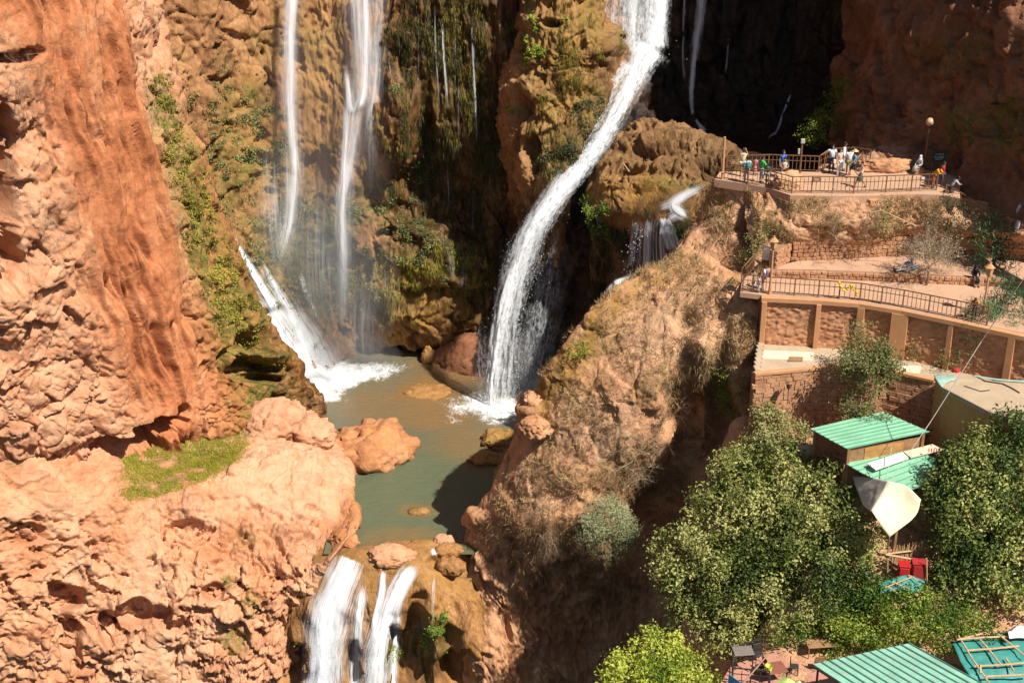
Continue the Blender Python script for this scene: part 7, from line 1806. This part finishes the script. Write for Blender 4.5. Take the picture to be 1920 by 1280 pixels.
def person(label, pos, rz, h=1.7, shirt=(.7, .7, .7), legs=(.1, .1, .12), pose='stand', bottom='trousers', sleeves='short', hair=HAIR, skin=0, arms=None, hat=None, scarf=None, turn=0.0, group="visitors on the terraces"):
    k = h / 1.7; sk = SKIN_T[skin]
    J = dict(pel=(0, 0, .93), bel=(0, .0, 1.08), che=(0, .01, 1.27), nek=(0, 0, 1.46), hd0=(0, -.015, 1.55), hd1=(0, -.01, 1.65))
    for s, n in ((-1, 'r'), (1, 'l')):
        J['sh' + n] = (s * .17, .01, 1.39); J['el' + n] = (s * .23, .03, 1.12); J['wr' + n] = (s * .23, -.06, .88)
        J['hp' + n] = (s * .09, 0, .88); J['kn' + n] = (s * .10, -.02, .49); J['an' + n] = (s * .10, .02, .09); J['to' + n] = (s * .11, -.13, .035)
    if pose == 'walk':
        J['knr'] = (-.09, -.2, .50); J['anr'] = (-.09, -.30, .10); J['tor'] = (-.09, -.45, .06)
        J['knl'] = (.09, .06, .49); J['anl'] = (.09, .34, .14); J['tol'] = (.09, .22, .05)
        J['elr'] = (-.23, .16, 1.15); J['wrr'] = (-.22, .16, .92); J['ell'] = (.23, -.12, 1.14); J['wrl'] = (.21, -.30, 1.02)
    if pose == 'sit':
        dz = -.47
        for q in ('pel', 'bel', 'che', 'nek', 'hd0', 'hd1', 'shr', 'shl', 'elr', 'ell', 'wrr', 'wrl', 'hpr', 'hpl'): J[q] = (J[q][0], J[q][1], J[q][2] + dz)
        for s, n in ((-1, 'r'), (1, 'l')):
            J['kn' + n] = (s * .13, -.42, .50); J['an' + n] = (s * .12, -.40, .09); J['to' + n] = (s * .12, -.55, .04)
            J['el' + n] = (s * .24, -.08, .70); J['wr' + n] = (s * .13, -.30, .58)
    if pose == 'recline':
        for q in ('pel', 'hpr', 'hpl'): J[q] = (J[q][0], .1, .14)
        J['bel'] = (0, .16, .28); J['che'] = (0, .24, .46); J['nek'] = (0, .26, .64); J['hd0'] = (0, .22, .72); J['hd1'] = (0, .2, .82)
        for s, n in ((-1, 'r'), (1, 'l')):
            J['sh' + n] = (s * .17, .25, .57); J['el' + n] = (s * .26, .3, .32); J['wr' + n] = (s * .22, .12, .12)
            J['kn' + n] = (s * .1, -.32, .2); J['an' + n] = (s * .1, -.72, .08); J['to' + n] = (s * .1, -.78, .2)
    if pose == 'lean':
        for q in ('bel', 'che', 'nek', 'hd0', 'hd1', 'shr', 'shl'):
            x, y, z = J[q]; t = (z - .93) ; J[q] = (x, y - t * .65, z - t * .22)
        for s, n in ((-1, 'r'), (1, 'l')): J['el' + n] = (s * .24, -.42, 1.10); J['wr' + n] = (s * .14, -.55, 1.06)
    if arms == 'film':
        J['elr'] = (-.24, -.18, 1.36); J['wrr'] = (-.12, -.26, 1.56); J['ell'] = (.24, -.18, 1.34); J['wrl'] = (.10, -.27, 1.54)
    if arms == 'rail':
        J['elr'] = (-.40, -.02, 1.28); J['wrr'] = (-.62, -.04, 1.10)
    if arms == 'up':
        J['elr'] = (-.30, -.10, 1.42); J['wrr'] = (-.50, -.14, 1.50)
    if arms == 'front':
        for s, n in ((-1, 'r'), (1, 'l')): J['el' + n] = (s * .24, -.06, 1.14); J['wr' + n] = (s * .08, -.28, 1.12)
    J = {q: Vector(p) * k for q, p in J.items()}
    R_ = dict(pel=(.125, .10), bel=(.125, .095), che=(.145, .105), nek=.05, hd0=(.075, .09), hd1=(.078, .095))
    for n in 'rl':
        R_.update({'sh' + n: .062, 'el' + n: .040, 'wr' + n: .027, 'hp' + n: .085, 'kn' + n: .055, 'an' + n: .038, 'to' + n: .03})
    names = list(J); idx = {q: i for i, q in enumerate(names)}
    V = [J[q] for q in names]; RR = [tuple(c * k for c in R_[q]) if isinstance(R_[q], tuple) else R_[q] * k for q in names]
    E = [('pel', 'bel'), ('bel', 'che'), ('che', 'nek'), ('nek', 'hd0'), ('hd0', 'hd1')]
    for n in 'rl': E += [('che', 'sh' + n), ('sh' + n, 'el' + n), ('el' + n, 'wr' + n), ('pel', 'hp' + n), ('hp' + n, 'kn' + n), ('kn' + n, 'an' + n), ('an' + n, 'to' + n)]
    E = [(idx[a], idx[b]) for a, b in E]
    # nose, then palms with four fingers and a thumb
    V.append(J['hd0'] + Vector((0, -.115, .03)) * k); RR.append(.016 * k); E.append((idx['hd0'], len(V) - 1))
    for n, s in (('r', -1), ('l', 1)):
        d = (J['wr' + n] - J['el' + n]).normalized(); w = d.cross(Vector((0, 1, .2))).normalized()
        V.append(J['wr' + n] + d * .07 * k); RR.append((.034 * k, .018 * k)); pi_ = len(V) - 1; E.append((idx['wr' + n], pi_))
        for f, (o, ln) in enumerate(((-.03, .075), (-.01, .09), (.012, .085), (.032, .065))):
            V.append(V[pi_] + (d * ln + w * o + Vector((0, -.012, 0))) * k); RR.append(.009 * k); E.append((pi_, len(V) - 1))
        V.append(J['wr' + n] + (d * .06 + w * .055 * s + Vector((0, -.03, 0))) * k); RR.append(.011 * k); E.append((idx['wr' + n], len(V) - 1))
    body = skin_obj("person", V, E, RR, sk)
    body.location = pos; body.rotation_euler = (0, 0, rz)
    tag(body, label, "person", group)
    # shirt
    sv = [J['pel'] + Vector((0, 0, -.04 * k)), J['bel'], J['che'], J['che'].lerp(J['nek'], .75)]; sr = [(.15 * k, .12 * k), (.145 * k, .115 * k), (.165 * k, .125 * k), .075 * k]; se = [(0, 1), (1, 2), (2, 3)]
    if sleeves != 'none':
        for n in 'rl':
            b = len(sv); sv += [J['sh' + n], J['sh' + n].lerp(J['el' + n], .62 if sleeves == 'short' else 1.0)]; sr += [.08 * k, .062 * k]; se += [(2, b), (b, b + 1)]
            if sleeves == 'long': sv.append(J['el' + n].lerp(J['wr' + n], .9)); sr.append(.045 * k); se.append((b + 1, b + 2))
    skin_obj("shirt", sv, se, sr, cl(shirt), body)
    if bottom in ('trousers', 'shorts'):
        lv = [J['pel']]; lr = [(.145 * k, .115 * k)]; le = []
        for n in 'rl':
            b = len(lv); lv += [J['hp' + n], J['kn' + n]]; lr += [.10 * k, .075 * k]; le += [(0, b), (b, b + 1)]
            if bottom == 'trousers': lv.append(J['kn' + n].lerp(J['an' + n], .95)); lr.append(.06 * k); le.append((b + 1, b + 2))
        skin_obj(bottom, lv, le, lr, cl(legs), body)
    else:
        lo = (J['anr'] + J['anl']) / 2; kn = (J['knr'] + J['knl']) / 2
        end = lo.lerp(kn, .1) if bottom == 'robe' else kn.lerp(lo, .15)
        skin_obj("skirt" if bottom == 'skirt' else "robe", [J['pel'] + Vector((0, 0, .03)), (J['pel'] + kn) / 2, kn, end], [(0, 1), (1, 2), (2, 3)], [(.15 * k, .125 * k), (.18 * k, .15 * k), (.2 * k, .17 * k), (.21 * k, .18 * k)], cl(legs), body)
    # hair, scarf, hat, shoes
    hc = (J['hd0'] + J['hd1']) / 2
    if scarf:
        mb = MB(); mb.ball(hc + Vector((0, .018, .01)) * k, .125 * k, 2, sc=(.95, .98, 1.15)); mb.cone(hc + Vector((0, .03, -.26)) * k, hc + Vector((0, .02, -.02)) * k, .2 * k, .11 * k, 10)
        mb.build("headscarf", cl(scarf), body, smooth=True)
    else:
        mb = MB(); mb.ball(hc + Vector((0, .03, .035)) * k, .108 * k, 2, sc=(.92, .98, 1.0)); mb.build("hair", hair, body, smooth=True)
    if hat:
        mb = MB(); t = J['hd1'] + Vector((0, .0, .07)) * k; mb.cone(t, t + Vector((0, 0, .02)) * k, .2 * k, .19 * k, 14); mb.cone(t, t + Vector((0, 0, .11)) * k, .115 * k, .09 * k, 12); mb.build("hat", cl(hat), body)
    for n in 'rl':
        a, t = J['an' + n], J['to' + n]
        mb = MB(); mb.tube([a + Vector((0, .04, -.045)) * k, a.lerp(t, .5) + Vector((0, 0, -.02)) * k, t], [.05 * k, .05 * k, .036 * k], 7); mb.build("shoe", flat("shoe_dark", (.05, .04, .035)) if skin != 2 else flat("shoe_pale", (.5, .48, .45)), body, smooth=True)
    return body
def backpack(label, b, rgb, k=1.0, dz=1.2):
    m = Matrix.Translation(b.location) @ Matrix.Rotation(b.rotation_euler.z, 4, 'Z')
    o = empty("backpack", m @ Vector((0, .2 * k, dz * k - .22 * k)), b.rotation_euler.z, label, "backpack")
    mb = MB(); mb.box((0, 0, .22 * k), (.28 * k, .17 * k, .42 * k), bev=.05 * k); mb.build("bag_body", cl(rgb), o)
    mb = MB(); mb.box((0, .1 * k, .14 * k), (.2 * k, .06 * k, .2 * k), bev=.02 * k); mb.build("pocket", cl(tuple(c * .7 for c in rgb)), o)
    for s in (-1, 1):
        mb = MB(); mb.tube([(s * .1 * k, -.08 * k, .42 * k), (s * .12 * k, -.22 * k, .40 * k), (s * .13 * k, -.3 * k, .22 * k), (s * .12 * k, -.1 * k, .03 * k)], .018, 5); mb.build("strap", cl(tuple(c * .6 for c in rgb)), o)
def P1(px, py): return at(px, py, z=Z1 + .035)
def P2(px, py): return at(px, py, z=Z2 + .03)
PI = math.pi
person("man in a pale yellow shirt filming with raised arms near the terrace corner", P1(1391, 331), PI * .9, 1.78, (.66, .58, .38), (.42, .40, .38), 'stand', 'shorts', arms='film')
b = person("person in a white T-shirt with a teal backpack looking over the falls", P1(1399, 343), PI * 1.05, 1.66, (.70, .70, .72), (.46, .40, .38), 'stand', 'trousers', arms='front', skin=2)
backpack("teal backpack on the back of the white T-shirted visitor", b, (.05, .24, .22))
person("small child in a pink dress standing behind the green shirted visitor", P1(1415, 329), PI * .8, 1.2, (.62, .26, .28), (.60, .22, .25), 'stand', 'skirt')
person("woman in a bright green top and pale loose trousers at the railing", P1(1427, 343), PI * .7, 1.7, (.05, .42, .10), (.52, .50, .55), 'stand', 'trousers', 'long', arms='front')
person("dark haired child in a dark green top beside the woman in green", P1(1438, 345), PI * .9, 1.32, (.02, .10, .05), (.42, .40, .38), 'stand', 'shorts', skin=1)
person("man in a blue shirt half hidden behind the one in pale yellow", P1(1466, 333), PI * .1, 1.76, (.02, .09, .34), (.06, .06, .1))
person("man in a pale yellow shirt and dark trousers with arms crossed by the rock", P1(1469, 346), -PI * .15, 1.72, (.68, .60, .42), (.10, .06, .06), 'stand', 'trousers', arms='front')
person("little child in lavender clothes at the railing beside the rock", P1(1480, 347), PI * .8, 1.08, (.50, .40, .62), (.50, .42, .62), 'stand', 'trousers', 'long')
person("man in a pale blue shirt resting one arm on the back railing", P1(1558, 323), -PI * .05, 1.78, (.58, .64, .74), (.03, .04, .12), 'stand', 'trousers', arms='rail')
b = person("woman in white trousers and patterned top with a shoulder bag", P1(1572, 328), PI * .2, 1.7, (.48, .36, .28), (.70, .68, .64), 'stand', 'trousers', hair=HAIRB, skin=2)
hb = empty("shoulder_bag", b.location + Vector((-.28, -.08, .78)), .3, "cream shoulder bag at the side of the woman in white trousers", "bag")
mb = MB(); mb.box((0, 0, .12), (.3, .12, .26), bev=.03); mb.build("bag_body", cl((.62, .52, .36)), hb)
mb = MB(); mb.tube([(-.12, 0, .24), (-.02, .05, .55), (.16, .06, .72), (.14, 0, .24)], .014, 5); mb.build("strap", cl((.3, .2, .12)), hb)
person("tall man in a loose white shirt at the back of the group", P1(1580, 320), PI * .4, 1.86, (.66, .70, .76), (.40, .42, .52), 'stand', 'trousers', 'long', skin=1)
person("person in a long white shirt and olive trousers seen from behind", P1(1590, 328), PI * .95, 1.76, (.72, .72, .74), (.20, .21, .10), 'stand', 'trousers')
person("person in a blue shirt, dark shorts and straw hat striding left", P1(1599, 334), -PI * .45, 1.72, (.02, .20, .42), (.03, .05, .07), 'walk', 'shorts', hat=(.62, .46, .22), skin=0)
person("person in a white vest and dark green skirt walking along the front railing", P1(1612, 352), -PI * .4, 1.68, (.74, .72, .70), (.03, .10, .07), 'walk', 'skirt', 'none', hair=HAIRB)
p = P1(1723, 326)
mb = MB(); mb.box((0, .02, .21), (.5, .45, .42), bev=.04); tag(mb.build("stone_block", M_stone[1], None, p), "rough stone block at the foot of the globe lamp post", "stone block")
person("person in a white hooded robe sitting under the globe lamp post", p, -PI * .35, 1.65, (.56, .55, .58), (.30, .33, .30), 'sit', 'robe', 'long', scarf=(.60, .59, .62))
lumps("white_bag", "white plastic bag standing beside the seated person in white", "bag", P1(1732, 338), M_plastic, 4, .17, .1)
person("person in an orange and yellow top leaning on the right end of the railing", P1(1748, 352), PI * .3, 1.6, (.62, .30, .02), (.34, .10, .03), 'lean', 'trousers', 'long', skin=1)
person("person in a red top beside the one in orange", P1(1765, 350), PI * .3, 1.6, (.34, .015, .015), (.05, .04, .05), 'stand', 'trousers', 'long', skin=1)
person("person in a grey top bending at the head of the shaded steps", on('bank', 1779, 372), PI * .5, 1.62, (.36, .34, .34), (.06, .05, .06), 'lean', 'trousers', 'long', skin=1)
b = person("child in a white T-shirt pointing out from the little viewpoint", at(1430, 543, z=Z2 + .03), -PI * .5, 1.5, (.72, .70, .70), (.14, .04, .09), 'stand', 'shorts', arms='rail')
backpack("purple and teal backpack on the pointing child", b, (.14, .10, .26), .85)
person("tiny child in dark blue at the left end railing", at(1411, 546, z=Z2 + .03), -PI * .6, 1.05, (.06, .07, .13), (.10, .10, .14))
person("tiny child in pale checks at the left end railing beside the one in blue", at(1422, 548, z=Z2 + .03), -PI * .6, 1.08, (.42, .42, .50), (.26, .30, .42))
p = at(1829, 537, z=Z2 + .03)
person("person wrapped in a black robe seated on the kerb wall by the pines", p + Vector((0, .32, 0)), PI * .02, 1.66, (.008, .008, .010), (.008, .008, .010), 'sit', 'robe', 'long', scarf=(.010, .009, .012))
person("person in blue reclining on the upper path with pale legs stretched left", at(1700, 509, z=Z2B + .03), -PI * .5, 1.7, (.05, .20, .42), (.56, .52, .48), 'recline', 'trousers', 'long')
lumps("blue_bag", "shiny blue bundle beside the reclining person", "bundle", at(1708, 506, z=Z2B + .03), flat("blue_plastic", (.04, .20, .45), .4), 5, .26, .2)
person("person in an orange shirt leaning over the right end of the lower railing", at(1826, 597, z=Z2 + .03), -PI * .15, 1.5, (.58, .24, .03), (.10, .08, .08), 'lean', 'trousers', 'short', hair=HAIRB, skin=1)
person("person in a pale lilac robe and white headscarf on the shaded steps", on('bank', 1904, 432), PI * .25, 1.68, (.40, .38, .46), (.38, .36, .44), 'stand', 'robe', 'long', scarf=(.52, .50, .56))
# shaded steps with a handrail at the right edge
def rock_steps():
    a, b = on('bank', 1795, 380), on('bank', 1925, 440)
    root = empty("rock_steps", a, 0, "rough dim steps descending right from the upper terrace", "stairs")
    n = 9
    for k in range(n):
        q = a.lerp(b, k / (n - 1)) - a; mb = MB(); mb.box(q + Vector((0, .9, -.1)), (.75, 1.2, .35), -.35, bev=.03); mb.build("step", M_stone[1], root)
rock_steps()
railing("dark handrail beside the dim steps at the right edge", [on('bank', x, y) for x, y in ((1772, 372), (1812, 396), (1850, 415), (1890, 432), (1935, 448))], .95, .5, M_iron, "handrail")
# grow the skeletons into finished meshes
_dg = bpy.context.evaluated_depsgraph_get()
_done = []
for o, m in SKINJOBS: _done.append(bpy.data.meshes.new_from_object(o.evaluated_get(_dg)))
for (o, m), me in zip(SKINJOBS, _done):
    old = o.data; o.modifiers.clear(); o.data = me; me.name = o.name
    me.materials.clear(); me.materials.append(m)
    me.polygons.foreach_set("use_smooth", [True] * len(me.polygons))
    bpy.data.meshes.remove(old)
